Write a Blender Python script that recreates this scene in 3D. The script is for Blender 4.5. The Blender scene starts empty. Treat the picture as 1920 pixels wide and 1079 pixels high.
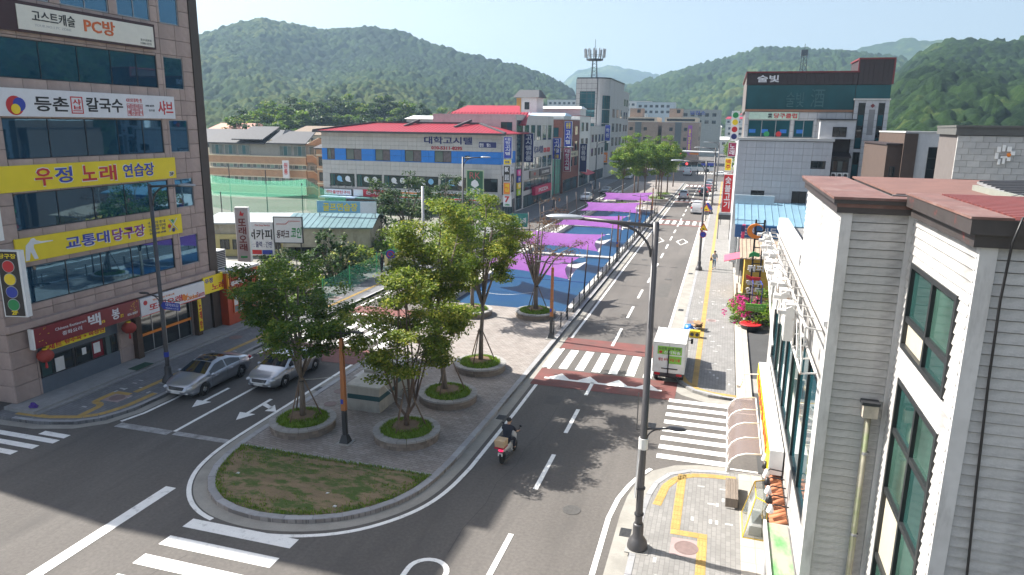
import bpy,bmesh,math,random
import numpy as np
from mathutils import Vector,Matrix,Quaternion

SC = bpy.context.scene
ORD = 'first second third fourth fifth sixth seventh eighth ninth tenth eleventh twelfth thirteenth fourteenth fifteenth sixteenth seventeenth eighteenth nineteenth twentieth'.split() + ['twenty-' + w for w in 'first second third fourth fifth sixth'.split()]
COL = SC.collection
R = math.radians

# ------------------------------------------------------------------ camera
PSI,PITCH,ROLL,CAM_H = R(16.49),R(12.92),0.0134,13.2
fw = Vector((-math.sin(PSI)*math.cos(PITCH),math.cos(PSI)*math.cos(PITCH),-math.sin(PITCH)))
rt0 = Vector((math.cos(PSI),math.sin(PSI),0))
up0 = rt0.cross(fw)
rt = rt0*math.cos(ROLL) + up0*math.sin(ROLL)
up = rt.cross(fw)
cd = bpy.data.cameras.new('camera')
cam = bpy.data.objects.new('camera',cd)
COL.objects.link(cam)
cam.matrix_world = Matrix(((rt.x,up.x,-fw.x,0),(rt.y,up.y,-fw.y,0),(rt.z,up.z,-fw.z,CAM_H),(0,0,0,1)))
cd.sensor_width = 36
cd.lens = 1330/1920*36
cd.clip_start = 0.1
cd.clip_end = 12000
SC.camera = cam

# ------------------------------------------------------------------ sky, sun, exposure
SUN_EL = R(45.5)
SUN_AZ = math.atan2(0.115,-1.0)            # direction towards the sun, in the ground plane
to_sun = Vector((math.cos(SUN_AZ)*math.cos(SUN_EL),math.sin(SUN_AZ)*math.cos(SUN_EL),math.sin(SUN_EL)))
world = bpy.data.worlds.new('World')
SC.world = world
world.use_nodes = True
wn = world.node_tree
bg = wn.nodes['Background']
sky = wn.nodes.new('ShaderNodeTexSky')
sky.sky_type = 'NISHITA'
sky.sun_disc = False
sky.sun_elevation = SUN_EL
sky.sun_rotation = math.atan2(to_sun.x,to_sun.y)
sky.air_density = 1.0
sky.dust_density = 3.2
sky.ozone_density = 1.0
hz_sat = wn.nodes.new('ShaderNodeHueSaturation')          # summer haze bleaches the whole sky evenly
hz_sat.inputs['Saturation'].default_value = 0.8
wn.links.new(sky.outputs[0],hz_sat.inputs['Color'])
wn.links.new(hz_sat.outputs[0],bg.inputs[0])
bg.inputs[1].default_value = 0.078
sd = bpy.data.lights.new('sun','SUN')
sd.energy = 5.0
sd.angle = R(0.53)
sd.color = (1.0,0.955,0.88)
sun = bpy.data.objects.new('sun',sd)
COL.objects.link(sun)
sun.rotation_mode = 'QUATERNION'
sun.rotation_quaternion = (-to_sun).to_track_quat('-Z','Y')
sun.location = to_sun*80
SC.view_settings.view_transform = 'Standard'
SC.view_settings.look = 'None'
SC.view_settings.gamma = 1
SC.view_settings.use_curve_mapping = False
SC.view_settings.exposure = 1.34
SC.render.engine = 'CYCLES'
SC.cycles.max_bounces = 6
SC.cycles.diffuse_bounces = 3
SC.cycles.glossy_bounces = 3
SC.cycles.transmission_bounces = 4
SC.cycles.transparent_max_bounces = 8
SC.cycles.volume_bounces = 0
SC.cycles.caustics_reflective = False
SC.cycles.caustics_refractive = False
SC.cycles.use_denoising = True

# ------------------------------------------------------------------ materials
MATS = {}
def _node(nt,t,**kw):
    n = nt.nodes.new(t)
    for k,v in kw.items():
        setattr(n,k,v)
    return n

def M(name,col,rough=0.65,metal=0.0,var=0.10,scale=2.5,stretch=(1,1,1),bump=0.0,bscale=60,jitter=0.0,
      spec=0.5,ior=1.5,dirt=None,dirt_scale=1.2,dirt_lo=0.5,dirt_hi=0.75,dirt_stretch=(1,1,1),emit=0.0,
      transl=0.0,coat=0.0,alpha=1.0,fine=0.0,tint=None):
    """procedural material: noise-varied colour, per-object jitter, stains, fine relief"""
    if name in MATS:
        return MATS[name]
    m = bpy.data.materials.new(name)
    m.use_nodes = True
    nt = m.node_tree
    L = nt.links.new
    p = nt.nodes['Principled BSDF']
    out = nt.nodes['Material Output']
    tc = _node(nt,'ShaderNodeTexCoord')
    mp = _node(nt,'ShaderNodeMapping')
    mp.inputs['Scale'].default_value = stretch
    L(tc.outputs['Object'],mp.inputs[0])
    nz = _node(nt,'ShaderNodeTexNoise')
    nz.inputs['Scale'].default_value = scale
    nz.inputs['Detail'].default_value = 5
    nz.inputs['Roughness'].default_value = 0.6
    L(mp.outputs[0],nz.inputs['Vector'])
    mr = _node(nt,'ShaderNodeMapRange')
    mr.inputs[1].default_value = 0.3
    mr.inputs[2].default_value = 0.7
    mr.inputs[3].default_value = 1 - var
    mr.inputs[4].default_value = 1 + var
    L(nz.outputs[0],mr.inputs[0])
    val = mr.outputs[0]
    if fine > 0:
        n2 = _node(nt,'ShaderNodeTexNoise')
        n2.inputs['Scale'].default_value = scale*22
        n2.inputs['Detail'].default_value = 3
        L(tc.outputs['Object'],n2.inputs['Vector'])
        r2 = _node(nt,'ShaderNodeMapRange')
        r2.inputs[1].default_value = 0.3; r2.inputs[2].default_value = 0.7
        r2.inputs[3].default_value = 1 - fine; r2.inputs[4].default_value = 1 + fine
        L(n2.outputs[0],r2.inputs[0])
        mm = _node(nt,'ShaderNodeMath',operation='MULTIPLY')
        L(val,mm.inputs[0]); L(r2.outputs[0],mm.inputs[1])
        val = mm.outputs[0]
    if jitter > 0:
        oi = _node(nt,'ShaderNodeObjectInfo')
        j = _node(nt,'ShaderNodeMapRange')
        j.inputs[3].default_value = 1 - jitter
        j.inputs[4].default_value = 1 + jitter
        L(oi.outputs['Random'],j.inputs[0])
        mm = _node(nt,'ShaderNodeMath',operation='MULTIPLY')
        L(val,mm.inputs[0]); L(j.outputs[0],mm.inputs[1])
        val = mm.outputs[0]
    sc = _node(nt,'ShaderNodeVectorMath',operation='SCALE')
    sc.inputs[0].default_value = col
    L(val,sc.inputs['Scale'])
    c = sc.outputs[0]
    if dirt is not None:
        dm = _node(nt,'ShaderNodeMapping')
        dm.inputs['Scale'].default_value = dirt_stretch
        L(tc.outputs['Object'],dm.inputs[0])
        dn = _node(nt,'ShaderNodeTexNoise')
        dn.inputs['Scale'].default_value = dirt_scale
        dn.inputs['Detail'].default_value = 6
        dn.inputs['Roughness'].default_value = 0.68
        L(dm.outputs[0],dn.inputs['Vector'])
        dr = _node(nt,'ShaderNodeMapRange')
        dr.inputs[1].default_value = dirt_lo; dr.inputs[2].default_value = dirt_hi
        L(dn.outputs[0],dr.inputs[0])
        mx = _node(nt,'ShaderNodeMix',data_type='RGBA')
        L(dr.outputs[0],mx.inputs[0]); L(c,mx.inputs[6])
        mx.inputs[7].default_value = (*dirt,1)
        c = mx.outputs[2]
    L(c,p.inputs['Base Color'])
    p.inputs['Roughness'].default_value = rough
    p.inputs['Metallic'].default_value = metal
    p.inputs['IOR'].default_value = ior
    p.inputs['Specular IOR Level'].default_value = spec
    p.inputs['Coat Weight'].default_value = coat
    if tint: p.inputs['Specular Tint'].default_value = (*tint,1)
    p.inputs['Coat Roughness'].default_value = 0.04
    if bump > 0:
        bn = _node(nt,'ShaderNodeTexNoise')
        bn.inputs['Scale'].default_value = bscale
        bn.inputs['Detail'].default_value = 4
        L(tc.outputs['Object'],bn.inputs['Vector'])
        b = _node(nt,'ShaderNodeBump')
        b.inputs['Strength'].default_value = bump
        b.inputs['Distance'].default_value = 0.02
        L(bn.outputs[0],b.inputs['Height'])
        L(b.outputs[0],p.inputs['Normal'])
    if emit > 0:
        L(c,p.inputs['Emission Color'])
        p.inputs['Emission Strength'].default_value = emit
    if transl > 0:
        tr = _node(nt,'ShaderNodeBsdfTranslucent')
        L(c,tr.inputs[0])
        ms = _node(nt,'ShaderNodeMixShader')
        ms.inputs[0].default_value = transl
        L(p.outputs[0],ms.inputs[1]); L(tr.outputs[0],ms.inputs[2])
        L(ms.outputs[0],out.inputs[0])
    if alpha < 1:
        p.inputs['Alpha'].default_value = alpha
    MATS[name] = m
    return m

def leaf_material(name,dark,light,warm,transl=0.35,warm_at=0.82):
    """foliage whose colour varies leaf by leaf through the 'tint' attribute"""
    m = bpy.data.materials.new(name); m.use_nodes = True
    nt = m.node_tree; L = nt.links.new
    p = nt.nodes['Principled BSDF']; out = nt.nodes['Material Output']
    at = _node(nt,'ShaderNodeAttribute'); at.attribute_name = 'tint'
    cr = _node(nt,'ShaderNodeValToRGB')
    cr.color_ramp.elements[0].position = 0.0; cr.color_ramp.elements[0].color = (*dark,1)
    cr.color_ramp.elements[1].position = 1.0; cr.color_ramp.elements[1].color = (*warm,1)
    e = cr.color_ramp.elements.new(warm_at*0.8); e.color = (*light,1)
    L(at.outputs['Fac'],cr.inputs[0])
    L(cr.outputs[0],p.inputs['Base Color'])
    p.inputs['Roughness'].default_value = 0.55
    p.inputs['Specular IOR Level'].default_value = 0.35
    tr = _node(nt,'ShaderNodeBsdfTranslucent')
    L(cr.outputs[0],tr.inputs[0])
    ms = _node(nt,'ShaderNodeMixShader'); ms.inputs[0].default_value = transl
    L(p.outputs[0],ms.inputs[1]); L(tr.outputs[0],ms.inputs[2]); L(ms.outputs[0],out.inputs[0])
    MATS[name] = m
    return m

def brick_material(name,c1,c2,mortar,scale,bw=0.5,rh=0.25,ms=0.02,rough=0.8,vec_rot=0.0,var=0.25,plane='XY',dirt=None,offset=0.5):
    """paver / tile surfaces whose pieces are too small to pick apart"""
    if name in MATS:
        return MATS[name]
    m = bpy.data.materials.new(name); m.use_nodes = True
    nt = m.node_tree; L = nt.links.new
    p = nt.nodes['Principled BSDF']
    tc = _node(nt,'ShaderNodeTexCoord'); mp = _node(nt,'ShaderNodeMapping')
    if plane == 'XZ':
        sep = _node(nt,'ShaderNodeSeparateXYZ'); cmb = _node(nt,'ShaderNodeCombineXYZ'); ad = _node(nt,'ShaderNodeMath',operation='ADD')
        L(tc.outputs['Object'],sep.inputs[0]); L(sep.outputs[0],ad.inputs[0]); L(sep.outputs[1],ad.inputs[1])
        L(ad.outputs[0],cmb.inputs[0]); L(sep.outputs[2],cmb.inputs[1]); L(cmb.outputs[0],mp.inputs[0])
    else:
        L(tc.outputs['Object'],mp.inputs[0])
    mp.inputs['Rotation'].default_value = (0,0,vec_rot)
    b = _node(nt,'ShaderNodeTexBrick')
    b.offset = offset
    b.inputs['Scale'].default_value = scale
    b.inputs['Color1'].default_value = (*c1,1); b.inputs['Color2'].default_value = (*c2,1); b.inputs['Mortar'].default_value = (*mortar,1)
    b.inputs['Mortar Size'].default_value = ms; b.inputs['Brick Width'].default_value = bw; b.inputs['Row Height'].default_value = rh
    b.inputs['Bias'].default_value = 0.0
    L(mp.outputs[0],b.inputs['Vector'])
    nz = _node(nt,'ShaderNodeTexNoise'); nz.inputs['Scale'].default_value = 0.9; nz.inputs['Detail'].default_value = 6
    nz.inputs['Roughness'].default_value = 0.7
    L(tc.outputs['Object'],nz.inputs['Vector'])
    mr = _node(nt,'ShaderNodeMapRange'); mr.inputs[1].default_value = 0.3; mr.inputs[2].default_value = 0.7
    mr.inputs[3].default_value = 1 - var; mr.inputs[4].default_value = 1 + var
    L(nz.outputs[0],mr.inputs[0])
    sc = _node(nt,'ShaderNodeVectorMath',operation='SCALE')
    L(b.outputs[0],sc.inputs[0]); L(mr.outputs[0],sc.inputs['Scale'])
    L(sc.outputs[0],p.inputs['Base Color'])
    bp = _node(nt,'ShaderNodeBump'); bp.inputs['Strength'].default_value = 0.35; bp.inputs['Distance'].default_value = 0.01; bp.invert = True
    L(b.outputs['Fac'],bp.inputs['Height']); L(bp.outputs[0],p.inputs['Normal'])
    p.inputs['Roughness'].default_value = rough
    MATS[name] = m
    return m

# ------------------------------------------------------------------ mesh building
class MB:
    def __init__(self):
        self.v = []; self.f = []
    def add(self,vs,fs):
        n = len(self.v)
        self.v.extend([tuple(a) for a in vs]); self.f.extend([tuple(i + n for i in f) for f in fs])
        return self
    def box(self,x0,x1,y0,y1,z0,z1):
        if x0 > x1: x0,x1 = x1,x0
        if y0 > y1: y0,y1 = y1,y0
        if z0 > z1: z0,z1 = z1,z0
        return self.add([(x0,y0,z0),(x1,y0,z0),(x1,y1,z0),(x0,y1,z0),(x0,y0,z1),(x1,y0,z1),(x1,y1,z1),(x0,y1,z1)],
                        [(3,2,1,0),(4,5,6,7),(0,1,5,4),(1,2,6,5),(2,3,7,6),(3,0,4,7)])
    def hexa(self,b,t):
        """bottom ring and top ring of equal length joined into a closed solid"""
        n = len(b)
        return self.add(list(b) + list(t),[tuple(range(n - 1,-1,-1)),tuple(range(n,2*n))] + [(i,(i + 1) % n,n + (i + 1) % n,n + i) for i in range(n)])
    def prism(self,poly,z0,z1):
        a = sum(poly[i][0]*poly[(i + 1) % len(poly)][1] - poly[(i + 1) % len(poly)][0]*poly[i][1] for i in range(len(poly)))
        if a < 0: poly = list(reversed(poly))
        return self.hexa([(x,y,z0) for x,y in poly],[(x,y,z1) for x,y in poly])
    def quad(self,*p):
        return self.add(p,[tuple(range(len(p)))])
    def tube(self,pts,rad,n=8,caps=True):
        pts = [Vector(p) for p in pts]
        if not isinstance(rad,(list,tuple)): rad = [rad]*len(pts)
        vs = []; fs = []
        prev = None
        for i,p in enumerate(pts):
            d = (pts[min(i + 1,len(pts) - 1)] - pts[max(i - 1,0)])
            if d.length < 1e-9: d = Vector((0,0,1))
            d.normalize()
            if prev is None:
                a = d.cross(Vector((0,0,1)) if abs(d.z) < 0.9 else Vector((1,0,0))).normalized()
            else:
                a = (prev - d*prev.dot(d))
                a = a.normalized() if a.length > 1e-6 else d.orthogonal().normalized()
            prev = a
            b = d.cross(a)
            for k in range(n):
                t = 2*math.pi*k/n
                vs.append(p + (a*math.cos(t) + b*math.sin(t))*rad[i])
        for i in range(len(pts) - 1):
            for k in range(n):
                fs.append((i*n + k,i*n + (k + 1) % n,(i + 1)*n + (k + 1) % n,(i + 1)*n + k))
        if caps:
            fs.append(tuple(range(n - 1,-1,-1))); fs.append(tuple((len(pts) - 1)*n + k for k in range(n)))
        return self.add(vs,fs)
    def bar(self,p,q,w,h=None):
        """rectangular bar from p to q"""
        h = h or w
        p = Vector(p); q = Vector(q); d = (q - p).normalized()
        a = d.cross(Vector((0,0,1)) if abs(d.z) < 0.95 else Vector((0,1,0))).normalized(); b = a.cross(d)
        r = [(a*sx*w/2 + b*sy*h/2) for sx,sy in ((-1,-1),(1,-1),(1,1),(-1,1))]
        return self.hexa([p + x for x in r],[q + x for x in r])
    def lathe(self,prof,c=(0,0,0),n=16,axis='z',arc=None):
        vs = []; fs = []
        for r,z in prof:
            for k in range(n):
                t = 2*math.pi*k/n
                if axis == 'z': vs.append((c[0] + r*math.cos(t),c[1] + r*math.sin(t),c[2] + z))
                elif axis == 'y': vs.append((c[0] + r*math.cos(t),c[1] + z,c[2] + r*math.sin(t)))
                else: vs.append((c[0] + z,c[1] + r*math.cos(t),c[2] + r*math.sin(t)))
        for i in range(len(prof) - 1):
            for k in range(n):
                fs.append((i*n + k,i*n + (k + 1) % n,(i + 1)*n + (k + 1) % n,(i + 1)*n + k))
        fs.append(tuple(range(n - 1,-1,-1))); fs.append(tuple((len(prof) - 1)*n + k for k in range(n)))
        return self.add(vs,fs)
    def blob(self,c,r,n=8,m=6,seed=0,wob=0.15):
        rnd = random.Random(seed)
        r = r if isinstance(r,(tuple,list)) else (r,r,r)
        vs = []; fs = []
        for i in range(m + 1):
            ph = math.pi*i/m
            for k in range(n):
                t = 2*math.pi*k/n
                w = 1 + (rnd.random() - .5)*2*wob if 0 < i < m else 1
                vs.append((c[0] + r[0]*w*math.sin(ph)*math.cos(t),c[1] + r[1]*w*math.sin(ph)*math.sin(t),c[2] + r[2]*w*math.cos(ph)))
        for i in range(m):
            for k in range(n):
                fs.append((i*n + k,(i + 1)*n + k,(i + 1)*n + (k + 1) % n,i*n + (k + 1) % n))
        return self.add(vs,fs)
    def strip(self,pts,w,z,closed=False):
        """flat ribbon of width w along a 2D polyline, on height z"""
        n = len(pts); vs = []
        for i in range(n):
            a = Vector(pts[(i - 1) % n] if (closed or i > 0) else pts[i]); b = Vector(pts[(i + 1) % n] if (closed or i < n - 1) else pts[i])
            d = (b - a).normalized(); nn = Vector((-d.y,d.x)); p = Vector(pts[i])
            vs += [(p.x + nn.x*w/2,p.y + nn.y*w/2,z),(p.x - nn.x*w/2,p.y - nn.y*w/2,z)]
        fs = [(2*i,2*i + 1,(2*i + 3) % (2*n),(2*i + 2) % (2*n)) for i in range(n if closed else n - 1)]
        return self.add(vs,fs)
    def mesh(self,name,mat,smooth=False):
        me = bpy.data.meshes.new(name)
        me.from_pydata(self.v,[],self.f)
        if mat: me.materials.append(mat)
        if smooth:
            me.polygons.foreach_set('use_smooth',[True]*len(me.polygons))
        return me
    def build(self,name,mat,parent=None,world=False,smooth=False):
        o = bpy.data.objects.new(name,self.mesh(name,mat,smooth))
        COL.objects.link(o)
        attach(o,parent,world)
        return o

def attach(o,parent,world=False):
    if parent is not None:
        o.parent = parent
        if world and parent.parent is None:
            o.matrix_parent_inverse = parent.matrix_basis.inverted()
    return o

def smooth_by_angle(o,ang=35):
    me = o.data
    bm = bmesh.new(); bm.from_mesh(me)
    bmesh.ops.remove_doubles(bm,verts=bm.verts,dist=1e-4)
    for f in bm.faces: f.smooth = True
    for e in bm.edges:
        if len(e.link_faces) == 2 and e.calc_face_angle(0) > R(ang): e.smooth = False
    bm.to_mesh(me); bm.free()
    return o

def tag(o,label,cat=None,group=None,kind=None):
    if label: o['label'] = label
    if cat: o['category'] = cat
    if group: o['group'] = group
    if kind: o['kind'] = kind
    return o

def thing(name,label,cat,loc=(0,0,0),rz=0.0,group=None):
    o = bpy.data.objects.new(name,None)
    COL.objects.link(o)
    o.empty_display_size = 0.3
    o.location = loc; o.rotation_euler = (0,0,rz)
    return tag(o,label,cat,group)

def struct(o,label=None):
    o['kind'] = 'structure'
    if label: o['label'] = label
    return o

KIDS = {}
def copy_tree(o,parent=None,loc=None,rz=None,label=None,group=None,scale=None,mats=None):
    c = o.copy(); COL.objects.link(c)
    c.parent = parent
    if loc is not None: c.location = loc
    if rz is not None: c.rotation_euler = (0,0,rz)
    if scale is not None: c.scale = (scale,scale,scale) if not isinstance(scale,tuple) else scale
    if label: c['label'] = label
    if group: c['group'] = group
    if mats and c.type == 'MESH' and c.data.materials and c.data.materials[0] in mats:
        key = (c.data.name,mats[c.data.materials[0]].name)
        if key not in KIDS:
            d = c.data.copy(); d.materials[0] = mats[c.data.materials[0]]; KIDS[key] = d
        c.data = KIDS[key]
    for ch in o.children:
        copy_tree(ch,c,mats=mats)
    return c

# ------------------------------------------------------------------ faces of buildings
class Face:
    """vertical plane: o = point on it, ang of outward normal; u runs to the viewer's right"""
    def __init__(self,o,n):
        self.o = Vector((o[0],o[1],0)); self.n = Vector((n[0],n[1],0)).normalized()
        self.U = Vector((-self.n.y,self.n.x,0))
    def P(self,u,z,d=0.0):
        return self.o + self.U*u + self.n*d + Vector((0,0,z))
    def box(self,mb,u0,u1,z0,z1,d0,d1):
        a = [self.P(u0,z0,d1),self.P(u1,z0,d1),self.P(u1,z0,d0),self.P(u0,z0,d0)]
        b = [self.P(u0,z1,d1),self.P(u1,z1,d1),self.P(u1,z1,d0),self.P(u0,z1,d0)]
        mb.hexa(a,b)
        return mb
    def frame(self,mb,u0,u1,z0,z1,w,d0,d1):
        self.box(mb,u0,u1,z0,z0 + w,d0,d1); self.box(mb,u0,u1,z1 - w,z1,d0,d1)
        self.box(mb,u0,u0 + w,z0 + w,z1 - w,d0,d1); self.box(mb,u1 - w,u1,z0 + w,z1 - w,d0,d1)
        return mb
    def poly(self,mb,pts,d0,d1):
        """extruded outline: pts (u, z) counter-clockwise as seen"""
        mb.hexa([self.P(u,z,d0) for u,z in pts],[self.P(u,z,d1) for u,z in pts])
        return mb

def cut_rects(rects,holes):
    for h in holes:
        out = []
        for r in rects:
            u0,u1,z0,z1 = r
            a0,a1,b0,b1 = max(u0,h[0]),min(u1,h[1]),max(z0,h[2]),min(z1,h[3])
            if a0 >= a1 - 1e-4 or b0 >= b1 - 1e-4:
                out.append(r); continue
            if a0 - u0 > .02: out.append((u0,a0,z0,z1))
            if u1 - a1 > .02: out.append((a1,u1,z0,z1))
            if b0 - z0 > .02: out.append((a0,a1,z0,b0))
            if z1 - b1 > .02: out.append((a0,a1,b1,z1))
        rects = out
    return rects

PCACHE = {}
def piece(face,parent,name,u0,u1,z0,z1,d0,d1,mat):
    """one cladding piece; alike pieces share mesh data"""
    key = (name,round(u1 - u0,3),round(z1 - z0,3),round(d1 - d0,3),mat.name,round(face.n.x,3),round(face.n.y,3))
    if key not in PCACHE:
        f0 = Face((0,0),(face.n.x,face.n.y))
        mb = MB(); w,h,t = u1 - u0,z1 - z0,d1 - d0
        e = min(0.012,w*.2,h*.2,t*.4)
        back = [f0.P(-w/2,-h/2,0),f0.P(w/2,-h/2,0),f0.P(w/2,h/2,0),f0.P(-w/2,h/2,0)]
        mid = [v + f0.n*(t - e) for v in back]
        fr = [f0.P(-w/2 + e,-h/2 + e,t),f0.P(w/2 - e,-h/2 + e,t),f0.P(w/2 - e,h/2 - e,t),f0.P(-w/2 + e,h/2 - e,t)]
        mb.add(back + mid + fr,[(8,9,10,11)] + [(i,(i + 1) % 4,4 + (i + 1) % 4,4 + i) for i in range(4)] + [(4 + i,4 + (i + 1) % 4,8 + (i + 1) % 4,8 + i) for i in range(4)])
        PCACHE[key] = mb.mesh(name,mat)
    o = bpy.data.objects.new(name,PCACHE[key]); COL.objects.link(o)
    o.location = face.P((u0 + u1)/2,(z0 + z1)/2,d0)
    attach(o,parent,True)
    return o

def panels(face,parent,u0,u1,z0,z1,du,dz,holes,mat,d0=-0.12,d1=0.0,gap=0.02,name='panel',bond=0.0,mn=0.06):
    nu = max(1,round((u1 - u0)/du)); nz = max(1,round((z1 - z0)/dz))
    du = (u1 - u0)/nu; dz = (z1 - z0)/nz
    cnt = 0
    for j in range(nz):
        off = bond*du*(j % 2)
        edges = [u0] + [u0 + off + i*du for i in range(0 if off > 0 else 1,nu + 1) if u0 + .05 < u0 + off + i*du < u1 - .05] + [u1]
        for i in range(len(edges) - 1):
            for r in cut_rects([(edges[i],edges[i + 1],z0 + j*dz,z0 + (j + 1)*dz)],holes):
                if r[1] - r[0] < mn or r[3] - r[2] < mn: continue
                piece(face,parent,name,r[0] + gap/2,r[1] - gap/2,r[2] + gap/2,r[3] - gap/2,d0,d1,mat); cnt += 1
    return cnt

def clad(face,parent,u0,u1,z0,z1,holes,mat,d0=-0.12,d1=0.0,name='wall'):
    mb = MB()
    for r in cut_rects([(u0,u1,z0,z1)],holes):
        face.box(mb,r[0],r[1],r[2],r[3],d0,d1)
    return mb.build(name,mat,parent,True)

def window(face,parent,u0,u1,z0,z1,cols=(),rows=(),fm=None,gm=None,fw=0.06,d=-0.1,depth=0.06,name='window',sill=None):
    """frame with mullions as a part, each pane a sub-part; cols, rows are fractions"""
    mb = MB()
    face.frame(mb,u0,u1,z0,z1,fw,d,d + depth)
    us = [u0 + fw] + [u0 + (u1 - u0)*c for c in cols] + [u1 - fw]
    zs = [z0 + fw] + [z0 + (z1 - z0)*r for r in rows] + [z1 - fw]
    for c in us[1:-1]: face.box(mb,c - fw/2,c + fw/2,z0 + fw,z1 - fw,d,d + depth - 0.004)
    for r in zs[1:-1]: face.box(mb,u0 + fw,u1 - fw,r - fw/2,r + fw/2,d,d + depth - 0.008)
    if sill: face.box(mb,u0 - .08,u1 + .08,z0 - .08,z0 - .003,d,sill)
    w = mb.build(name,fm,parent,True)
    for i in range(len(us) - 1):
        for j in range(len(zs) - 1):
            a = us[i] + (fw/2 if i else 0); b = us[i + 1] - (fw/2 if i < len(us) - 2 else 0)
            c = zs[j] + (fw/2 if j else 0); e = zs[j + 1] - (fw/2 if j < len(zs) - 2 else 0)
            g = gm[(i + j*3) % len(gm)] if isinstance(gm,(list,tuple)) else gm
            pm = MB(); face.box(pm,a - .01,b + .01,c - .01,e + .01,d + .012,d + .028)
            pm.build('pane',g,w,True)
    return w

# ------------------------------------------------------------------ lettering
LETTERS = []
def lettering(face,parent,s,u0,u1,z0,z1,mat,d=0.0,t=0.02,bold=0.02,vertical=False,slant=0.0,name='lettering'):
    """letters stretched into the rectangle (u0..u1, z0..z1), standing proud of the face by t; filled in by set_letters()"""
    me = bpy.data.meshes.new(name); me.materials.append(mat)
    o = bpy.data.objects.new(name,me); COL.objects.link(o); attach(o,parent,True)
    if vertical:
        h = (z1 - z0)/len(s)
        items = [(c,u0,u1,z1 - (i + .94)*h,z1 - (i + .06)*h) for i,c in enumerate(s) if c != ' ']
    else:
        items = [(s,u0,u1,z0,z1)]
    LETTERS.append((me,face,items,d,t,min(.02,bold) if max(s) > '~' else round(bold/.02)*.02,slant))
    return o

def set_letters():
    """outline every string once, one text block per weight, one string per line"""
    want = {}
    for l in LETTERS:
        for it in l[2]: want.setdefault(l[5],{})[it[0]] = None
    GAP = 6.0
    for b,strs in want.items():
        keys = list(strs)
        cu = bpy.data.curves.new('outline','FONT')
        cu.body = chr(10).join(keys); cu.offset = b; cu.resolution_u = 2; cu.fill_mode = 'FRONT'; cu.space_line = GAP
        o = bpy.data.objects.new('outline',cu); COL.objects.link(o)
        me = bpy.data.meshes.new_from_object(o)
        vs = np.array([v.co[:] for v in me.vertices])
        row = np.round((0.35 - vs[:,1])/GAP).astype(int)
        faces = {}
        for p in me.polygons: faces.setdefault(row[p.vertices[0]],[]).append(tuple(p.vertices))
        for i,k in enumerate(keys):
            idx = np.nonzero(row == i)[0]
            m = {int(a): n for n,a in enumerate(idx)}
            strs[k] = (vs[idx],[tuple(m[v] for v in f) for f in faces.get(i,[])])
        bpy.data.objects.remove(o); bpy.data.curves.remove(cu); bpy.data.meshes.remove(me)
    for (me,face,items,d,t,b,slant) in LETTERS:
        mb = MB()
        for (c,a,bb,e,g) in items:
            vs,fs = want[b][c]
            if not len(vs): continue
            lo = vs.min(0); hi = vs.max(0)
            sx = (bb - a)/max(hi[0] - lo[0],1e-6); sy = (g - e)/max(hi[1] - lo[1],1e-6)
            pts = [(a + (v[0] - lo[0])*sx + slant*(v[1] - lo[1])*sy,e + (v[1] - lo[1])*sy) for v in vs]
            n = len(pts); ec = {}
            for f in fs:
                for i in range(len(f)):
                    k = (f[i],f[(i + 1) % len(f)])
                    if (k[1],k[0]) in ec: ec.pop((k[1],k[0]))
                    else: ec[k] = 1
            mb.add([face.P(u,z,d + t) for u,z in pts] + [face.P(u,z,d) for u,z in pts],list(fs) + [(k[1],k[0],n + k[0],n + k[1]) for k in ec])
        me.from_pydata(mb.v,[],mb.f)

def disc(face,mb,u,z,r,d0,d1,n=20,ru=None):
    ru = ru or r
    face.poly(mb,[(u + ru*math.cos(2*math.pi*k/n),z + r*math.sin(2*math.pi*k/n)) for k in range(n)],d0,d1)
    return mb

def sign(face,u0,u1,z0,z1,d0,d1,board,label,texts=(),frame=None,fw=0.06,name='shop_sign',group=None,cat='sign'):
    b = face.P((u0 + u1)/2,z0,d0)
    t = thing(name,label,cat,b,0,group)
    mb = MB(); face.box(mb,u0,u1,z0,z1,d0,d1); mb.build('board',board,t,True)
    if frame:
        mb = MB(); face.frame(mb,u0 - .02,u1 + .02,z0 - .02,z1 + .02,fw,d0 - .01,d1 + .025); mb.build('frame',frame,t,True)
    for tx in texts:
        s,a,bb,c,e,m = tx[:6]
        kw = tx[6] if len(tx) > 6 else {}
        lettering(face,t,s,u0 + a*(u1 - u0),u0 + bb*(u1 - u0),z0 + c*(z1 - z0),z0 + e*(z1 - z0),m,d=d1 + .001,t=kw.pop('t',.015),**kw)
    return t

# common materials
WHITE = M('white_paint',(.78,.78,.76),.5,var=.05)
OFFWHITE = M('offwhite',(.62,.62,.60),.6,var=.08)
BLACK = M('black_paint',(.012,.012,.014),.45,var=.1)
DGREY = M('dark_grey_metal',(.05,.052,.058),.42,metal=.4,var=.1)
MGREY = M('mid_grey',(.22,.22,.225),.55,var=.1)
LGREY = M('light_grey',(.45,.45,.45),.55,var=.1)
STEEL = M('galvanised',(.42,.44,.46),.38,metal=.8,var=.12)
REDP = M('red_print',(.52,.02,.025),.45,var=.05)
BLUEP = M('blue_print',(.025,.05,.36),.45,var=.05)
NAVY = M('navy_print',(.012,.02,.13),.45,var=.05)
YELLOWP = M('yellow_print',(.85,.62,.02),.45,var=.05)
GREENP = M('green_print',(.02,.26,.08),.45,var=.05)
ORANGEP = M('orange_print',(.75,.22,.02),.45,var=.05)
PINKP = M('pink_print',(.75,.06,.32),.45,var=.05)
PURPLEP = M('purple_print',(.22,.02,.24),.45,var=.05)
GLASS_BLUE = M('blue_mirror_glass',(.006,.038,.075),.02,var=.2,scale=.3,ior=2.3,spec=.6,bump=.05,bscale=.7,tint=(.38,.72,1))
GLASS_DARK = M('dark_glass',(.012,.018,.02),.05,var=.2,scale=.5,ior=1.7)
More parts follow.
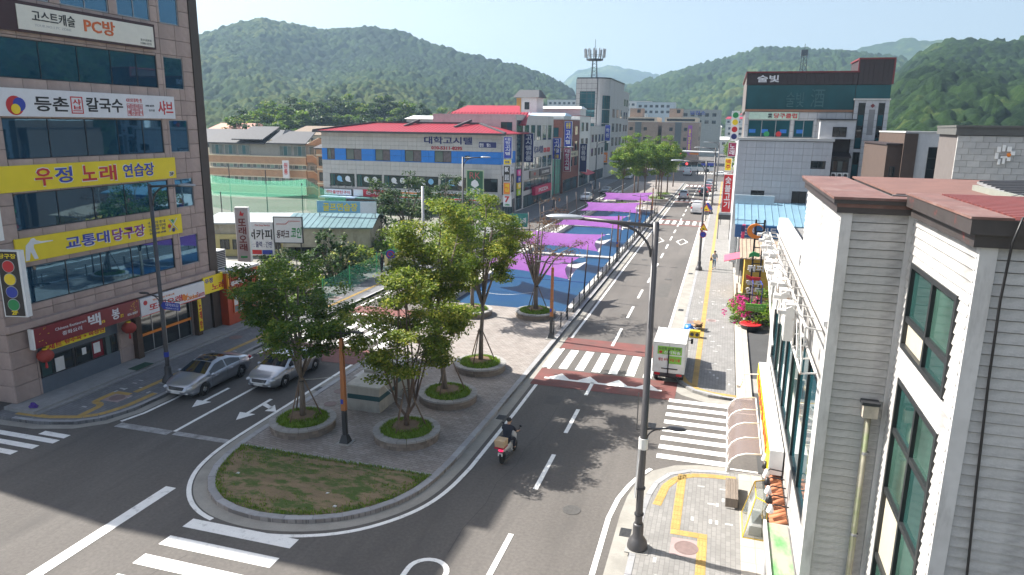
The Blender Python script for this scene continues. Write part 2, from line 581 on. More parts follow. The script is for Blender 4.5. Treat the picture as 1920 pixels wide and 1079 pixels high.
GLASS_GREEN = M('green_glass',(.02,.06,.055),.04,var=.25,scale=.4,ior=1.9)
GLASS_TEAL = M('teal_glass',(.010,.062,.078),.04,var=.25,scale=.35,ior=1.8,tint=(.5,.85,.95))
GLASS_PALE = M('pale_glass',(.10,.14,.14),.08,var=.3,scale=.5,ior=1.6)
CONCRETE = M('concrete',(.34,.33,.31),.85,var=.14,scale=1.2,bump=.2,bscale=30,fine=.06,dirt=(.2,.19,.17),dirt_scale=.6)
# ================================================================== ground, roads, pavements
ASPHALT = M('asphalt',(.108,.098,.090),.88,var=.18,scale=.4,stretch=(1,.25,1),bump=.35,bscale=90,fine=.13,dirt=(.068,.063,.059),dirt_scale=.5,dirt_lo=.48,dirt_hi=.8,dirt_stretch=(1,.10,1))
ASPHALT2 = M('dark_asphalt',(.06,.06,.06),.85,var=.14,scale=.6,bump=.35,bscale=90,fine=.1)
PAINT = M('road_paint',(.80,.79,.76),.6,var=.06,scale=3,dirt=(.22,.21,.20),dirt_scale=3.2,dirt_lo=.54,dirt_hi=.86,fine=.06)
PAINT_WORN = M('worn_road_paint',(.42,.42,.42),.7,var=.15,scale=2,dirt=(.13,.125,.12),dirt_scale=1.6,dirt_lo=.35,dirt_hi=.7)
REDROAD = M('red_road_surface',(.165,.055,.048),.8,var=.14,scale=1.2,dirt=(.12,.062,.055),dirt_scale=.8,dirt_lo=.42,dirt_hi=.7,fine=.08)
GUTTER = M('gutter_concrete',(.30,.285,.255),.85,var=.10,scale=1.3,fine=.07,dirt=(.20,.19,.17),dirt_scale=.7,dirt_lo=.48,dirt_hi=.8)
GRANITE = M('granite_kerb',(.31,.31,.32),.7,var=.10,scale=4,jitter=.12,fine=.12,dirt=(.27,.265,.26),dirt_scale=1.5)
PAVER_G = brick_material('grey_pavers',(.20,.193,.184),(.245,.236,.225),(.165,.16,.153),1.0,bw=.30,rh=.15,ms=.010,vec_rot=R(90),var=.14)
PAVER_D = brick_material('dark_pavers',(.14,.143,.152),(.18,.18,.187),(.10,.10,.104),1.0,bw=.40,rh=.20,ms=.012,vec_rot=R(90),var=.14)
PAVER_P = brick_material('pink_grey_pavers',(.232,.200,.182),(.295,.268,.247),(.165,.148,.137),1.0,bw=.32,rh=.16,ms=.014,vec_rot=R(9),var=.2)
BEIGE = brick_material('beige_slabs',(.38,.35,.30),(.43,.395,.345),(.27,.25,.22),1.0,bw=.9,rh=.9,ms=.012,var=.1,offset=0)
TACTILE = M('yellow_tactile',(.42,.275,.085),.7,var=.10,scale=3,jitter=.08,fine=.06,dirt=(.30,.21,.09),dirt_scale=2)
GROUND = M('town_ground',(.22,.215,.19),.9,var=.2,scale=.05,fine=.1,dirt=(.10,.12,.06),dirt_scale=.02,dirt_lo=.5,dirt_hi=.6)

g = MB(); g.quad((-2800,-250,-.04),(2800,-250,-.04),(2800,4200,-.04),(-2800,4200,-.04))
struct(g.build('ground',GROUND))
g = MB()
for x0,x1,y0,y1 in ((-70,16,-12,48),(-32,4,48,180),(-30,70,180,216),(-28,2,216,520)):
    g.quad((x0,y0,0),(x1,y0,0),(x1,y1,0),(x0,y1,0))
road = struct(g.build('road',ASPHALT))

def on_road(name,mb,mat): return mb.build(name,mat,road)
def flat(x0,x1,y0,y1,z=.006):
    return MB().quad((x0,y0,z),(x1,y0,z),(x1,y1,z),(x0,y1,z))
def arc(cx,cy,r,a0,a1,n=14,ry=None):
    ry = ry or r
    return [(cx + r*math.cos(R(a0 + (a1 - a0)*i/n)),cy + ry*math.sin(R(a0 + (a1 - a0)*i/n))) for i in range(n + 1)]
def offset_poly(pts,d):
    out = []
    for i,p in enumerate(pts):
        a = Vector(pts[max(i - 1,0)]); b = Vector(pts[min(i + 1,len(pts) - 1)])
        t = (b - a).normalized(); out.append((p[0] - t.y*d,p[1] + t.x*d))
    return out
def resample(pts,step):
    out = [Vector(pts[0])]; acc = 0
    for i in range(len(pts) - 1):
        a,b = Vector(pts[i]),Vector(pts[i + 1]); l = (b - a).length; pos = 0
        while acc + (l - pos) >= step:
            pos += step - acc; acc = 0; out.append(a + (b - a)*(pos/l))
        acc += l - pos
    if (out[-1] - Vector(pts[-1])).length > step*.3: out.append(Vector(pts[-1]))
    return [tuple(p) for p in out]
def kerb(parent,pts,w,z0,z1,step,mat=GRANITE):
    """row of kerb stones along a polyline, the line being their road-side edge and w running to its left"""
    q = resample(pts,step); inn = offset_poly(q,w); rnd = random.Random(len(q))
    for i in range(len(q) - 1):
        a,b,c,d = Vector(q[i]),Vector(q[i + 1]),Vector(inn[i + 1]),Vector(inn[i])
        s = (b - a)*(.008/max((b - a).length,.01)); h = z1 + rnd.uniform(-.004,.004)
        MB().hexa([(*(a + s),z0),(*(b - s),z0),(*(c - s),z0),(*(d + s),z0)],[(*(a + s),h),(*(b - s),h),(*(c - s),h),(*(d + s),h)]).build('kerb_stone',mat,parent)

# ---- median island
TIP = [(-18.62,23.4),(-18.5,22.0),(-18.15,20.7),(-17.4,19.55),(-16.4,18.75),(-15.2,18.4),(-14.0,18.35),(-12.8,18.6),(-11.6,19.15),(-10.7,20.0),(-10.0,21.1),(-9.65,22.4),(-9.5,24.2)]
for _ in range(2):                                       # round the tip off
    TIP = [TIP[0]] + [tuple(Vector(a).lerp(Vector(b),f)) for a,b in zip(TIP,TIP[1:]) for f in (.25,.75)] + [TIP[-1]]
TIP_A = [p for p in TIP if p[0] < -15.6 and p[1] < 23.2]; TIP_B = [p for p in TIP if p[0] > -14.2]
RIGHT = [(-9.48,26),(-9.4,30),(-9.35,48),(-9.35,176)]
LEFT = [(-20.0,176),(-20.0,48),(-19.6,45),(-18.75,40),(-18.62,24)]
isl = LEFT + TIP + RIGHT
mb = MB(); mb.prism(isl,-.02,.14)
island = struct(mb.build('median_island',PAVER_P))
kerb(island,[(-18.75,40)] + TIP + [(-9.4,30),(-9.35,48)],.26,-.02,.158,1.0)
mb = MB(); mb.box(-9.35,-9.6,48,176,-.02,.155); mb.box(-20.0,-19.8,48,176,-.02,.155); mb.build('kerb_strip',GRANITE,island)
gut_line = [(-18.75,40)] + TIP + [(-9.4,30),(-9.35,48)]
g = MB(); g.strip(offset_poly(gut_line,-.24),.48,.008); g.build('gutter',GUTTER,road)
g = flat(-9.33,-8.87,48.3,176,.008); g.add(*flat(-20.5,-20.02,48,176,.008).__dict__.values()); g.build('gutter',GUTTER,road)
for name,pts,w in (('edge_line',offset_poly([(-18.62,34),(-18.62,24)] + TIP_A,-.62),.17),
                     ('edge_line',offset_poly(TIP_B + [(-9.4,30),(-9.35,48),(-9.35,120),(-9.35,174)],-.74),.17)):
    g = MB(); g.strip(pts,w,.010); on_road(name,g,PAINT)

# lawn at the tip
LAWN = M('patchy_lawn',(.21,.152,.09),.95,var=.22,scale=1.2,stretch=(.6,2.2,1),bump=.8,bscale=14,fine=.12,dirt=(.06,.098,.018),dirt_scale=1.5,dirt_lo=.455,dirt_hi=.575,dirt_stretch=(.8,1.7,1))
lawn_poly = [(-18.3,22.85)] + offset_poly(TIP,.30)[1:-1] + [(-9.85,22.85)]
lawn_poly = [p for p in lawn_poly if p[1] <= 22.86]
lc = Vector((-14.0,20.8))
mb = MB(); rings = []
for s,h in ((1,.15),(.97,.17),(.8,.20),(.5,.23),(.2,.24)):
    base = len(mb.v)
    for p in resample(lawn_poly + [lawn_poly[0]],.35)[:-1]:
        q = lc + (Vector(p) - lc)*s
        mb.v.append((q.x,q.y,h + .015*math.sin(q.x*3.1)*math.cos(q.y*4.3)))
    rings.append((base,len(mb.v) - base))
for (a,n),(b,_) in zip(rings,rings[1:]):
    mb.f += [(a + i,a + (i + 1) % n,b + (i + 1) % n,b + i) for i in range(n)]
mb.f.append(tuple(rings[-1][0] + i for i in range(rings[-1][1])))
lawn = struct(mb.build('lawn',LAWN,smooth=True),'patchy brown and green lawn on the rounded tip of the median')
kerb(lawn,[(-9.9,22.95),(-18.5,22.95)],.16,.1,.17,1.2)

def tint_attr(me,vals):
    a = me.attributes.new('tint','FLOAT','POINT'); a.data.foreach_set('value',np.asarray(vals,dtype=np.float32))

def grass_tufts(name,pts,hmin,hmax,w,mat,parent=None,seed=1,lean=.5,blades=3):
    rnd = random.Random(seed); v = []; f = []; t = []
    for (x,y,z) in pts:
        tt = rnd.random()
        for _ in range(blades):
            a = rnd.uniform(0,6.283); h = rnd.uniform(hmin,hmax); dx,dy = math.cos(a),math.sin(a); l = rnd.uniform(.1,lean)*h
            bx,by = x + rnd.uniform(-.04,.04),y + rnd.uniform(-.04,.04); n = len(v)
            ww = w*rnd.uniform(.6,1.2)
            v += [(bx - dy*ww,by + dx*ww,z - .01),(bx + dy*ww,by - dx*ww,z - .01),(bx + dx*l,by + dy*l,z + h)]
            f.append((n,n + 1,n + 2)); t += [tt*.9 + rnd.random()*.1]*3
    me = bpy.data.meshes.new(name); me.from_pydata(v,[],f); me.materials.append(mat); tint_attr(me,t)
    o = bpy.data.objects.new(name,me); COL.objects.link(o); attach(o,parent)
    o['kind'] = 'stuff'
    return o
GRASS = leaf_material('grass_blades',(.07,.14,.008),(.19,.31,.025),(.30,.34,.07),.42)
rnd = random.Random(5)
def inside(p,poly):
    c = False; j = len(poly) - 1
    for i in range(len(poly)):
        if (poly[i][1] > p[1]) != (poly[j][1] > p[1]) and p[0] < (poly[j][0] - poly[i][0])*(p[1] - poly[i][1])/(poly[j][1] - poly[i][1]) + poly[i][0]: c = not c
        j = i
    return c
tuft = []
cl = [(rnd.uniform(-18.3,-9.8),rnd.uniform(18.4,22.8),rnd.uniform(.12,.5)) for _ in range(75)]
for cx,cy,r in cl:
    for _ in range(int(70*r*r + 14)):
        p = (cx + rnd.gauss(0,r)*1.5,cy + rnd.gauss(0,r*.55))
        if inside(p,lawn_poly): tuft.append((*p,.19))
edge = resample(lawn_poly + [lawn_poly[0]],.05)
for p in edge:
    for _ in range(3):
        q = Vector(p) + (lc - Vector(p)).normalized()*abs(rnd.gauss(0,.16)); tuft.append((q.x,q.y,.17))
for i,(x,y,lab) in enumerate(((-16.9,20.6,'scrap of white paper at the left end of the lawn'),(-12.9,20.3,'scrap of white paper in the middle of the lawn'),(-12.2,19.6,'scrap of white paper near the lawn kerb'))):
    m = MB(); m.hexa([(x,y,.2),(x + .12,y + .02,.2),(x + .13,y + .1,.2),(x + .02,y + .11,.2)],[(x + .02,y,.235),(x + .11,y + .03,.23),(x + .12,y + .09,.24),(x + .03,y + .09,.235)]); tag(m.build('paper_scrap',M('scrap_paper',(.6,.6,.6),.7)),lab,'litter','paper scraps on the lawn')
tag(grass_tufts('lawn_grass',tuft,.04,.11,.014,GRASS,None,3),'short green grass tufts growing on the median lawn','grass')

# ---- right pavement
rp_near = [(-2.0,-10),(-2.0,22.6),(-1.93,23.8),(-1.75,24.9),(-1.35,25.8),(-.75,26.35),(0,26.6),(1.0,26.7),(2.2,26.7),(2.2,-10)]
mb = MB(); mb.prism(rp_near,-.02,.14); pav_a = struct(mb.build('pavement',PAVER_G))
kerb(pav_a,[(p[0],p[1]) for p in reversed(rp_near[:8])][::-1][::1],-.2,-.02,.152,1.0)
mb = MB(); mb.strip(offset_poly(rp_near[:8],.32),.62,.008); mb.build('gutter',GUTTER,road)
rp_far = [(-2.0,185),(-2.0,39.0),(-1.9,37.6),(-1.5,36.3),(-.8,35.35),(0.0,34.9),(1.3,34.75),(1.32,185)]
mb = MB(); mb.prism(rp_far,-.02,.14); pav_b = struct(mb.build('pavement',PAVER_G))
kerb(pav_b,rp_far[0:1] + [(-2.0,60)] + rp_far[1:7],.2,-.02,.152,1.5)
mb = MB(); mb.strip(offset_poly([(-2.0,185)] + rp_far[1:7],-.38),.72,.008); mb.build('gutter',GUTTER,road)
mb = MB(); mb.box(1.34,2.1,34.8,70,-.02,.15); mb.build('stone_border',BEIGE,pav_b)
mb = MB(); mb.box(1.35,2.2,-10,26.68,.1,.156); mb.build('stone_border',BEIGE,pav_a)
mb = flat(2.1,9,27.2,47.5,.02); mb.build('asphalt_patch',ASPHALT2,road)
mb = flat(1.2,6,36.2,38.4,.028); mb.build('concrete_apron',GUTTER,road)
for nm,pts in (('edge_line',[(-2.95,-8),(-2.95,18.8),(-2.98,22.2),(-2.85,23.6),(-2.6,24.7),(-2.3,25.6),(-1.95,26.3)]),('edge_line',[(-2.85,42.5),(-2.85,185)])):
    g = MB(); g.strip(pts,.17,.010); on_road(nm,g,PAINT)
# tactile strips (each slab about 30 cm)
def tactile(parent,pts,w=.3,step=.3,z=.148):
    q = resample(pts,step)
    for i in range(len(q) - 1):
        a,b = Vector(q[i]),Vector(q[i + 1]); d = (b - a).normalized(); n = Vector((-d.y,d.x))*w/2; s = d*.004
        m = MB(); m.hexa([(*(a + s - n),z - .02),(*(b - s - n),z - .02),(*(b - s + n),z - .02),(*(a + s + n),z - .02)],
                         [(*(a + s - n),z),(*(b - s - n),z),(*(b - s + n),z),(*(a + s + n),z)])
        for k in (-.33,0,.33):
            c = n*2*k
            m.hexa([(*(a + s*8 + c - n*.12),z),(*(b - s*8 + c - n*.12),z),(*(b - s*8 + c + n*.12),z),(*(a + s*8 + c + n*.12),z)],
                   [(*(a + s*8 + c - n*.1),z + .005),(*(b - s*8 + c - n*.1),z + .005),(*(b - s*8 + c + n*.1),z + .005),(*(a + s*8 + c + n*.1),z + .005)])
        m.build('tactile_slab',TACTILE,parent)
tactile(pav_a,[(-.72,21.95),(-.72,25.95)])
tactile(pav_a,[(-.86,21.78),(.32,21.78)])
tactile(pav_a,[(.17,15.5),(.17,21.62)])
tactile(pav_a,offset_poly([(-1.95,23.4)] + rp_near[3:8] + [(1.25,26.7)],-.5))
tactile(pav_b,[(-.72,35.75),(-.72,60)],step=.6)
mb = MB(); mb.box(-.87,-.57,60.02,185,.1,.15); mb.build('tactile_strip',TACTILE,pav_b)
tactile(pav_b,offset_poly([(-1.9,37.6),(-1.5,36.3),(-.8,35.35),(0,34.9),(1.3,34.75)],.34))
PALE = M('pale_paver',(.42,.42,.41),.7,var=.08,jitter=.15)
rnd = random.Random(8)
pm = MB().box(-.05,.05,-.13,.13,0,.004).mesh('pale_paver',PALE)
def pale(parent,x0,x1,y0,y1,n):
    for _ in range(n):
        o = bpy.data.objects.new('pale_paver',pm); COL.objects.link(o)
        o.location = (round(rnd.uniform(x0,x1)/.2)*.2,round(rnd.uniform(y0,y1)/.4)*.4,.1402); o.rotation_euler = (0,0,rnd.choice((0,R(90)))); attach(o,parent)
pale(pav_a,-1.4,-1.0,16,24,7); pale(pav_a,-.3,1.1,22.5,25.6,9); pale(pav_b,-.4,1.1,36,60,26); pale(pav_b,-1.6,-1.0,40,60,10)
MANH = M('manhole_iron',(.20,.14,.13),.7,var=.15,scale=6)
MANR = M('reddish_cover_slab',(.33,.25,.24),.8,var=.1)
def manhole(parent,x,y,r,z=.146,slab=True):
    m = MB(); m.lathe([(r,0),(r,.008),(r*.9,.009),(r*.88,.004),(.01,.004)],(x,y,z),24)
    o = m.build('manhole_cover',MANH,parent)
    if slab: MB().box(x - r*1.3,x + r*1.3,y - r*1.3,y + r*1.3,z - .02,z + .001).build('cover_slab',MANR,parent)
manhole(pav_a,-.30,20.95,.38); manhole(pav_b,-.2,49.5,.25,slab=True); manhole(pav_b,-1.5,48.6,.3,slab=False)

# ---- left pavement
lp = [(-25.75,180),(-25.75,40),(-25.95,34),(-25.7,30),(-25.45,26.4),(-25.5,24.6),(-25.9,23.3),(-26.7,22.55),(-28.2,22.05),(-30.0,21.95),(-31,22.0),(-31,180)]
mb = MB(); mb.prism(lp,-.02,.14); pav_l = struct(mb.build('pavement',PAVER_D))
kerb(pav_l,[(-25.75,60)] + [(p[0],p[1]) for p in lp[1:10]],-.2,-.02,.152,1.0)
mb = MB(); mb.strip(offset_poly(lp[1:11],.22),.44,.008); mb.build('gutter',GUTTER,road)
mb = MB(); mb.strip(offset_poly([(-25.75,60),(-25.75,40),(-25.95,34),(-25.7,30),(-25.45,26.4),(-25.5,24.6),(-25.75,23.6)],.62),.17,.010); on_road('edge_line',mb,PAINT)
tactile(pav_l,[(-27.0,26.2),(-26.95,38)],step=.6)
tactile(pav_l,[(-27.0,25.9),(-27.9,25.9),(-27.9,24.6),(-27.2,24.5),(-27.1,23.1)],step=.45)
tactile(pav_l,offset_poly(lp[4:10],-.55))
tactile(pav_l,[(-26.95,44),(-27.0,58)],step=.9)
manhole(pav_l,-27.25,25.35,.36); manhole(pav_l,-28.3,35.5,.4,slab=False); manhole(pav_l,-27.9,46.5,.4)
pale(pav_l,-28.6,-25.9,23.4,34,20)
STEPM = M('granite_step',(.27,.265,.26),.75,var=.12,jitter=.08,fine=.1)
mb = MB(); mb.box(-30.9,-29.1,22.55,41.5,.1,.30); platform = struct(mb.build('entrance_step',STEPM))
for k in range(15):
    y0 = 22.6 + k*1.26
    MB().box(-29.1,-28.85,y0,y0 + 1.25,.1,.2).build('step_stone',STEPM,platform)
mb = MB(); mb.box(-29.6,-29.0,28.4,29.6,.302,.312); tag(mb.build('door_mat',M('green_mat',(.015,.06,.035),.9)),'small green mat on the step before the Chinese restaurant door','mat')

# ---- road markings
for x0,x1,y0,y1 in [(-16.45,-12.35,17.78 - 1.06*k - .52,17.78 - 1.06*k) for k in range(5)]:
    on_road('crossing_bar',flat(x0,x1,y0,y1,.012),PAINT)
for k,(x0,y1) in enumerate(((-27.4,21.62),(-33.5,21.1),(-33.5,20.45),(-33.5,19.8),(-33.5,19.1))):
    on_road('crossing_bar',flat(x0,-26.0 - .35*max(k - 1,0),y1 - .34,y1,.012),PAINT)
on_road('stop_line',flat(-18.95,-18.5,8,19.3,.012),PAINT)
for k in range(8):
    y = 27.35 + k*.905
    on_road('crossing_bar',flat(-1.85,1.0,y,y + .42,.012),PAINT)
on_road('edge_line',flat(1.05,2.1,27.2,27.32,.012),PAINT)
for a,b in ((15.3,20.2),(23.3,26.3),(28.5,31.3),(33.2,35.1),(41.8,45.9),(48.7,52.1),(54.9,58.0)):
    on_road('lane_dash',flat(-5.98,-5.80,a,b,.016),PAINT)
for k in range(18):
    on_road('lane_dash',flat(-5.86,-5.68,61 + k*6.2,64 + k*6.2,.012),PAINT)
for y0,y1,xa,xb in ((40.35,42.7,-8.85,-2.2),(33.9,36.55,-9.0,-1.6)):
    on_road('red_surface',flat(xa,xb,y0,y1,.011),REDROAD)
for k in range(7):
    x = -9.05 + k*.93
    on_road('crossing_bar',flat(x,x + .48,36.75,40.2,.014),PAINT)
def zigzag(x0,x1,y,n,s=1):
    m = flat(x0,x1,y,y + .22*s,.016) if s > 0 else flat(x0,x1,y - .22,y,.016)
    w = (x1 - x0)/n
    for k in range(n):
        c = x0 + (k + .5)*w
        m.add([(c - w*.36,y + .22*s,.016),(c + w*.36,y + .22*s,.016),(c,y + 1.0*s,.016)],[(0,1,2) if s > 0 else (0,2,1)])
    on_road('yield_marking',m,PAINT)
zigzag(-8.5,-2.3,34.95,4)
for y0,y1 in ((43.0,45.6),(33.6,36.2)):
    on_road('red_surface',flat(-25.2,-19.1,y0,y1,.011),REDROAD)
for k in range(7):
    x = -25.1 + k*.93
    on_road('crossing_bar',flat(x,x + .48,36.5,41.6,.014),PAINT)
zigzag(-25.1,-19.3,43.6,4,-1)
on_road('lane_line',flat(-22.2,-22.03,23.3,33.5,.012),PAINT)
on_road('lane_line',flat(-22.7,-22.53,46,170,.012),PAINT)
on_road('worn_stop_line',flat(-25.0,-22.2,22.9,23.35,.011),PAINT_WORN)
on_road('worn_stop_line',flat(-22.0,-19.3,23.0,23.35,.011),PAINT_WORN)
def arrow(x,y,s=1,turn=0):
    m = MB(); z = .013
    m.quad((x - .09,y,z),(x + .09,y,z),(x + .09,y + 2.6*s,z),(x - .09,y + 2.6*s,z))
    m.add([(x - .42,y,z),(x + .42,y,z),(x,y - 1.2*s,z)],[(0,2,1)])
    if turn:
        m.quad((x + .09*turn,y + 1.0,z + .001),(x + .7*turn,y + .7,z + .001),(x + .7*turn,y + .95,z + .001),(x + .09*turn,y + 1.3,z + .001))
        m.add([(x + .6*turn,y + .45,z + .001),(x + .6*turn,y + 1.25,z + .001),(x + 1.15*turn,y + .55,z + .001)],[(0,1,2)])
    on_road('lane_arrow',m,PAINT)
arrow(-23.3,26.6,.7); arrow(-20.4,26.0,.7,1)
g = MB(); g.strip([(-8.35,14.2),(-8.35,17.5)] + arc(-7.75,17.5,.6,180,0,12) + [(-7.15,14.2)],.17,.012); on_road('nose_marking',g,PAINT)
for cx in (-7.1,-4.35):
    g = MB(); g.strip([(cx,82.6),(cx + .6,85),(cx,87.4),(cx - .6,85)],.22,.012,closed=True); on_road('diamond_marking',g,PAINT)
for y0 in (100.5,133,168):
    on_road('red_surface',flat(-8.6,-2.4,y0 - 1.3,y0 - .2,.011),REDROAD); on_road('red_surface',flat(-8.6,-2.4,y0 + 4.2,y0 + 5.2,.011),REDROAD)
    for k in range(7):
        x = -8.6 + k*.93; on_road('crossing_bar',flat(x,x + .48,y0,y0 + 4,.014),PAINT)
for k in range(7):
    x = -25.0 + k*.8; on_road('crossing_bar',flat(x,x + .42,146,150,.014),PAINT)
for k in range(9):
    x = -8.6 + k*.8; on_road('crossing_bar',flat(x,x + .42,217,222,.014),PAINT)
g = MB(); g.strip(arc(-21.2,132,.7,0,345,16,2.0),.25,.012); on_road('ring_marking',g,PAINT)
g = MB(); g.strip([(-20.35 - .25,48),(-20.6,176)],.15,.010); on_road('edge_line',g,PAINT)
for x,y in ((-4.6,95),(-3.6,83)):
    pass
for x,y,r in ((-25.6,17.6,.42),(-4.3,22.3,.32),(-7.2,46.5,.32),(-4.2,63,.32),(-7.3,72,.3),(-23.5,50,.35)):
    mb = MB(); mb.lathe([(r,0),(r,.012),(r*.95,.014),(.02,.014)],(x,y,.0),24); mb.build('manhole_cover',M('road_iron',(.075,.07,.065),.6,var=.2,scale=8),road)
for x,y in ((-2.35,30.3),(-2.42,52),(-2.42,66),(-9.1,29),(-18.9,29.5),(-2.3,21.2),(-25.35,33)):
    for k in range(7):
        mb = MB(); mb.box(x - .18,x + .18,y + k*.075,y + k*.075 + .045,.008,.022); mb.build('drain_bar',DGREY,road)
rnd = random.Random(31)
for x,y,w,l,m_ in ((-4.6,12,1.1,4.2,ASPHALT2),(-23.6,11,1.0,5,M('patched_asphalt',(.092,.086,.08),.88,var=.1,fine=.1)),(-7.3,31.5,.8,1.2,M('patched_asphalt',(.092,.086,.08),.88)),(-4.2,56,1.0,5.0,M('patched_asphalt',(.092,.086,.08),.88))):
    on_road('repair_patch',flat(x - w/2,x + w/2,y,y + l,.004),m_)
CRACK = M('crack_seal',(.05,.048,.046),.7)
for sx,sy,dx,dy,n in ((-26,12,1.3,.25,9),(-16,12.4,.2,.9,5),(-7.6,18.5,.1,1.6,9),(-3.8,43,.1,1.7,12),(-20.5,24,.05,1.0,8),(-13,13.4,1.0,.15,8)):
    pts = [(sx + dx*k + rnd.uniform(-.12,.12),sy + dy*k + rnd.uniform(-.12,.12)) for k in range(n)]
    g = MB(); g.strip(pts,.018,.005); on_road('sealed_crack',g,CRACK)

# ---- basin with blue floor between the sails
BLUE = M('blue_basin_floor',(.005,.046,.122),.4,var=.06,scale=.5,fine=.03,dirt=(.012,.056,.112),dirt_scale=.35,dirt_lo=.45,dirt_hi=.75,spec=.3)
STONE = M('basin_stone',(.42,.41,.385),.8,var=.12,scale=2,jitter=.1,fine=.08,dirt=(.34,.33,.31),dirt_scale=1.2)
basin = struct(MB().box(-19.0,-10.25,48.4,112,.1,.146).build('basin_floor',BLUE),'flat blue basin floor running under the purple shade sails')
for k in range(32):
    y = 48.4 + k*2
    MB().box(-19.35,-19.0,y + .01,y + 1.99,.1,.62).build('rim_stone',STONE,basin)
    MB().box(-10.25,-9.85,y + .01,y + 1.99,.1,.44).build('rim_stone',STONE,basin)
for y in (70.0,92.0):
    for k in range(5):
        x = -18.98 + k*1.75; MB().box(x,x + 1.73,y,y + .8,.1,.32).build('ledge_stone',STONE,basin)
for k in range(6):
    x = -19.3 + k*1.5; MB().box(x,x + 1.48,112,112.5,.1,.55).build('rim_stone',STONE,basin)
for y,w in ((58.5,.1),(81,.1)):
    MB().box(-19.0,-10.25,y,y + w,.14,.165).build('floor_joint',NAVY,basin)
for k in range(4):
    MB().box(-18.6,-10.6,113.5 + k*.5,113.9 + k*.5,.14,.25 - .02*k).build('channel_stone',M('dark_stone',(.16,.16,.17),.7,jitter=.2),island)
# ================================================================== left side of the street
PINKG = M('pink_granite',(.40,.305,.27),.55,var=.08,scale=3,jitter=.10,fine=.07,dirt=(.27,.205,.18),dirt_scale=.8,dirt_lo=.5,dirt_hi=.8,dirt_stretch=(1,1,.5))
JOINT = M('joint_grey',(.12,.105,.10),.9)
BROWNP = M('dark_brown_cladding',(.060,.046,.038),.6,var=.12)
ALU = M('aluminium_frame',(.35,.36,.37),.4,metal=.6)
DKFR = M('dark_frame',(.03,.033,.036),.4,metal=.3)

# ---- tall granite building
FX = -30.6
tb = thing('granite_building','tall pinkish granite building with mirror-blue ribbon windows and many shop signs','building',(-36,30,0))
fE = Face((FX,0),(1,0))                     # street front, u = y
fN = Face((0,37.05),(0,1))                  # far end wall
fS = Face((0,23.0),(0,-1))                  # near end wall, u = x
TOP = 24.4
mb = MB(); mb.box(-44,FX - .12,23.1,36.95,0,TOP - .2); core = mb.build('wall',JOINT,tb,True)
mb = MB(); mb.box(-46,-34.2,19.6,23.02,0,27.6); mb.box(-46,-34.3,23.02,36.9,TOP - .1,27.6); mb.build('rear_block',PINKG,tb,True)  # rear block out of view, placed and sized for its shadow across the road
mb = MB(); mb.box(-44.1,FX + .05,22.95,37.1,TOP - .2,TOP + .1); mb.build('parapet',PINKG,tb,True)
holes = []
FL = [(4.75,6.5),(8.2,9.86),(11.4,13.2),(14.95,16.66),(18.45,20.2),(21.8,23.5)]
for z0,z1 in FL[:4]:
    holes += [(24.2,33.6,z0,z1),(34.15,35.6,z0,z1)]
for z0,z1 in FL[4:]:
    holes += [(24.2,27.3,z0,z1),(27.9,30.7,z0,z1),(31.25,33.45,z0,z1),(34.15,35.6,z0,z1)]
holes += [(24.35,29.0,.3,3.5),(30.3,34.6,.3,3.5),(35.1,36.5,.3,3.4)]
panels(fE,core,23.0,36.42,.3,TOP - .2,1.2,.82,holes,PINKG,mn=.05)
for z0,z1 in ((4.02,4.22),):
    mb = MB(); fE.box(mb,22.9,36.6,3.72,4.02,.0,.28); mb.build('cornice',PINKG,tb,True)
mb = MB(); fE.box(mb,36.42,37.1,.3,TOP - .2,-.12,.06)
mb.build('corner_strip',BROWNP,tb,True)
mb = MB(); mb.box(-44,FX - .1,36.95,37.12,0,TOP - .2); mb.build('end_wall',M('end_wall_render',(.30,.27,.25),.85,var=.1),tb,True)
panels(Face((0,22.98),(0,-1)),core,-33.9,FX,.3,TOP - .2,1.1,.82,[],PINKG,d0=-.1,d1=0.02)
for z0,z1 in FL[:4]:
    window(fE,tb,24.2,33.6,z0,z1,[.24,.46,.67,.85],[],DKFR,GLASS_BLUE,fw=.03)
    window(fE,tb,34.15,35.6,z0,z1,[],[],ALU,GLASS_BLUE,fw=.03)
for z0,z1 in FL[4:]:
    for a,b in ((24.2,27.3),(27.9,30.7),(31.25,33.45),(34.15,35.6)):
        window(fE,tb,a,b,z0,z1,[.5] if b - a > 2 else [],[],ALU,GLASS_BLUE,fw=.05)
# ground-floor shop fronts
SLATE = M('slate_blue_panel',(.10,.125,.155),.5,var=.08)
mb = MB(); fE.box(mb,24.35,29.0,.3,1.05,-.11,-.02); fE.box(mb,24.35,29.0,2.05,2.75,-.11,-.02); mb.build('shopfront_panel',SLATE,tb,True)
window(fE,tb,24.4,26.25,1.05,2.05,[.35],[],DKFR,[GLASS_GREEN,GLASS_DARK],name='shop_window')
window(fE,tb,26.35,28.1,1.05,2.05,[.55],[],DKFR,[GLASS_DARK,M('red_film',(.20,.02,.03),.2)],name='shop_window')
window(fE,tb,28.15,28.95,.32,2.75,[.5],[],DKFR,[GLASS_PALE,GLASS_DARK],name='shop_door')
for y,z,w,h,m in ((25.2,1.1,.5,.7,OFFWHITE),(26.75,1.5,.25,.35,WHITE),(27.45,1.35,.4,.55,WHITE)):
    mb = MB(); fE.box(mb,y,y + w,z,z + h,-.075,-.066); mb.build('window_notice',m,tb,True)
window(fE,tb,30.4,32.3,.35,3.3,[.55],[.36],ALU,GLASS_DARK,name='shop_window')
window(fE,tb,32.4,34.5,.35,3.3,[.5],[.36],ALU,GLASS_DARK,name='shop_window')
mb = MB(); fE.box(mb,30.4,34.5,1.35,1.5,-.04,-.02); mb.build('orange_band',ORANGEP,tb,True)
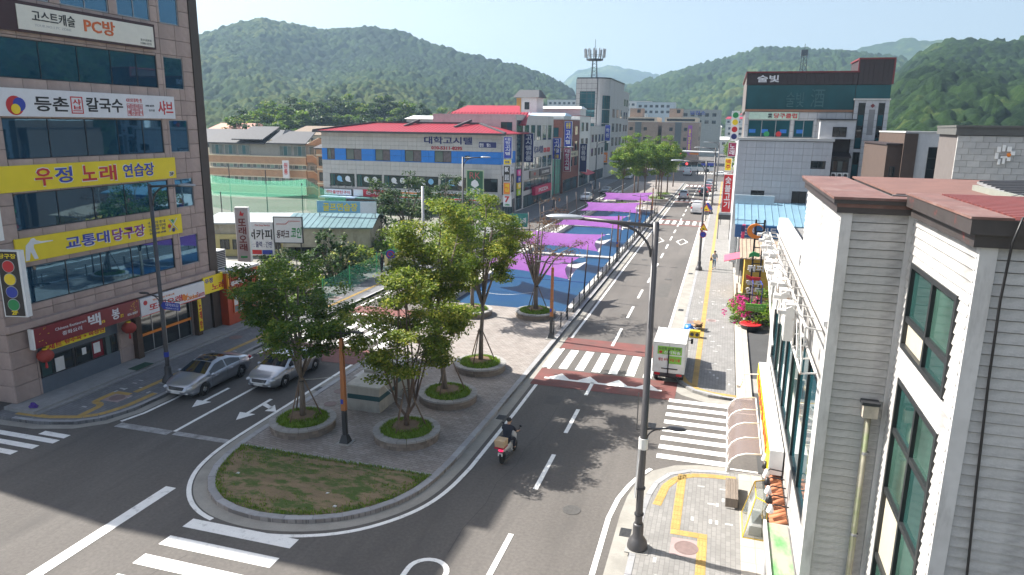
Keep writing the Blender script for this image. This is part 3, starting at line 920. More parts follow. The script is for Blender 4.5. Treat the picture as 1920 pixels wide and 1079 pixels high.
WOODB = M('brown_wood_column',(.075,.045,.03),.65,var=.2)
for y in (29.95,34.65):
    mb = MB(); fE.box(mb,y,y + .38,.3,2.9,-.1,.30); fE.poly(mb,[(y - .5,3.4),(y - .38,2.95),(y - .02,2.5),(y + .38,2.5),(y + .38,3.4)],.0,.27); mb.build('column',WOODB,tb,True)
mb = MB(); fE.box(mb,35.1,36.5,.3,3.4,-1.2,-1.12); mb.build('doorway_back',M('dark_grey_interior',(.08,.085,.08),.8),tb,True)  # flat dark grey sheet closing the doorway

# signs on its front (u = y)
SIGNW = M('sign_white',(.70,.71,.74),.4,var=.04)
SIGNY = M('sign_yellow',(.80,.62,.012),.45,var=.06,scale=.8)
CREAM = M('sign_cream',(.72,.70,.62),.4,var=.04)
MAROON = M('dark_maroon',(.045,.015,.018),.5)
sg = 'signs on the granite building'
s = sign(fE,22.4,33.45,16.95,18.25,.02,.22,MAROON,'dark-framed cream sign reading PC bang below the top windows',[],name='shop_sign',group=sg)
mb = MB(); fE.box(mb,25.4,33.3,17.05,18.1,.22,.25); mb.build('face_panel',CREAM,s,True)
lettering(fE,s,'고스트캐슬',26.1,28.35,17.45,17.95,BLACK,.25,.02,.01)
lettering(fE,s,'YOUR NO.1 PC ZONE',26.2,28.1,17.25,17.36,LGREY,.25,.008,.0)
lettering(fE,s,'PC방',28.85,30.7,17.3,18.0,M('rust_print',(.60,.13,.03),.5),.25,.03,.05)
lettering(fE,s,'호수공원점',32.35,33.1,17.3,17.42,DGREY,.25,.008,.0); lettering(fE,s,'1588-5235',32.35,33.1,17.13,17.24,DGREY,.25,.008,.0)
s = sign(fE,22.4,34.45,13.28,14.5,.02,.2,SIGNW,'long white sign for shabu noodles under the fifth-floor windows',[],name='shop_sign',group=sg)
for w,a,b,c,d,m,bo in (('등촌',25.7,27.5,13.52,14.2,BLACK,.03),('칼국수',28.5,30.75,13.55,14.25,BLACK,.03),('샤브',33.2,34.3,13.5,14.25,REDP,.045),
                            ('4코스로 즐기는 맛',31.0,32.05,14.1,14.3,REDP,.01),('848-0275',32.3,32.9,13.9,14.0,DGREY,.0),('충주점',32.5,32.9,13.65,13.76,DGREY,.0)):
    lettering(fE,s,w,a,b,c,d,m,.2,.015,bo)
mb = MB(); fE.frame(mb,27.62,28.3,13.45,14.25,.05,.2,.215); mb.build('stamp_border',REDP,s,True); lettering(fE,s,'샤브',27.72,28.2,13.55,14.15,REDP,.2,.015,.03,vertical=True)
for k,w in enumerate(('야채','칼국수','볶음밥','후식')):
    mb = MB(); fE.frame(mb,31.02 + k*.27,31.26 + k*.27,13.4,14.02,.02,.2,.21); mb.build('menu_border',REDP,s,True)
    lettering(fE,s,w,31.06 + k*.27,31.22 + k*.27,13.44,13.98,REDP,.2,.01,.01,vertical=True)
mb = MB(); disc(fE,mb,24.75,13.75,.42,.2,.215); mb.build('emblem',REDP,s,True)
mb = MB(); disc(fE,mb,24.95,13.8,.3,.216,.225); mb.build('emblem',BLUEP,s,True)
mb = MB(); disc(fE,mb,24.75,13.6,.22,.226,.235); mb.build('emblem',YELLOWP,s,True)
s = sign(fE,22.8,34.25,9.95,11.12,.02,.06,SIGNY,'yellow song-room banner with red and blue letters under the fourth-floor windows',[],name='banner',cat='banner',group=sg)
for w,a,b,c,d,m,bo in (('우',25.35,26.25,10.13,10.95,REDP,.05),('정',26.4,27.35,10.2,10.95,BLUEP,.05),('노',27.9,28.75,10.2,10.95,REDP,.05),('래',28.95,30.0,10.12,10.9,REDP,.05),
                            ('연습장',30.45,32.6,10.2,10.9,BLUEP,.03),('3F',33.75,34.05,10.1,10.3,BLACK,.02)):
    lettering(fE,s,w,a - .04,b + .04,c - .04,d + .04,SIGNW,.06,.008,bo + .05); lettering(fE,s,w,a,b,c,d,m,.069,.012,bo)
s = sign(fE,23.9,34.3,6.74,7.85,.02,.1,SIGNY,'yellow billiard-hall sign with blue and purple letters above the second-floor windows',[],name='shop_sign',group=sg)
for w,a,b,c,d,m,bo in (('교통대',26.45,29.05,6.98,7.6,BLUEP,.05),('당구장',29.25,31.45,6.98,7.62,PURPLEP,.05),('국 제 식 대 대',31.7,33.0,7.52,7.68,NAVY,.0),('아스트로졸 당구대',31.75,33.0,7.32,7.48,NAVY,.0),
                            ('포 켓 볼',31.75,33.0,7.13,7.28,NAVY,.0),('043) 848-2848',31.8,33.0,6.9,7.06,NAVY,.01)):
    if bo > .03: lettering(fE,s,w,a + .05,b + .05,c - .05,d - .05,SIGNW,.1,.01,bo + .01)
    lettering(fE,s,w,a,b,c,d,m,.111 if bo > .03 else .1,.012,bo)
mb = MB(); fE.poly(mb,[(24.3,6.8),(24.5,6.8),(24.6,7.2),(24.75,6.82),(24.95,6.82),(24.78,7.35),(24.8,7.5),(25.8,7.52),(25.8,7.56),(25.2,7.6),(24.95,7.68),(24.85,7.8),(24.7,7.78),(24.6,7.66),(24.4,7.5),(24.35,7.2)],.1,.112); mb.build('player_silhouette',SIGNW,s,True)
for u,z,m in ((33.55,7.5,GREENP),(33.85,7.25,YELLOWP),(33.3,7.25,REDP),(33.6,7.0,NAVY)):
    mb = MB(); disc(fE,mb,u,z,.12,.1,.116,12); mb.build('ball_emblem',m,s,True)
mb = MB(); mb.bar(fE.P(33.25,6.95,.12),fE.P(33.9,7.65,.12),.035); mb.bar(fE.P(33.9,6.95,.125),fE.P(33.3,7.65,.125),.035); mb.build('cue_emblem',SIGNW,s,True)
RUBY = M('ruby_sign',(.20,.012,.022),.4,var=.06)
s = sign(fE,23.85,30.1,2.75,3.68,.3,.52,RUBY,'dark red Chinese restaurant sign with white brush letters',[],name='shop_sign',group=sg,frame=None)
for w,a,b,c,d,m,bo in (('Chinese Restaurant',24.95,26.7,3.32,3.46,SIGNW,.005),('중화요리',25.3,26.4,3.0,3.2,SIGNW,.005),('백',26.8,27.55,2.95,3.6,SIGNW,.03),('봉',28.25,28.75,2.98,3.55,SIGNW,.03),
                            ('白',27.6,27.78,3.0,3.15,YELLOWP,.02),('鳳',28.78,29.0,2.98,3.15,YELLOWP,.02),('856-8887',29.25,29.95,2.95,3.08,SIGNW,.01)):
    lettering(fE,s,w,a,b,c,d,m,.52,.015,bo)
rnd = random.Random(3)
mb = MB()
for k in range(26):
    u = rnd.choice((rnd.uniform(24.0,24.7),rnd.uniform(29.5,30.0))); z = rnd.uniform(2.8,3.6); a = rnd.uniform(0,3)
    fE.poly(mb,[(u,z),(u + .1*math.cos(a),z + .1*math.sin(a)),(u + .02,z + .03)],.52,.528)
mb.build('gold_ornament',YELLOWP,s,True)
mb = MB(); fE.box(mb,23.75,23.84,2.72,3.7,.28,.54); mb.build('end_trim',WHITE,s,True)
sign(fE,24.5,27.9,2.42,2.74,.30,.34,SIGNY,'narrow yellow menu strip under the red restaurant sign',[('탕수육 + 짜장면',.3,.98,.2,.85,REDP,dict(bold=.02)),('세트',.03,.25,.1,.9,REDP,dict(bold=.04))],name='menu_strip',group=sg)
s = sign(fE,30.25,35.3,2.62,3.62,.28,.45,SIGNW,'white chicken-shop sign with red letters and an orange bird',[('또래오래',.12,.62,.2,.6,REDP,dict(bold=.04)),('Chicken',.68,.88,.12,.4,ORANGEP,{}),('Saem',.86,.99,.12,.45,REDP,dict(bold=.01)),('맛있는 치킨 또래오래',.18,.5,.72,.82,ORANGEP,dict(bold=0))],name='shop_sign',group=sg)
mb = MB(); disc(fE,mb,30.6,3.35,.13,.45,.47,14); mb.build('emblem',REDP,s,True)
mb = MB(); fE.poly(mb,[(33.4,2.85),(33.6,2.75),(33.8,2.9),(33.85,3.2),(33.7,3.05),(33.55,3.2),(33.35,3.15)],.45,.46); mb.build('bird_emblem',ORANGEP,s,True)
mb = MB(); fE.box(mb,30.25,35.3,2.62,2.66,.45,.46); mb.build('red_stripe',REDP,s,True)
sign(fE,35.36,37.7,2.72,3.78,.24,.36,SIGNY,'small yellow song-room sign beside the chicken-shop sign',[('노래',.3,.8,.1,.52,REDP,dict(bold=.05)),('우정',.05,.35,.6,.9,BLUEP,dict(bold=.03)),('연습장',.72,.98,.35,.6,BLUEP,dict(bold=.01))],name='shop_sign',group=sg)
sign(fE,34.75,35.05,.55,2.55,.31,.34,SIGNY,'narrow upright yellow song-room strip fixed to the brown column',[('노래방',.15,.85,.05,.95,REDP,dict(vertical=True,bold=.02))],name='upright_sign',group=sg)
fDoor = Face((FX - 1.1,0),(1,0))
s = sign(fDoor,35.7,36.4,.5,2.6,.0,.05,SIGNY,'yellow poster with four round pictures inside the dark doorway',[('당구장',.15,.85,.86,.96,PURPLEP,{})],name='door_poster',cat='poster',group=sg)
for z,m in ((2.0,PINKP),(1.55,GREENP),(1.1,BLUEP)):
    mb = MB(); disc(fDoor,mb,36.05,z,.17,.05,.06,14); mb.build('picture_disc',m,s,True)
# upright signs at the near corner, standing out over the pavement
fC = Face((0,23.72),(0,-1))
s = thing('projecting_sign','upright traffic-light-like billiard sign with four coloured balls','sign',(FX + .7,22.85,4.6),0,sg)
SGD = M('sign_black',(.025,.02,.018),.5)
fP = Face((FX + .25,22.85),(.25,-1))
mb = MB(); fP.box(mb,0,1.05,4.55,7.55,-.3,-.0); mb.build('cabinet',WHITE,s,True)
mb = MB(); fP.box(mb,.06,.95,4.6,7.5,.0,.02); mb.build('face_panel',SGD,s,True)
for k,m in enumerate((REDP,YELLOWP,BLUEP,GREENP)):
    mb = MB(); disc(fP,mb,.5,6.85 - k*.58,.25,.02,.05,18); mb.build('ball_emblem',m,s,True)
    mb = MB(); disc(fP,mb,.5,6.85 - k*.58,.28,.02,.03,18); mb.build('ball_rim',LGREY,s,True)
lettering(fP,s,'당구장',.12,.9,7.2,7.42,SIGNY,.02,.015,.03); lettering(fP,s,'2F',.36,.64,4.66,4.85,SIGNY,.02,.015,.03)
s = thing('projecting_sign','upright yellow song-room sign above the ball sign at the corner','sign',(FX + .5,22.3,8.1),0,sg)
fQ = Face((FX + .2,22.3),(.25,-1))
mb = MB(); fQ.box(mb,0,.85,8.05,10.9,-.3,0); mb.build('cabinet',WHITE,s,True)
mb = MB(); fQ.box(mb,.05,.74,8.12,10.85,0,.02); mb.build('face_panel',SIGNY,s,True)
lettering(fQ,s,'노래연습장',.15,.64,8.6,10.7,REDP,.02,.015,.04,vertical=True); lettering(fQ,s,'3F',.25,.55,8.2,8.45,BLACK,.02,.015,.03)
mb = MB(); mb.bar((FX - .3,23.1,9.6),(FX + .3,22.55,9.6),.06); mb.bar((FX - .3,23.1,8.5),(FX + .3,22.55,8.5),.06); mb.build('bracket',STEEL,s,True)
# red lanterns
LANT = M('lantern_red',(.45,.06,.04),.6,transl=.3)
for y,lab in ((24.35,'round red paper lantern at the near end of the restaurant front'),(29.35,'round red paper lantern beside the restaurant door')):
    t = thing('paper_lantern',lab,'lantern',(FX + .42,y,1.9),0,'lanterns of the Chinese restaurant')
    mb = MB(); mb.lathe([(.10,.12),(.2,.15),(.33,.28),(.37,.42),(.33,.56),(.2,.69),(.1,.72)],(FX + .42,y,1.85),14); mb.build('shade',LANT,t,True,True)
    mb = MB(); mb.tube([(FX + .42,y,2.57),(FX + .42,y,2.8)],.01,5); mb.lathe([(.11,2.56),(.11,2.62)],(FX + .42,y,0),10); mb.build('cord',YELLOWP,t,True)
    mb = MB(); mb.lathe([(.05,1.66),(.06,1.72),(.03,1.97)],(FX + .42,y,0),8); mb.build('tassel',REDP,t,True)
mb = MB(); mb.blob((-29.6,22.95,.34),(.22,.16,.2),seed=4,wob=.3); tag(mb.build('flower_pot',M('violet_bag',(.06,.02,.22),.6)),'dark violet bundle on the step at the building corner','bundle')
# outdoor unit beside the building
t = thing('air_conditioner','tall outdoor air-conditioner unit at the end of the granite building','air conditioner',(-31.0,37.75,3.95))
mb = MB(); mb.box(-31.45,-30.75,37.3,38.2,3.95,5.1); mb.build('case',OFFWHITE,t,True)
for k in range(9):
    mb = MB(); mb.box(-30.76,-30.72,37.36,38.14,4.03 + k*.115,4.1 + k*.115); mb.build('grille_bar',DGREY,t,True)
mb = MB(); mb.box(-31.44,-31.3,37.35,38.15,3.88,3.95); mb.box(-30.95,-30.8,37.35,38.15,3.88,3.95); mb.build('base',DGREY,t,True)

# ---- juice kiosk: orange corrugated shop
ORC = M('orange_corrugated',(.34,.065,.018),.55,var=.12,jitter=.06)
ORP = M('orange_paint',(.42,.06,.02),.55,var=.08)
t = thing('juice_shop','small orange corrugated juice shop next to the granite building','shop',(-31.5,38.6,0))
mb = MB(); mb.box(-36,-30.0,37.14,40.1,0,2.45); mb.build('wall',ORP,t,True)
mb = MB(); mb.box(-36,-29.75,37.14,40.2,3.72,3.88); mb.build('roof',LGREY,t,True)
mb = MB(); mb.box(-36,-29.98,37.14,40.15,2.45,3.72); mb.build('upper_wall',ORP,t,True)
fJ = Face((-29.98,0),(1,0))
for k in range(15):
    u = 37.2 + k*.2
    mb = MB(); fJ.poly(mb,[(u,2.5),(u + .13,2.5),(u + .13,3.7),(u,3.7)],0,.06); mb.build('corrugation',ORC,t,True)
mb = MB(); fJ.frame(mb,37.13,40.2,2.42,3.76,.09,.0,.12); mb.build('sign_border',M('border_yellow',(.75,.36,.03),.5),t,True)
lettering(fJ,t,'JUICY',38.75,39.95,3.1,3.4,WHITE,.07,.08,.04)
mb = MB(); disc(fJ,mb,38.5,3.15,.3,.07,.14); mb.build('emblem',WHITE,t,True)
mb = MB(); disc(fJ,mb,38.5,3.12,.17,.14,.16,14,.12); mb.build('emblem_centre',ORP,t,True)
lettering(fJ,t,'쥬씨',37.4,38.15,2.85,3.15,WHITE,.07,.06,.04)
window(Face((-29.95,0),(1,0)),t,37.6,38.6,1.0,2.2,[.5],[.4],M('orange_frame',(.5,.10,.03),.5),[GLASS_PALE,OFFWHITE],d=-.03,name='window')
window(Face((-29.95,0),(1,0)),t,38.75,39.4,.05,2.2,[],[],DKFR,GLASS_DARK,d=-.03,name='door')
window(Face((-29.95,0),(1,0)),t,39.5,40.0,1.0,2.2,[],[.5],M('orange_frame',(.5,.10,.03),.5),[GLASS_PALE,OFFWHITE],d=-.03,name='window')

# ---- low printed-sign shop behind it
LOWW = M('stained_beige_wall',(.40,.37,.29),.85,var=.12,dirt=(.22,.20,.15),dirt_scale=.9,dirt_lo=.5,dirt_hi=.72,dirt_stretch=(1,1,.35))
LROOF = M('pale_metal_roof',(.13,.215,.235),.5,metal=.2,var=.12,scale=.8,dirt=(.09,.16,.18),dirt_scale=.5)
t = thing('low_shop','low beige shop with a pale metal roof and an open shaded bay below','building',(-40,62,0))
a,b = Vector((-40.9,59.2)),Vector((-33.0,62.2))        # front wall line
n = Vector((b.y - a.y,-(b.x - a.x))).normalized(); fL = Face(a,n); LW = (b - a).length
back = -n*14
mb = MB(); fL.box(mb,0,LW,1.25,3.1,-.35,0); mb.build('wall',LOWW,t,True)
mb = MB(); fL.box(mb,LW - .3,LW,0,3.1,-11,-.36); fL.box(mb,-7.5,0,0,3.2,-10,-2.2); mb.build('side_wall',LOWW,t,True)
mb = MB(); fL.box(mb,0,LW - .3,0,1.25,-5.0,-4.9); mb.build('bay_shade',BLACK,t,True)  # black sheet stands in for the deep shade of the open bay
for k in range(3):
    mb = MB(); fL.box(mb,.2 + k*3.9,.45 + k*3.9,0,1.25,-.3,-.05); mb.build('post',CONCRETE,t,True)
mb = MB(); q = [fL.P(-.2,3.12,.35),fL.P(LW + .3,3.12,.35),fL.P(LW + .3,3.75,-6),fL.P(-.2,3.75,-6)]
mb.hexa(q,[p + Vector((0,0,.12)) for p in q]); q = [fL.P(-.2,3.75,-6),fL.P(LW + .3,3.75,-6),fL.P(LW + .3,3.0,-11),fL.P(-.2,3.0,-11)]
mb.hexa(q,[p + Vector((0,0,.12)) for p in q]); rf = mb.build('roof',LROOF,t,True)
for k in range(14):
    u = .3 + k*.6
    mb = MB(); mb.bar(fL.P(u,3.26,.33),fL.P(u,3.89,-6),.035); mb.build('roof_rib',LROOF,rf)
mb = MB(); q = [fL.P(-8.5,3.2,-1.9),fL.P(0,3.2,-1.9),fL.P(0,3.5,-8),fL.P(-8.5,3.5,-8)]; mb.hexa(q,[p + Vector((0,0,.15)) for p in q]); mb.build('side_roof',M('white_metal_roof',(.34,.37,.37),.5,var=.12),t,True)
mb = MB(); fL.box(mb,-7.5,0,0,2.2,-2.2,-1.95); mb.build('yellow_wall',M('yellow_wall',(.48,.42,.20),.8,var=.1),t,True)
for u in (-6.6,-5.4,-3.4,-1.6):
    window(fL,t,u,u + .9,.7,1.7,[.5],[],DKFR,GLASS_DARK,d=-1.94,name='window')
fS1 = Face((-42.05,55.0),(.28,-1))
s = sign(fS1,0,2.75,1.15,4.25,0,.2,SIGNW,'white copy-shop billboard with a blue triangle and black letters',[('서카피',.14,.96,.48,.78,BLACK,dict(bold=.04)),('제본 : 출력 : 간판',.05,.95,.24,.42,NAVY,dict(bold=.01)),('One Stop Service',.4,.9,.86,.93,REDP,dict(bold=.0))],name='billboard',cat='billboard')
mb = MB(); fS1.poly(mb,[(.15,2.5),(.62,2.5),(.42,3.2)],.2,.225); mb.build('triangle_emblem',BLUEP,s,True)
mb = MB(); fS1.box(mb,.25,1.6,1.25,1.65,.2,.215); mb.build('red_band',REDP,s,True)
mb = MB(); fS1.box(mb,1.65,2.6,1.25,1.65,.2,.215); mb.build('blue_band',BLUEP,s,True)
mb = MB(); mb.tube([fS1.P(.3,0,-.1),fS1.P(.3,4.2,-.1)],.06,6); mb.tube([fS1.P(2.5,0,-.1),fS1.P(2.5,4.2,-.1)],.06,6); mb.build('post_pair',DGREY,s,True)  # two separate posts in one mesh
s = sign(fS1,2.85,5.5,2.35,4.75,.1,.3,SIGNW,'white billboard with dark red and green coin-laundry letters',[('동파크',.08,.52,.18,.5,MAROON,dict(bold=.04,slant=.1)),('코인',.58,.94,.2,.62,GREENP,dict(bold=.04,slant=.1))],frame=DGREY,fw=.07,name='billboard',cat='billboard')
mb = MB(); mb.bar(fS1.P(3.1,4.1,.31),fS1.P(4.0,4.1,.31),.04); mb.bar(fS1.P(4.0,4.12,.31),fS1.P(4.3,4.4,.31),.04); mb.bar(fS1.P(4.3,4.38,.31),fS1.P(5.3,4.38,.31),.04); mb.build('line_emblem',REDP,s,True)
mb = MB(); mb.tube([fS1.P(3.1,0,.0),fS1.P(3.1,4.6,.0)],.06,6); mb.tube([fS1.P(5.2,0,.0),fS1.P(5.2,4.6,.0)],.06,6); mb.build('post_pair',DGREY,s,True)
fS2 = Face((-34.6,44.3),(.35,-1))
s = thing('projecting_sign','tall upright chicken-shop sign box with brown letters behind the juice shop','sign',(-34.2,44.3,0))
mb = MB(); fS2.box(mb,0,1.0,2.9,7.0,-.35,0); mb.build('cabinet',WHITE,s,True)
mb = MB(); fS2.box(mb,.06,.94,2.96,6.94,0,.02); mb.build('face_panel',M('pale_grey_face',(.40,.38,.40),.5),s,True)
lettering(fS2,s,'또래오래',.22,.78,3.7,6.2,M('brown_print',(.16,.02,.02),.5),.02,.02,.04,vertical=True)
mb = MB(); fS2.poly(mb,[(.35,6.4),(.6,6.35),(.7,6.6),(.55,6.55),(.45,6.75)],.02,.04); mb.build('bird_emblem',REDP,s,True)
mb = MB(); fS2.box(mb,.25,.75,3.2,3.35,.02,.03); mb.build('small_print',GREENP,s,True)
mb = MB(); mb.tube([fS2.P(.5,0,-.17),fS2.P(.5,2.95,-.17)],.09,8); mb.build('post',DGREY,s,True)
fS3 = Face((-40.2,64.5),(.25,-1))
s = sign(fS3,0,6.2,4.1,5.3,0,.08,M('sky_blue_banner',(.20,.42,.58),.5),'pale blue golf-range banner with yellow letters on the metal roof',[('골프연습장',.1,.68,.15,.85,SIGNY,dict(bold=.04))],name='banner',cat='banner')
mb = MB(); fS3.box(mb,4.5,6.2,4.12,5.28,.08,.09); mb.build('white_end',SIGNW,s,True)
mb = MB(); mb.tube([fS3.P(.2,3,-.05),fS3.P(.2,5.3,-.05)],.04,6); mb.tube([fS3.P(6,3,-.05),fS3.P(6,5.3,-.05)],.04,6); mb.build('post_pair',DGREY,s,True)

# ---- green golf net
NET = bpy.data.materials.new('green_net'); NET.use_nodes = True
nt = NET.node_tree; pr = nt.nodes['Principled BSDF']; ou = nt.nodes['Material Output']
pr.inputs['Base Color'].default_value = (.05,.34,.19,1); pr.inputs['Roughness'].default_value = .8
tr = nt.nodes.new('ShaderNodeBsdfTransparent'); mx = nt.nodes.new('ShaderNodeMixShader'); mx.inputs[0].default_value = .36
nt.links.new(tr.outputs[0],mx.inputs[1]); nt.links.new(pr.outputs[0],mx.inputs[2]); nt.links.new(mx.outputs[0],ou.inputs[0])
t = thing('golf_net','sagging green practice net hung between thin poles','net',(-58,80,0))
POLES = [(-66,84,7.2),(-58,81,7.0),(-66,74,5.6),(-52,80,5.6),(-44.5,78,4.0),(-58,72,4.9)]
for x,y,h in POLES:
    mb = MB(); mb.tube([(x,y,0),(x,y,h)],.06,6); mb.build('pole',DGREY,t,True)
def sheet(c0,c1,c2,c3,sag,n=10):
    m = MB(); c = [Vector(q) for q in (c0,c1,c2,c3)]
    for i in range(n + 1):
        for j in range(n + 1):
            u,v = i/n,j/n
            p = (c[0]*(1 - u) + c[1]*u)*(1 - v) + (c[3]*(1 - u) + c[2]*u)*v
            p.z -= sag*4*u*(1 - u); m.v.append(tuple(p))
    for i in range(n):
        for j in range(n):
            m.f.append((i*(n + 1) + j,(i + 1)*(n + 1) + j,(i + 1)*(n + 1) + j + 1,i*(n + 1) + j + 1))
    return m
for q,sg_ in ((((-72,84,6.3),(-52,81,6.0),(-52,80.6,2.0),(-72,83.6,2.0)),.9),(((-72,76,4.7),(-44.5,78,4.2),(-44.5,77.8,1.2),(-72,75.8,1.0)),.8),(((-52,81,6.0),(-44.5,78,4.2),(-44.5,77.8,1.2),(-52,80.8,2)),.2),
                       (((-72,84,6.3),(-52,81,6.0),(-50,78,4.3),(-72,76,4.7)),.7)):
    sheet(*q,sg_).build('net_panel',NET,t,True,True)
# ---- building helper for the row: walls with holes, windows, panes
def simple_windows(face,parent,rows,fm,gm,cols=(.5,),d=-.1,fw=.05):
    for (u0,u1,z0,z1) in rows:
        window(face,parent,u0,u1,z0,z1,cols,(),fm,gm,fw=fw,d=d)

TILEG = M('grey_stone_tile',(.50,.49,.47),.6,var=.06,jitter=.06,fine=.05,dirt=(.38,.37,.355),dirt_scale=.7,dirt_stretch=(1,1,.3))
TILEB = M('blue_tile',(.012,.19,.62),.5,var=.06,jitter=.05)
REDROOF = M('red_metal_roof',(.30,.012,.030),.5,var=.14,scale=1.2,dirt=(.22,.022,.034),dirt_scale=.6)
DKROOF = M('dark_roof_tile',(.055,.057,.065),.7,var=.12)
REDBR = brick_material('red_brick',(.20,.058,.042),(.25,.075,.052),(.16,.10,.085),1.0,bw=.5,rh=.18,ms=.02,plane='XZ',var=.12)
TANBR = brick_material('tan_brick',(.44,.24,.13),(.50,.29,.16),(.40,.30,.22),1.0,bw=.5,rh=.18,ms=.02,plane='XZ',var=.12)
CREAMB = M('cream_band',(.66,.58,.43),.75,var=.07)

# ---- blue-banded building with red roof
bb = thing('blue_band_building','three-storey grey tiled building with a bright blue band and red metal roof','building',(-45,105,0))
BY,BX0,BX1 = 97.0,-59.2,-30.6
fF = Face((0,BY),(0,-1)); fR = Face((BX1,0),(1,0))
mb = MB(); mb.box(BX0 + .1,BX1 - .12,BY + .12,BY + 17,0,11.75); core = mb.build('wall',JOINT,bb,True)
hol = []
wins3 = [(-58.3,-57.0),(-55.1,-52.5),(-50.2,-47.8),(-45.4,-42.8),(-40.7,-38.1)]
for a,b in wins3: hol.append((a,b,7.75,9.35))
hol.append((-36.0,-35.3,8.3,8.8))
wins2 = [(-58.0 + 4.55*k,-58.0 + 4.55*k + 4.2) for k in range(6)]
for a,b in wins2: hol.append((a,b,3.75,5.6))
hol += [(-58.4,-31.2,.05,2.2)]
panels(fF,core,BX0,BX1,9.4,11.8,1.43,.6,[],TILEG)
panels(fF,core,BX0,BX1,7.65,9.4,2.2,.9,hol,TILEB,d1=.01)
panels(fF,core,BX0,BX1,5.65,7.65,1.43,.66,[],TILEG)
panels(fF,core,BX0,BX1,2.2,5.65,1.43,1.15,hol,TILEG)
hr = [(a,a + 1.1,7.75,9.35) for a in (98.4,100.8)] + [(97.6,103.6,3.3,6.0),(97.6,103.4,.1,2.3)]
panels(fR,core,BY,104.2,9.4,11.8,1.43,.6,[],TILEG); panels(fR,core,BY,104.2,7.65,9.4,2.4,.9,hr,TILEB,d1=.01)
panels(fR,core,BY,104.2,2.3,7.65,1.43,.8,hr,TILEG)
for a,b in wins3: window(fF,bb,a,b,7.75,9.35,[.5],[],DKFR,[GLASS_GREEN,M('curtain_glass',(.12,.10,.11),.15,var=.3)])
window(fF,bb,-36.0,-35.3,8.3,8.8,[],[],DKFR,GLASS_DARK)
for a,b in wins2: window(fF,bb,a,b,3.75,5.6,[.13,.2],[],DKFR,[GLASS_GREEN,GLASS_TEAL,GLASS_DARK])
rnd = random.Random(2)
for k,(a,b) in enumerate(wins2[:5]):
    for m_,u in enumerate((a + 1.6,a + 3.0)):
        mb = MB(); disc(fF,mb,u,4.9,.42,-.066,-.06,16)
        if (k,m_) not in ((2,1),(3,1)): fF.poly(mb,[(u + .1,4.42),(u + .6,4.42),(u + .35,4.7)],-.066,-.061)
        mb.build('window_decal',SIGNW if (k + m_) % 4 else M('pale_blue_decal',(.2,.45,.7),.5),bb,True)
for u in (98.4,100.8): window(fR,bb,u,u + 1.1,7.75,9.35,[.5],[],DKFR,GLASS_GREEN)
window(fR,bb,97.6,103.6,3.3,6.0,[.17,.33,.5,.67,.83],[.55],DKFR,GLASS_DARK)
window(fF,bb,-58.4,-52.5,.05,2.2,[.3,.6],[],M('brown_frame',(.08,.04,.025),.6),GLASS_DARK,name='shop_window')
window(fF,bb,-52.0,-45,.05,2.2,[.25,.5,.75],[.6],DKFR,[GLASS_PALE,GLASS_DARK],name='shop_window')
window(fF,bb,-44.5,-31.4,.05,2.2,[.14,.28,.42,.57,.71,.86],[],ALU,GLASS_GREEN,name='shop_window')
window(fR,bb,97.6,103.4,.1,2.3,[.25,.5,.75],[],ALU,GLASS_GREEN,name='shop_window')
# roof with dark ridge tiles and three raised hip ends
ev = 11.85; e0,e1,e2,e3 = (BX0 - .9,BY - .9),(BX1 + .9,BY - .9),(BX1 + .9,BY + 14),(BX0 - .9,BY + 14)
mb = MB()
q = [(e0[0],e0[1],ev),(e1[0],e1[1],ev),(-35.5,BY + 5.0,13.1),(-52.5,BY + 5.0,13.1)]
mb.hexa(q,[(x,y,z + .12) for x,y,z in q])
q = [(e1[0],e1[1],ev),(e2[0],e2[1],ev),(-35.5,BY + 9,13.1),(-35.5,BY + 5,13.1)]; mb.hexa(q,[(x,y,z + .12) for x,y,z in q])
q = [(e3[0],e3[1],ev),(e0[0],e0[1],ev),(-52.5,BY + 5,13.1),(-52.5,BY + 9,13.1)]; mb.hexa(q,[(x,y,z + .12) for x,y,z in q])
q = [(-52.5,BY + 5,13.1),(-35.5,BY + 5,13.1),(-35.5,BY + 9,13.1),(-52.5,BY + 9,13.1)]; mb.hexa(q,[(x,y,z + .121) for x,y,z in q])
rf = mb.build('roof',REDROOF,bb,True)
for k in range(52):
    x = BX0 - .5 + k*.57; tx = max(-52.5,min(-35.5,x)); ty = BY + 5.0; f_ = 1 if -52.5 <= x <= -35.5 else ((x - e0[0])/(-52.5 - e0[0]) if x < -52.5 else (e1[0] - x)/(e1[0] + 35.5))
    mb = MB(); mb.bar((x,BY - .88,ev + .14),(x,BY - .9 + 5.9*f_,ev + .14 + 1.25*f_),.06,.05); mb.build('roof_rib',REDROOF,rf)
mb = MB(); mb.box(BX0 - .95,BX1 + .95,BY - .98,BY - .86,ev - .12,ev + .16); mb.bar((e0[0],e0[1],ev + .2),(-52.5,BY + 5,13.35),.35,.22); mb.bar((e1[0],e1[1],ev + .2),(-35.5,BY + 5,13.35),.35,.22)
mb.bar((-52.6,BY + 5,13.35),(-35.4,BY + 5,13.35),.3,.22)
mb.bar((-38.6,BY + 2.6,12.75),(-36.8,BY + 4.9,13.75),.4,.3); mb.bar((-46.8,BY + 3.0,12.8),(-45.2,BY + 5,13.7),.4,.3)
mb.build('ridge',DKROOF,rf)
mb = MB(); mb.box(-44,-31,BY + 10,BY + 17,11.8,14.1); mb.build('upper_room',M('upper_room_wall',(.40,.25,.17),.8),bb,True)
q = [(-44.5,BY + 9.4,13.1),(-29.6,BY + 9.4,13.1),(-30.5,BY + 14,15.0),(-43,BY + 14,15.0)]
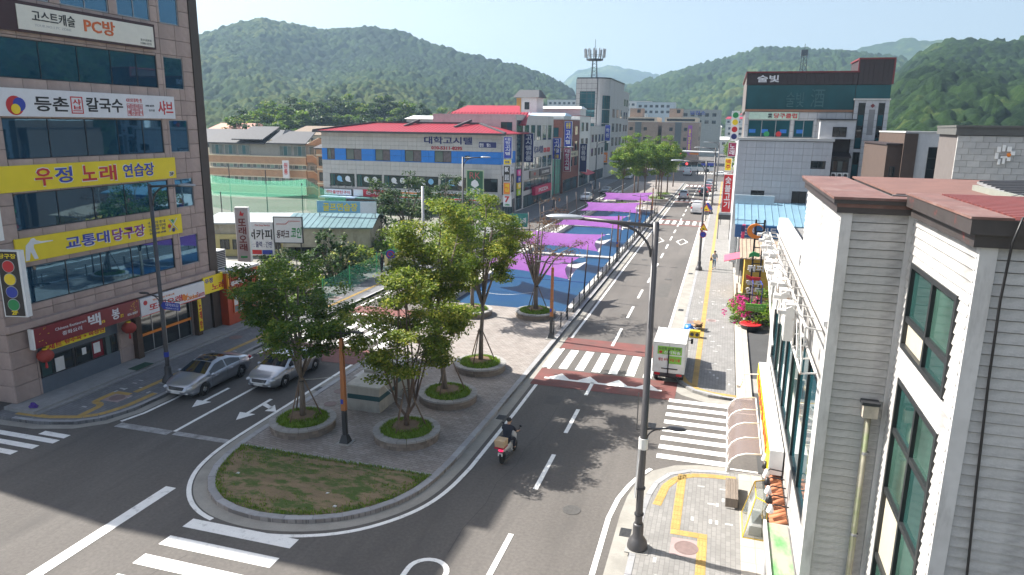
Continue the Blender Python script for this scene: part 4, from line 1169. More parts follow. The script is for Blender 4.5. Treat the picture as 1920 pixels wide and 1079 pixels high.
mb = MB(); mb.hexa(q,[(x,y,z + .15) for x,y,z in q]); q = [(-43.8,BY + 14.5,14.9),(-32,BY + 14.5,14.9),(-33,BY + 17.5,16.1),(-42,BY + 17.5,16.1)]; mb.hexa(q,[(x,y,z + .15) for x,y,z in q])
rf2 = mb.build('upper_roof',REDROOF,bb,True)
for k in range(26):
    x = -44 + k*.55; mb = MB(); mb.bar((x,BY + 9.45,13.3),(x + .2,BY + 13.9,15.17),.07,.06); mb.build('roof_rib',REDROOF,rf2)
lettering(fF,bb,'대학고시텔',-42.3,-34.9,10.35,11.4,NAVY,.0,.06,.03)
lettering(fF,bb,'010-5311-8295',-41.2,-36.4,9.55,10.05,M('dark_red_print',(.36,.02,.03),.5),.0,.05,.03)
sg2 = 'signs on the blue band building'
sign(fF,-33.9,-31.2,9.95,10.8,.02,.15,NAVY,'small navy fitness sign at the right end of the grey front',[('캡틴',.05,.28,.2,.75,SIGNW,dict(bold=.03)),('헬스',.45,.68,.2,.75,SIGNW,dict(bold=.03))],frame=OFFWHITE,fw=.05,group=sg2)
sign(fF,-59.0,-54.2,2.35,3.35,.1,.3,SIGNW,'white noodle-shop sign with red letters at the left end of the blue band building',[('새마을면탄구이',.06,.94,.22,.75,REDP,dict(bold=.03))],frame=DGREY,fw=.08,group=sg2)
s = sign(fF,-53.9,-48.6,2.35,3.4,.1,.3,M('crimson_sign',(.5,.015,.04),.45),'crimson shop sign between the noodle sign and the convenience store',[('돈까스',.4,.9,.3,.8,SIGNW,dict(bold=.04))],group=sg2)
mb = MB(); fF.box(mb,-53.88,-52.3,2.37,3.38,.3,.32); mb.build('white_end',SIGNW,s,True)
s = thing('store_fascia','white convenience-store fascia with orange, green and red stripes and a 7','sign',(-40,BY - .2,2.35),0,sg2)
mb = MB(); fF.box(mb,-48.4,-31.0,2.3,3.45,.1,.34); mb.build('board',SIGNW,s,True)
for z,m in ((3.05,ORANGEP),(2.72,GREENP),(2.4,REDP)):
    mb = MB(); fF.box(mb,-48.38,-42.4,z,z + .22,.34,.35); fF.box(mb,-40.4,-31.02,z,z + .22,.34,.35); mb.build('stripe',m,s,True)
lettering(fF,s,'7',-42.0,-41.0,2.42,3.35,REDP,.34,.03,.06); lettering(fF,s,'ELEVEn',-42.0,-40.9,2.75,2.98,GREENP,.372,.01,.03)
mb = MB(); fF.box(mb,-58.8,-53,2.1,2.3,.0,1.9); mb.build('awning',M('pale_blue_awning',(.30,.42,.58),.6,var=.1),bb,True)
mb = MB(); fF.box(mb,-52.9,-44.6,2.12,2.28,.0,1.7); mb.build('awning',M('teal_awning',(.08,.20,.20),.6,var=.1),bb,True)
for k in range(4):
    u = -57.8 + k*1.25
    t = thing('sign_lamp',f'small arm lamp over the noodle-shop sign, {ORD[k]} from its left end','lamp',fF.P(u,3.5,.05),0,'arm lamps over the noodle sign')
    mb = MB(); mb.tube([fF.P(u,3.5,.02),fF.P(u,3.85,.3),fF.P(u + .2,3.95,.7)],.03,5); mb.build('arm',DGREY,t,True)
    mb = MB(); mb.lathe([(.16,-.05),(.05,.12)],tuple(fF.P(u + .2,3.85,.75)),8); mb.build('lamp_shade',DGREY,t,True)
# projecting upright signs on the street corner of the blue building
def upright(face,u0,u1,z0,z1,m,label,parts,name='projecting_sign',th=.3,group=sg2):
    s = thing(name,label,'sign',face.P((u0 + u1)/2,z0,-th/2),0,group)
    mb = MB(); face.box(mb,u0,u1,z0,z1,-th,0); mb.build('cabinet',OFFWHITE,s,True)
    mb = MB(); face.box(mb,u0 + .06,u1 - .06,z0 + .06,z1 - .06,0,.02); mb.build('face_panel',m,s,True)
    for (w,a,b,mm,vert) in parts:
        lettering(face,s,w,u0 + .2*(u1 - u0),u1 - .2*(u1 - u0),z0 + a*(z1 - z0),z0 + b*(z1 - z0),mm,.02,.02,.03,vertical=vert)
    return s
fU = Face((0,BY - 1.0),(0,-1))
upright(fU,-29.9,-28.7,8.6,11.6,BLUEP,'blue upright hostel sign at the corner of the blue band building',[('대학고시텔',.15,.96,SIGNW,True)])
s = upright(fU,-29.9,-28.8,7.75,8.5,SIGNY,'small yellow square sign under the blue upright hostel sign',[('원룸',.3,.7,BLUEP,False)])
upright(fU,-29.9,-28.9,5.4,7.65,SGD,'black upright karaoke sign with white letters under the yellow square',[('8K',.6,.92,SIGNW,False),('클럽',.1,.45,SIGNW,False)])
upright(fU,-29.9,-28.85,3.6,5.3,ORANGEP,'orange upright sign below the black karaoke sign',[('제일',.2,.9,SIGNY,True)])
upright(fU,-29.9,-28.7,1.9,3.5,SIGNW,'small white convenience-store box sign with a red 7',[('7',.38,.92,REDP,False),('OPEN',.08,.25,GREENP,False)])
s = upright(Face((0,BY - 1.6),(0,-1)),-35.2,-32.6,2.9,6.9,M('deep_green_banner',(.015,.10,.045),.5),'dark green club banner with white letters hung before the grey wall',[('클럽',.18,.36,SIGNW,False)],name='club_banner',th=.1)
mb = MB(); fK = Face((0,BY - 1.6),(0,-1)); fK.poly(mb,[(-34.5,4.8),(-33.9,4.4),(-33.3,4.8),(-33.5,5.3),(-33.9,5.6),(-34.4,5.3)],.02,.05); mb.build('crest_emblem',SIGNW,s,True)
lettering(fK,s,'RK',-34.7,-33.1,5.7,6.6,M('rose_print',(.4,.1,.1),.5),.02,.02,.01)
mb = MB(); fK.frame(mb,-35.2,-32.6,2.9,6.9,.12,-.02,.03); mb.build('border',M('pale_green_border',(.4,.5,.3),.5),s,True)
lettering(fR,bb,'K클럽',97.8,103.2,6.15,7.1,SIGNW,.0,.12,.03)

# ---- generic row building
def row_building(name,label,x0,x1,y0,y1,h,wm,front,side,gm,fm=DKFR,roofm=None,parap=.4,mat_side=None):
    """front = windows on the camera-facing wall (u = x), side = windows on the street wall (u = y)"""
    t = thing(name,label,'building',((x0 + x1)/2,(y0 + y1)/2,0))
    sx = x1 if x1 < -8 else x0
    nx = 1 if x1 < -8 else -1
    f1 = Face((0,y0),(0,-1)); f2 = Face((sx,0),(nx,0))
    sgn = 1 if nx > 0 else -1
    mb = MB(); mb.box(x0 + .12,x1 - .12,y0 + .12,y1,0,h - .05); mb.build('core',JOINT,t,True)
    clad(f1,t,x0,x1,0,h,[w[:4] for w in front],wm)
    us,ue = (y0 + .002,y1) if nx > 0 else (-y1,-y0 - .002)
    sw = [w if nx > 0 else (-w[1],-w[0],*w[2:]) for w in side]
    clad(f2,t,us,ue,0,h,[w[:4] for w in sw],mat_side or wm)
    for w in front: window(f1,t,*w[:4],w[4] if len(w) > 4 else [.5],w[5] if len(w) > 5 else [],fm,gm)
    for w in sw: window(f2,t,*w[:4],w[4] if len(w) > 4 else [.5],w[5] if len(w) > 5 else [],fm,gm)
    mb = MB(); mb.box(x0 - .05,x1 + .05,y0 - .05,y1 + .05,h,h + parap*.3); mb.build('parapet',roofm or LGREY,t,True)
    return t,f1,f2
# second building of the row: grey stone with a glass stair strip
b2,f1,f2 = row_building('stone_front_building','grey stone building with a green glass stair strip beyond the red roof',-44,-30.6,104.4,128.4,14.6,TILEG,
    [(-33,-31.2,11.8,13.6)],[(104.8,108.2,.3,13.9,[.33,.66],[k/8 for k in range(1,8)])] + [(109.2 + k*3.8,111.9 + k*3.8,10.7,13.2) for k in range(5)] + [(109.2 + k*3.8,112.4 + k*3.8,6.1,8.0) for k in range(5)] + [(109.0,127.6,2.9,4.6,[k/8 for k in range(1,8)])] + [(109,127.6,.2,2.2,[k/6 for k in range(1,6)])],[GLASS_GREEN,GLASS_TEAL,GLASS_DARK])
lettering(f2,b2,'학고시텔',114.5,121,8.6,9.8,NAVY,0,.06,.02); lettering(f2,b2,'828-5828',121.5,126,8.6,9.4,REDP,0,.05,.02)
sg3 = 'signs along the left row of buildings'
sign(f2,112.2,117.8,4.75,5.9,.05,.25,M('taupe_sign',(.20,.18,.16),.5),'taupe sign with a small red middle on the stone building',[('HOF',.4,.6,.3,.7,REDP,dict(bold=.04))],group=sg3)
sign(f2,118.6,126,4.75,5.9,.05,.25,M('charcoal_sign',(.06,.06,.07),.5),'charcoal sign with pale letters beside the taupe sign',[('COFFEE',.15,.85,.3,.7,OFFWHITE,dict(bold=.03))],group=sg3)
sign(f2,113.5,124.5,1.9,3.2,.2,.8,M('rose_red_sign',(.55,.02,.10),.5),'bright rose-red shop canopy sign on the stone building',[('PIZZA',.2,.8,.3,.75,SIGNW,dict(bold=.04))],group=sg3)
for z,m,lab in ((5.6,PINKP,'pink'),(4.6,BLUEP,'blue'),(3.6,YELLOWP,'yellow'),(2.6,M('lime_print',(.4,.6,.05),.5),'lime')):
    sign(f2,104.9,106.6,z,z + .9,.05,.25,m,f'{lab} square sign in the stack on the glass stair strip',[('방',.25,.75,.2,.8,SIGNW,dict(bold=.04))],name='square_sign',group=sg3)
upright(Face((0,108.4),(0,-1)),-30.5,-28.9,7.5,12,NAVY,'navy upright sign beside the glass stair strip',[('고시텔원룸',.05,.95,SIGNW,True)],group=sg3)
upright(Face((0,127.8),(0,-1)),-30.5,-29,7.2,11,BLUEP,'blue upright sign at the far end of the stone building',[('고시텔',.3,.96,SIGNW,True),('원룸',.05,.22,YELLOWP,False)],group=sg3)
sign(Face((0,103.2),(.6,-1)),-30.6,-28.3,.25,2.0,0,.1,M('teal_sign',(.02,.2,.18),.5),'teal signboard at the foot of the glass stair strip',[('EXIT 노래',.1,.9,.3,.7,SIGNW,dict(bold=.02))],group=sg3)
# narrow glass house, red brick, white, grey
b3,f1,f2 = row_building('narrow_glass_building','narrow two-storey house with a pale green glass front',-40,-30.8,128.6,136.5,8.2,M('dark_trim_wall',(.10,.11,.12),.6),[(-34,-31.4,1,7,[.5],[.33,.66])],[(129.2,135.9,.4,7.4,[.33,.66],[.25,.5,.75])],M('mint_glass',(.15,.42,.33),.1,var=.15))
b4,f1,f2 = row_building('red_brick_building','red brick four-storey building in the left row',-46,-30.6,136.7,152.5,14.3,REDBR,[(-33.5,-31.5,11,12.8)],[(138.3 + 4.9*k,141.2 + 4.9*k,z,z + 1.9) for k in range(3) for z in (11.3,8.2,5.0)] + [(137.5,151.5,.2,2.7,[.25,.5,.75])],[GLASS_DARK,GLASS_TEAL])
sign(f2,138,151,6.95,8.05,.03,.15,M('cream_sign2',(.55,.50,.36),.5),'cream sign band on the red brick building',[('독서실',.2,.8,.25,.75,DGREY,dict(bold=.02))],group=sg3)
upright(Face((0,136.8),(0,-1)),-30.4,-28.9,9.2,14,BLUEP,'tall blue and white upright sign on the red brick building',[('고시텔',.1,.65,SIGNW,True),('원룸',.72,.95,SIGNY,False)],group=sg3)
upright(Face((0,136.8),(0,-1)),-30.4,-29.0,4.5,9.0,M('wine_sign',(.3,.02,.08),.5),'wine-red upright sign below the tall blue one',[('대창고시텔',.05,.95,SIGNW,True)],group=sg3)
b5,f1,f2 = row_building('white_corner_building','white rendered building with dark red trim past the brick one',-44,-30.6,152.7,165,15.2,OFFWHITE,[(-34,-31.6,12,13.8)],[(154.5 + 5*k,157.5 + 5*k,z,z + 1.9) for k in range(2) for z in (12,8.6,5.2)] + [(153.5,164,.2,2.7,[.33,.66])],[GLASS_TEAL,GLASS_DARK],roofm=M('wine_trim',(.2,.03,.035),.6))
upright(Face((0,152.0),(0,-1)),-30.3,-28.7,3.5,9.5,NAVY,'navy upright sign in front of the white corner building',[('원룸텔',.4,.95,SIGNW,True)],group=sg3)
t = thing('shop_awning','red sloping awning over a shop at the white corner building','awning',(-29.8,158,3))
mb = MB(); q = [(-30.6,154,3.4),(-30.6,163,3.4),(-28.8,163,2.7),(-28.8,154,2.7)]; mb.hexa(q,[(x,y,z + .08) for x,y,z in q]); mb.build('fabric',M('red_awning',(.5,.03,.05),.6),t,True)
# tall curved tower with antenna
TWR = M('pale_grey_tile',(.40,.395,.39),.6,var=.08,fine=.04,dirt=(.31,.30,.295),dirt_scale=.3,dirt_stretch=(1,1,.2))
tw = thing('curved_tower','tall grey tiled tower with a curved green glass corner and antenna mast','building',(-37,175,0))
cx,cy = -35.2,174.0
pts = [(-38.6,168.2),(-33.0,168.2)] + arc(-33.2,171.2,3.0,-90,0,8) + [(-30.2,196),(-38.6,196)]
mb = MB(); mb.prism(pts,0,24.0); wl = mb.build('wall',TWR,tw,True)
fT = Face((0,168.2),(0,-1)); fT2 = Face((-30.2,0),(1,0))
mb = MB()
for k in range(1,20): fT.box(mb,-38.6,-33.0,k*1.2,k*1.2 + .06,0,.015)
for k in range(5): fT.box(mb,-38.6 + k*1.35,-38.6 + k*1.35 + .05,0,24,0,.018)
jj = mb.build('joint_grid',JOINT,wl)
ar = arc(-33.2,171.2,3.06,-62,-8,5)
for k in range(len(ar) - 1):
    a_,b_ = Vector(ar[k]),Vector(ar[k + 1]); d_ = (b_ - a_); nn = Vector((d_.y,-d_.x)).normalized(); ff = Face(a_,nn)
    for z0,z1 in ((3.2,6.4),(6.6,9.8),(10,13.2),(13.4,16.6),(16.8,20)):
        window(ff,tw,.02,d_.length - .02,z0,z1,[],[.5],DKFR,GLASS_TEAL,d=.0,depth=.05)
for z in (4,7.6,11.2,14.8):
    window(fT,tw,-37.6,-33.6,z,z + 2.2,[.5],[],DKFR,GLASS_TEAL,d=-.02)
    window(fT2,tw,176,180,z,z + 2.2,[.5],[],DKFR,GLASS_TEAL,d=-.02); window(fT2,tw,183,187,z,z + 2.2,[.5],[],DKFR,GLASS_TEAL,d=-.02); window(fT2,tw,189.5,193.5,z,z + 2.2,[.5],[],DKFR,GLASS_TEAL,d=-.02)
window(fT,tw,-37.6,-33.6,16.6,21.0,[.5],[.2,.6],DKFR,GLASS_TEAL,d=-.02)
mb = MB(); mb.prism([(p[0] + (.2 if p[0] > -40 else -.2),p[1]) for p in pts],24.0,24.3); mb.build('parapet',DGREY,tw,True)
mb = MB(); mb.box(-40,-31,196.2,214,0,22.5); mb.build('rear_wing',TWR,tw,True)
for z in (4,7.6,11.2,14.8,18.4):
    for y in (198,203,208): window(Face((-31,0),(1,0)),tw,y,y + 3,z,z + 1.9,[.5],[],DKFR,GLASS_DARK,d=.0)
sign(fT,-37.8,-33.3,2.7,3.8,.02,.2,SIGNY,'yellow shop sign low on the curved tower',[('굽네치킨',.1,.9,.25,.75,REDP,dict(bold=.03))],group=sg3)
sign(fT,-37.8,-33.6,7.0,8.3,.05,.25,REDP,'red shop sign halfway up the curved tower',[('BBQ치킨',.1,.9,.25,.75,SIGNY,dict(bold=.03))],group=sg3)
upright(Face((0,167.6),(0,-1)),-30.6,-29.2,9.5,13.5,BLUEP,'blue upright sign at the glass corner of the curved tower',[('학원',.2,.8,SIGNW,True)],group=sg3)
upright(Face((0,167.6),(0,-1)),-31.4,-29.6,3.9,6.6,ORANGEP,'orange upright poster sign low on the curved tower',[('호프',.2,.8,SIGNW,True)],group=sg3)
an = thing('antenna_mast','steel lattice antenna mast with a crown of panel aerials on the curved tower','antenna',(-33.5,172.4,24.3))
mb = MB()
legs = [(-34.2,171.8),(-32.8,171.8),(-32.8,173.0),(-34.2,173.0)]
for x,y in legs: mb.bar((x,y,24.3),(-33.5 + (x + 33.5)*.7,172.4 + (y - 172.4)*.7,28.6),.12)
for k in range(5):
    z = 24.6 + k*.9; s_ = 1 - .3*(z - 24.3)/4.3; s2 = 1 - .3*(z + .8 - 24.3)/4.3
    for i in range(4):
        a_,b_ = legs[i],legs[(i + 1) % 4]
        mb.bar((-33.5 + (a_[0] + 33.5)*s_,172.4 + (a_[1] - 172.4)*s_,z),(-33.5 + (b_[0] + 33.5)*s2,172.4 + (b_[1] - 172.4)*s2,z + .8),.07)
mb.build('lattice',DGREY,an,True)
mb = MB(); mb.lathe([(1.9,28.5),(2.2,28.6),(2.2,28.85),(1.9,28.9)],(-33.5,172.4,0),20); mb.build('platform',DGREY,an,True)
mb = MB()
for k in range(20):
    a_ = 2*math.pi*k/20; mb.tube([(-33.5 + 2.1*math.cos(a_),172.4 + 2.1*math.sin(a_),28.8),(-33.5 + 2.5*math.cos(a_),172.4 + 2.5*math.sin(a_),31.2)],.05,5)
mb.tube([(-33.5,172.4,28.6),(-33.5,172.4,33.6)],.06,5)
for z in (29.8,):
    mb.tube([(-33.5 + 2.3*math.cos(2*math.pi*k/20),172.4 + 2.3*math.sin(2*math.pi*k/20),z) for k in range(21)],.04,4)
mb.build('crown_frame',DGREY,an,True)
for k in range(12):
    a_ = 2*math.pi*k/12 + .1; c_ = Vector((-33.5 + 2.55*math.cos(a_),172.4 + 2.55*math.sin(a_),0))
    mb = MB(); mb.bar(c_ + Vector((0,0,29.2)),c_*1.0 + Vector((.12*math.cos(a_),.12*math.sin(a_),31.3)),.3,.14); mb.build('aerial_panel',LGREY,an,True)

for o in [o for o in COL.objects if o.parent is None and o.get('label') and ('curved tower' in o['label'] or o in (an,tw))]:
    o.location.y += 18
    if o is an: o.location.x -= 1.3
    if o in (an,tw): o.location.z,o.scale.z = 0 if o is tw else 25.3,1.04
row_building('infill_building','grey tiled three-storey block just before the curved tower',-42,-30.6,165.2,185.8,13.0,TILEG,[(-33.5,-31.4,9.6,11.2)],[(167 + 4.6*k,170 + 4.6*k,z,z + 1.8) for k in range(4) for z in (9.4,6.2)] + [(166,185,.2,2.7,[.2,.4,.6,.8])],[GLASS_TEAL,GLASS_DARK])
# ---- brick apartments behind the net
ap = thing('brick_apartments','tan brick apartment block with cream bands and open stairway behind the green net','building',(-84,118,0))
fA = Face((0,112),(0,-1))
X0,X1 = -92,-71.5
mb = MB(); mb.box(X0,X1,112.15,124,0,9.3); mb.build('core',M('grey_core_wall',(.30,.30,.28),.8),ap,True)  # plain grey core behind the brick bands
for z in (1.7,4.7,7.1 - .1):
    mb = MB(); fA.box(mb,X0,X1,z - 1.2,z,-.2,.25); mb.build('brick_band',TANBR,ap,True)
    mb = MB(); fA.box(mb,X0 - .05,X1 + .05,z,z + .18,-.2,.3); fA.box(mb,X0 - .05,X1 + .05,z - 1.38,z - 1.2,-.2,.3); mb.build('cream_band',CREAMB,ap,True)
for z in (1.95,4.95):
    for k in range(7):
        window(fA,ap,X0 + .5 + k*2.9,X0 + 3.0 + k*2.9,z,z + .55 + .9,[.33,.66],[],OFFWHITE,[GLASS_PALE,M('pale_green_blind',(.22,.34,.30),.4),GLASS_PALE],d=-.12)
for k in (0,1,2,5,6):
    window(fA,ap,X0 + .5 + k*2.9,X0 + 3.0 + k*2.9,7.25,9.0,[.33,.66],[],ALU,[GLASS_PALE,GLASS_TEAL],d=-.12)
for q in ([(X0 - 1,111.2,9.2),(-79.5,111.2,9.2),(-80,117,11.5),(X0,117,11.5)],[(-86,110.8,9.9),(-79.5,110.8,9.9),(-80,117,12.1),(-86,117,12.1)],[(-79,111.2,9.3),(-71.0,111.2,9.3),(-72.5,117,11.3),(-78,117,11.3)]):
    mb = MB(); mb.hexa(q,[(x,y,z + .2) for x,y,z in q]); mb.build('roof',DKROOF,ap,True)
fA2 = Face((-71.5,112),(.75,-1))
mb = MB(); fA2.box(mb,0,4.6,0,9.2,-3,-.2); mb.build('stair_core',M('grey_core_wall',(.30,.30,.28),.8),ap,True)
for z in (0.6,3.4,6.2):
    mb = MB(); fA2.poly(mb,[(0,z),(1.0,z),(3.6,z - 1.9),(4.6,z - 1.9),(4.6,z - .7),(3.6,z - .7),(1.0,z + 1.2),(0,z + 1.2)],-.19,.2); mb.build('stair_parapet',TANBR,ap,True)
    mb = MB(); fA2.poly(mb,[(0,z + 1.2),(1.0,z + 1.2),(3.6,z - .7),(4.6,z - .7),(4.6,z - .52),(3.6,z - .52),(1.0,z + 1.38),(0,z + 1.38)],-.19,.24); mb.build('cream_band',CREAMB,ap,True)
for z in (2.2,5.0,7.6): window(fA2,ap,.5,4.2,z - .3 if z < 7 else 7.5,z + .6 if z < 7 else 9.0,[.25,.5,.75],[],OFFWHITE,GLASS_PALE,d=-.18)
mb = MB(); fA2.poly(mb,[(-.2,9.2),(4.8,9.2),(2.3,10.5)],-.2,.25); mb.build('gable',TANBR,ap,True)
fA3 = Face((-67.6,109.0),(0,-1))
mb = MB(); fA3.box(mb,0,4.2,0,8.7,-8,0); mb.build('side_block',TANBR,ap,True)
for z in (.9,3.3,5.9): window(fA3,ap,.4,3.8,z,z + 1.5,[.25,.5,.75],[],DKFR,[GLASS_DARK,GLASS_PALE],d=-.02); 
for z in (0.4,2.75,5.2,7.6):
    mb = MB(); fA3.box(mb,-.05,4.25,z,z + .22,0,.08); mb.build('cream_band',CREAMB,ap,True)
q = [(-68,108.6,8.7),(-63,108.6,8.7),(-63.5,113,9.9),(-67.5,113,9.9)]; mb = MB(); mb.hexa(q,[(x,y,z + .2) for x,y,z in q]); mb.build('roof',DKROOF,ap,True)
s = sign(Face((-75.5,111),(0,-1)),0,1.3,3.4,6.5,.3,.5,SIGNW,'narrow white and red upright sign on the brick apartments',[('원룸',.2,.8,.2,.9,REDP,dict(vertical=True,bold=.04))],name='upright_sign')
# ================================================================== right side: white clapboard building
CLAP = M('weathered_clapboard',(.45,.44,.425),.58,var=.08,scale=2,jitter=.07,dirt=(.15,.142,.14),dirt_scale=1.15,dirt_lo=.45,dirt_hi=.80,dirt_stretch=(.8,.8,2.2),fine=.05)
TRIMB = M('pale_trim_board',(.55,.54,.53),.55,var=.08,scale=3,dirt=(.33,.32,.31),dirt_scale=1.5,dirt_stretch=(2,2,.4))
REDCAP = M('faded_red_cap',(.155,.078,.064),.6,var=.22,scale=1.4,dirt=(.25,.18,.16),dirt_scale=1.8,dirt_lo=.5,dirt_hi=.8)
REDRIB = M('red_ribbed_roof',(.165,.045,.04),.5,var=.12,scale=1.5,jitter=.06,dirt=(.15,.05,.045),dirt_scale=1.3)
DKTRIM = M('dark_roof_trim',(.045,.038,.037),.5,var=.2,scale=2,dirt=(.16,.035,.03),dirt_scale=1.7,dirt_lo=.60,dirt_hi=.68)
wb = thing('clapboard_building','white clapboard building with dark red roof edge and tall dark-framed windows in the right foreground','building',(7,20,0))
AX,CXX,YB,YD = 2.4,3.78,16.25,12.2
fAx = Face((AX,0),(-1,0)); fBy = Face((0,YB),(0,-1)); fCx = Face((CXX,0),(-1,0)); fDy = Face((0,YD),(0,-1))
core = MB(); core.box(AX + .14,14,YB + .14,32.4,0,8.8); core.box(AX + .14,3.25,YB + .14,22.8,8.8,11.5); core.box(3.25,CXX + .1,YB + .14,16.6,8.8,11.5); core.box(CXX + .14,14,YD + .14,YB + .14,0,11.5)
core = core.build('wall',JOINT,wb,True)
PLK = {}
def siding(face,parent,u0,u1,z0,z1,h,mat,holes=()):
    n = round((z1 - z0)/h); h = (z1 - z0)/n
    for k in range(n):
        for r in cut_rects([(u0,u1,z0 + k*h,z0 + (k + 1)*h)],holes):
            a,b,c,e = r
            if b - a < .04 or e - c < .03: continue
            key = (round(b - a,3),round(e - c,3),mat.name,face.n.x,face.n.y)
            if key not in PLK:
                f0 = Face((0,0),(face.n.x,face.n.y)); w = b - a; hh = e - c
                m = MB(); m.hexa([f0.P(0,0,.035),f0.P(w,0,.035),f0.P(w,0,-.1),f0.P(0,0,-.1)],[f0.P(0,hh - .017,.005),f0.P(w,hh - .017,.005),f0.P(w,hh - .017,-.1),f0.P(0,hh - .017,-.1)])
                PLK[key] = m.mesh('plank',mat)
            o = bpy.data.objects.new('plank',PLK[key]); COL.objects.link(o); o.location = face.P(a,c,0); attach(o,parent,True)
# street wall (faces the road)
WIN2 = (-30.8,-16.95,3.7,7.55)
siding(fAx,core,-22.85,-16.27,9.1,11.5,.19,CLAP)
clad(fAx,wb,-32.4,-16.27,2.55,9.0,[WIN2],CLAP,d0=-.14,d1=.0,name='street_wall')
window(fAx,wb,*WIN2,[k/7 for k in range(1,7)],[],DKFR,[GLASS_TEAL,GLASS_GREEN,GLASS_TEAL],fw=.11,d=-.12,depth=.1)
mb = MB(); fAx.box(mb,-32.5,-16.3,8.98,9.1,-.3,.1); fAx.box(mb,-32.5,-22.9,9.1,9.45,-.3,.06); mb.build('parapet',TRIMB,wb,True)
mb = MB(); mb.box(AX + .3,14,22.9,32.3,9.0,9.06); mb.build('lower_roof',M('grey_roof_felt',(.20,.195,.19),.85,var=.15),wb,True)
# inner return, second street wall, near wall
siding(fBy,core,AX + .2,CXX - .12,0,11.5,.186,CLAP)
mb = MB(); fBy.box(mb,AX - .02,AX + .2,0,11.52,-.1,.06); fBy.box(mb,CXX - .12,CXX - .0,0,11.5,-.1,.055); mb.build('corner_board',TRIMB,wb,True)
W1 = (-15.8,-12.72,8.82,10.6); W2 = (-15.58,-12.68,3.4,8.22)
siding(fCx,core,-YB + .02,-YD - .02,0,11.5,.19,CLAP,[W1,W2])
siding(fDy,core,CXX + .22,13.5,0,11.5,.186,CLAP)
mb = MB(); fDy.box(mb,CXX - .02,CXX + .22,0,11.52,-.1,.06); mb.build('corner_board',TRIMB,wb,True)
BEIGEP = M('beige_infill_panel',(.46,.42,.33),.6,var=.08)
MISTY = M('misty_green_glass',(.035,.075,.06),.10,var=.5,scale=.7,ior=1.6)
def window_grid(face,u0,u1,z0,z1,cols,rows,panelcells):
    w = MB(); fwid = .10
    face.frame(w,u0,u1,z0,z1,fwid,-.08,.06)
    us = [u0] + cols + [u1]; zs = [z0] + rows + [z1]
    for c in cols: face.box(w,c - .05,c + .05,z0 + fwid,z1 - fwid,-.08,.05)
    for r in rows: face.box(w,u0 + fwid,u1 - fwid,r - .055,r + .055,-.08,.045)
    o = w.build('window',DKFR,wb,True)
    for i in range(len(us) - 1):
        for j in range(len(zs) - 1):
            m = MB(); face.box(m,us[i] + .04,us[i + 1] - .04,zs[j] + .04,zs[j + 1] - .04,-.06,-.02)
            m.build('infill_panel' if (i,j) in panelcells else 'pane',BEIGEP if (i,j) in panelcells else (GLASS_GREEN if (i + j) % 2 else MISTY),o,True)
window_grid(fCx,*W1,[-14.2],[9.45],{(0,0)})
window_grid(fCx,*W2,[-14.1],[4.2,5.75,7.1],{(0,1)})
# roof edges
mb = MB(); mb.box(AX - .12,3.32,YB - .12,22.9,11.5,11.7); mb.box(AX - .2,3.35,YB - .2,22.95,11.7,11.78); mb.box(3.32,CXX - .1,YB - .12,16.55,11.5,11.7); mb.box(3.35,CXX - .1,YB - .2,16.6,11.7,11.78); mb.build('roof_trim',DKTRIM,wb,True)
mb = MB(); mb.box(AX - .22,3.37,YB - .22,22.97,11.785,11.84); mb.box(3.37,CXX - .1,YB - .22,16.62,11.785,11.84); mb.build('roof_cap',REDCAP,wb,True)
mb = MB(); mb.box(AX - .13,CXX - .02,YB - .135,YB - .122,11.62,11.7); mb.build('red_drip',REDCAP,wb,True)
mb = MB(); mb.box(CXX - .14,14,YD - .14,16.0,11.5,11.7); mb.box(CXX - .24,14,YD - .24,16.05,11.7,11.93); mb.build('roof_trim',DKTRIM,wb,True)
mb = MB(); mb.box(CXX - .26,CXX + .3,YD - .26,16.1,11.93,11.97); mb.build('roof_cap',REDCAP,wb,True)
mb = MB(); mb.box(CXX + .3,14,YD - .2,16.0,11.86,11.93); rr = mb.build('roof',REDRIB,wb,True)
mb0 = MB(); mb0.hexa([(0,-.1,0),(10,-.1,0),(10,.1,0),(0,.1,0)],[(0,-.05,.055),(10,-.05,.055),(10,.05,.055),(0,.05,.055)])
ribm = mb0.mesh('roof_rib',REDRIB)
for k in range(16):
    o = bpy.data.objects.new('roof_rib',ribm); COL.objects.link(o); o.location = (CXX + .35,YD - .05 + k*.25,11.925); attach(o,rr)
# duct and cable on the walls
t = thing('drain_pipe','mossy drain pipe with a box hopper on the inner clapboard return wall','pipe',(3.4,YB - .2,0))
PIPEM = M('mossy_pipe',(.36,.33,.25),.6,var=.2,scale=3,dirt=(.20,.28,.10),dirt_scale=1.2)
mb = MB(); mb.tube([(3.43,YB - .12,.1),(3.41,YB - .12,4),(3.38,YB - .12,7.15)],.065,10); mb.build('pipe',PIPEM,t,True,True)
mb = MB(); mb.box(3.24,3.54,YB - .28,YB - .04,7.1,7.38); mb.build('hopper',M('hopper_box',(.45,.40,.33),.7,var=.2,scale=6),t,True)
mb = MB(); mb.box(3.2,3.56,YB - .3,YB - .03,7.39,7.46); mb.build('lid',DGREY,t,True)
for z in (2.0,4.2,6.2):
    mb = MB(); mb.lathe([(.085,0),(.085,.06)],(3.415,YB - .12,z),10); mb.build('clamp',MGREY,t,True)
mb = MB(); pts = [(4.6,YD - .1,12.05),(4.15,YD - .32,11.98),(4.08,YD - .3,11.6),(4.12,YD - .1,10.7),(4.16,YD - .07,9.4),(4.24,YD - .06,7.7),(4.33,YD - .07,6.0),(4.36,YD - .06,3),(4.36,YD - .06,.2)]
mb.tube(pts,.02,6); tag(mb.build('black_cable',BLACK,None,smooth=True),'thick black cable hanging down the nearest clapboard wall','cable')
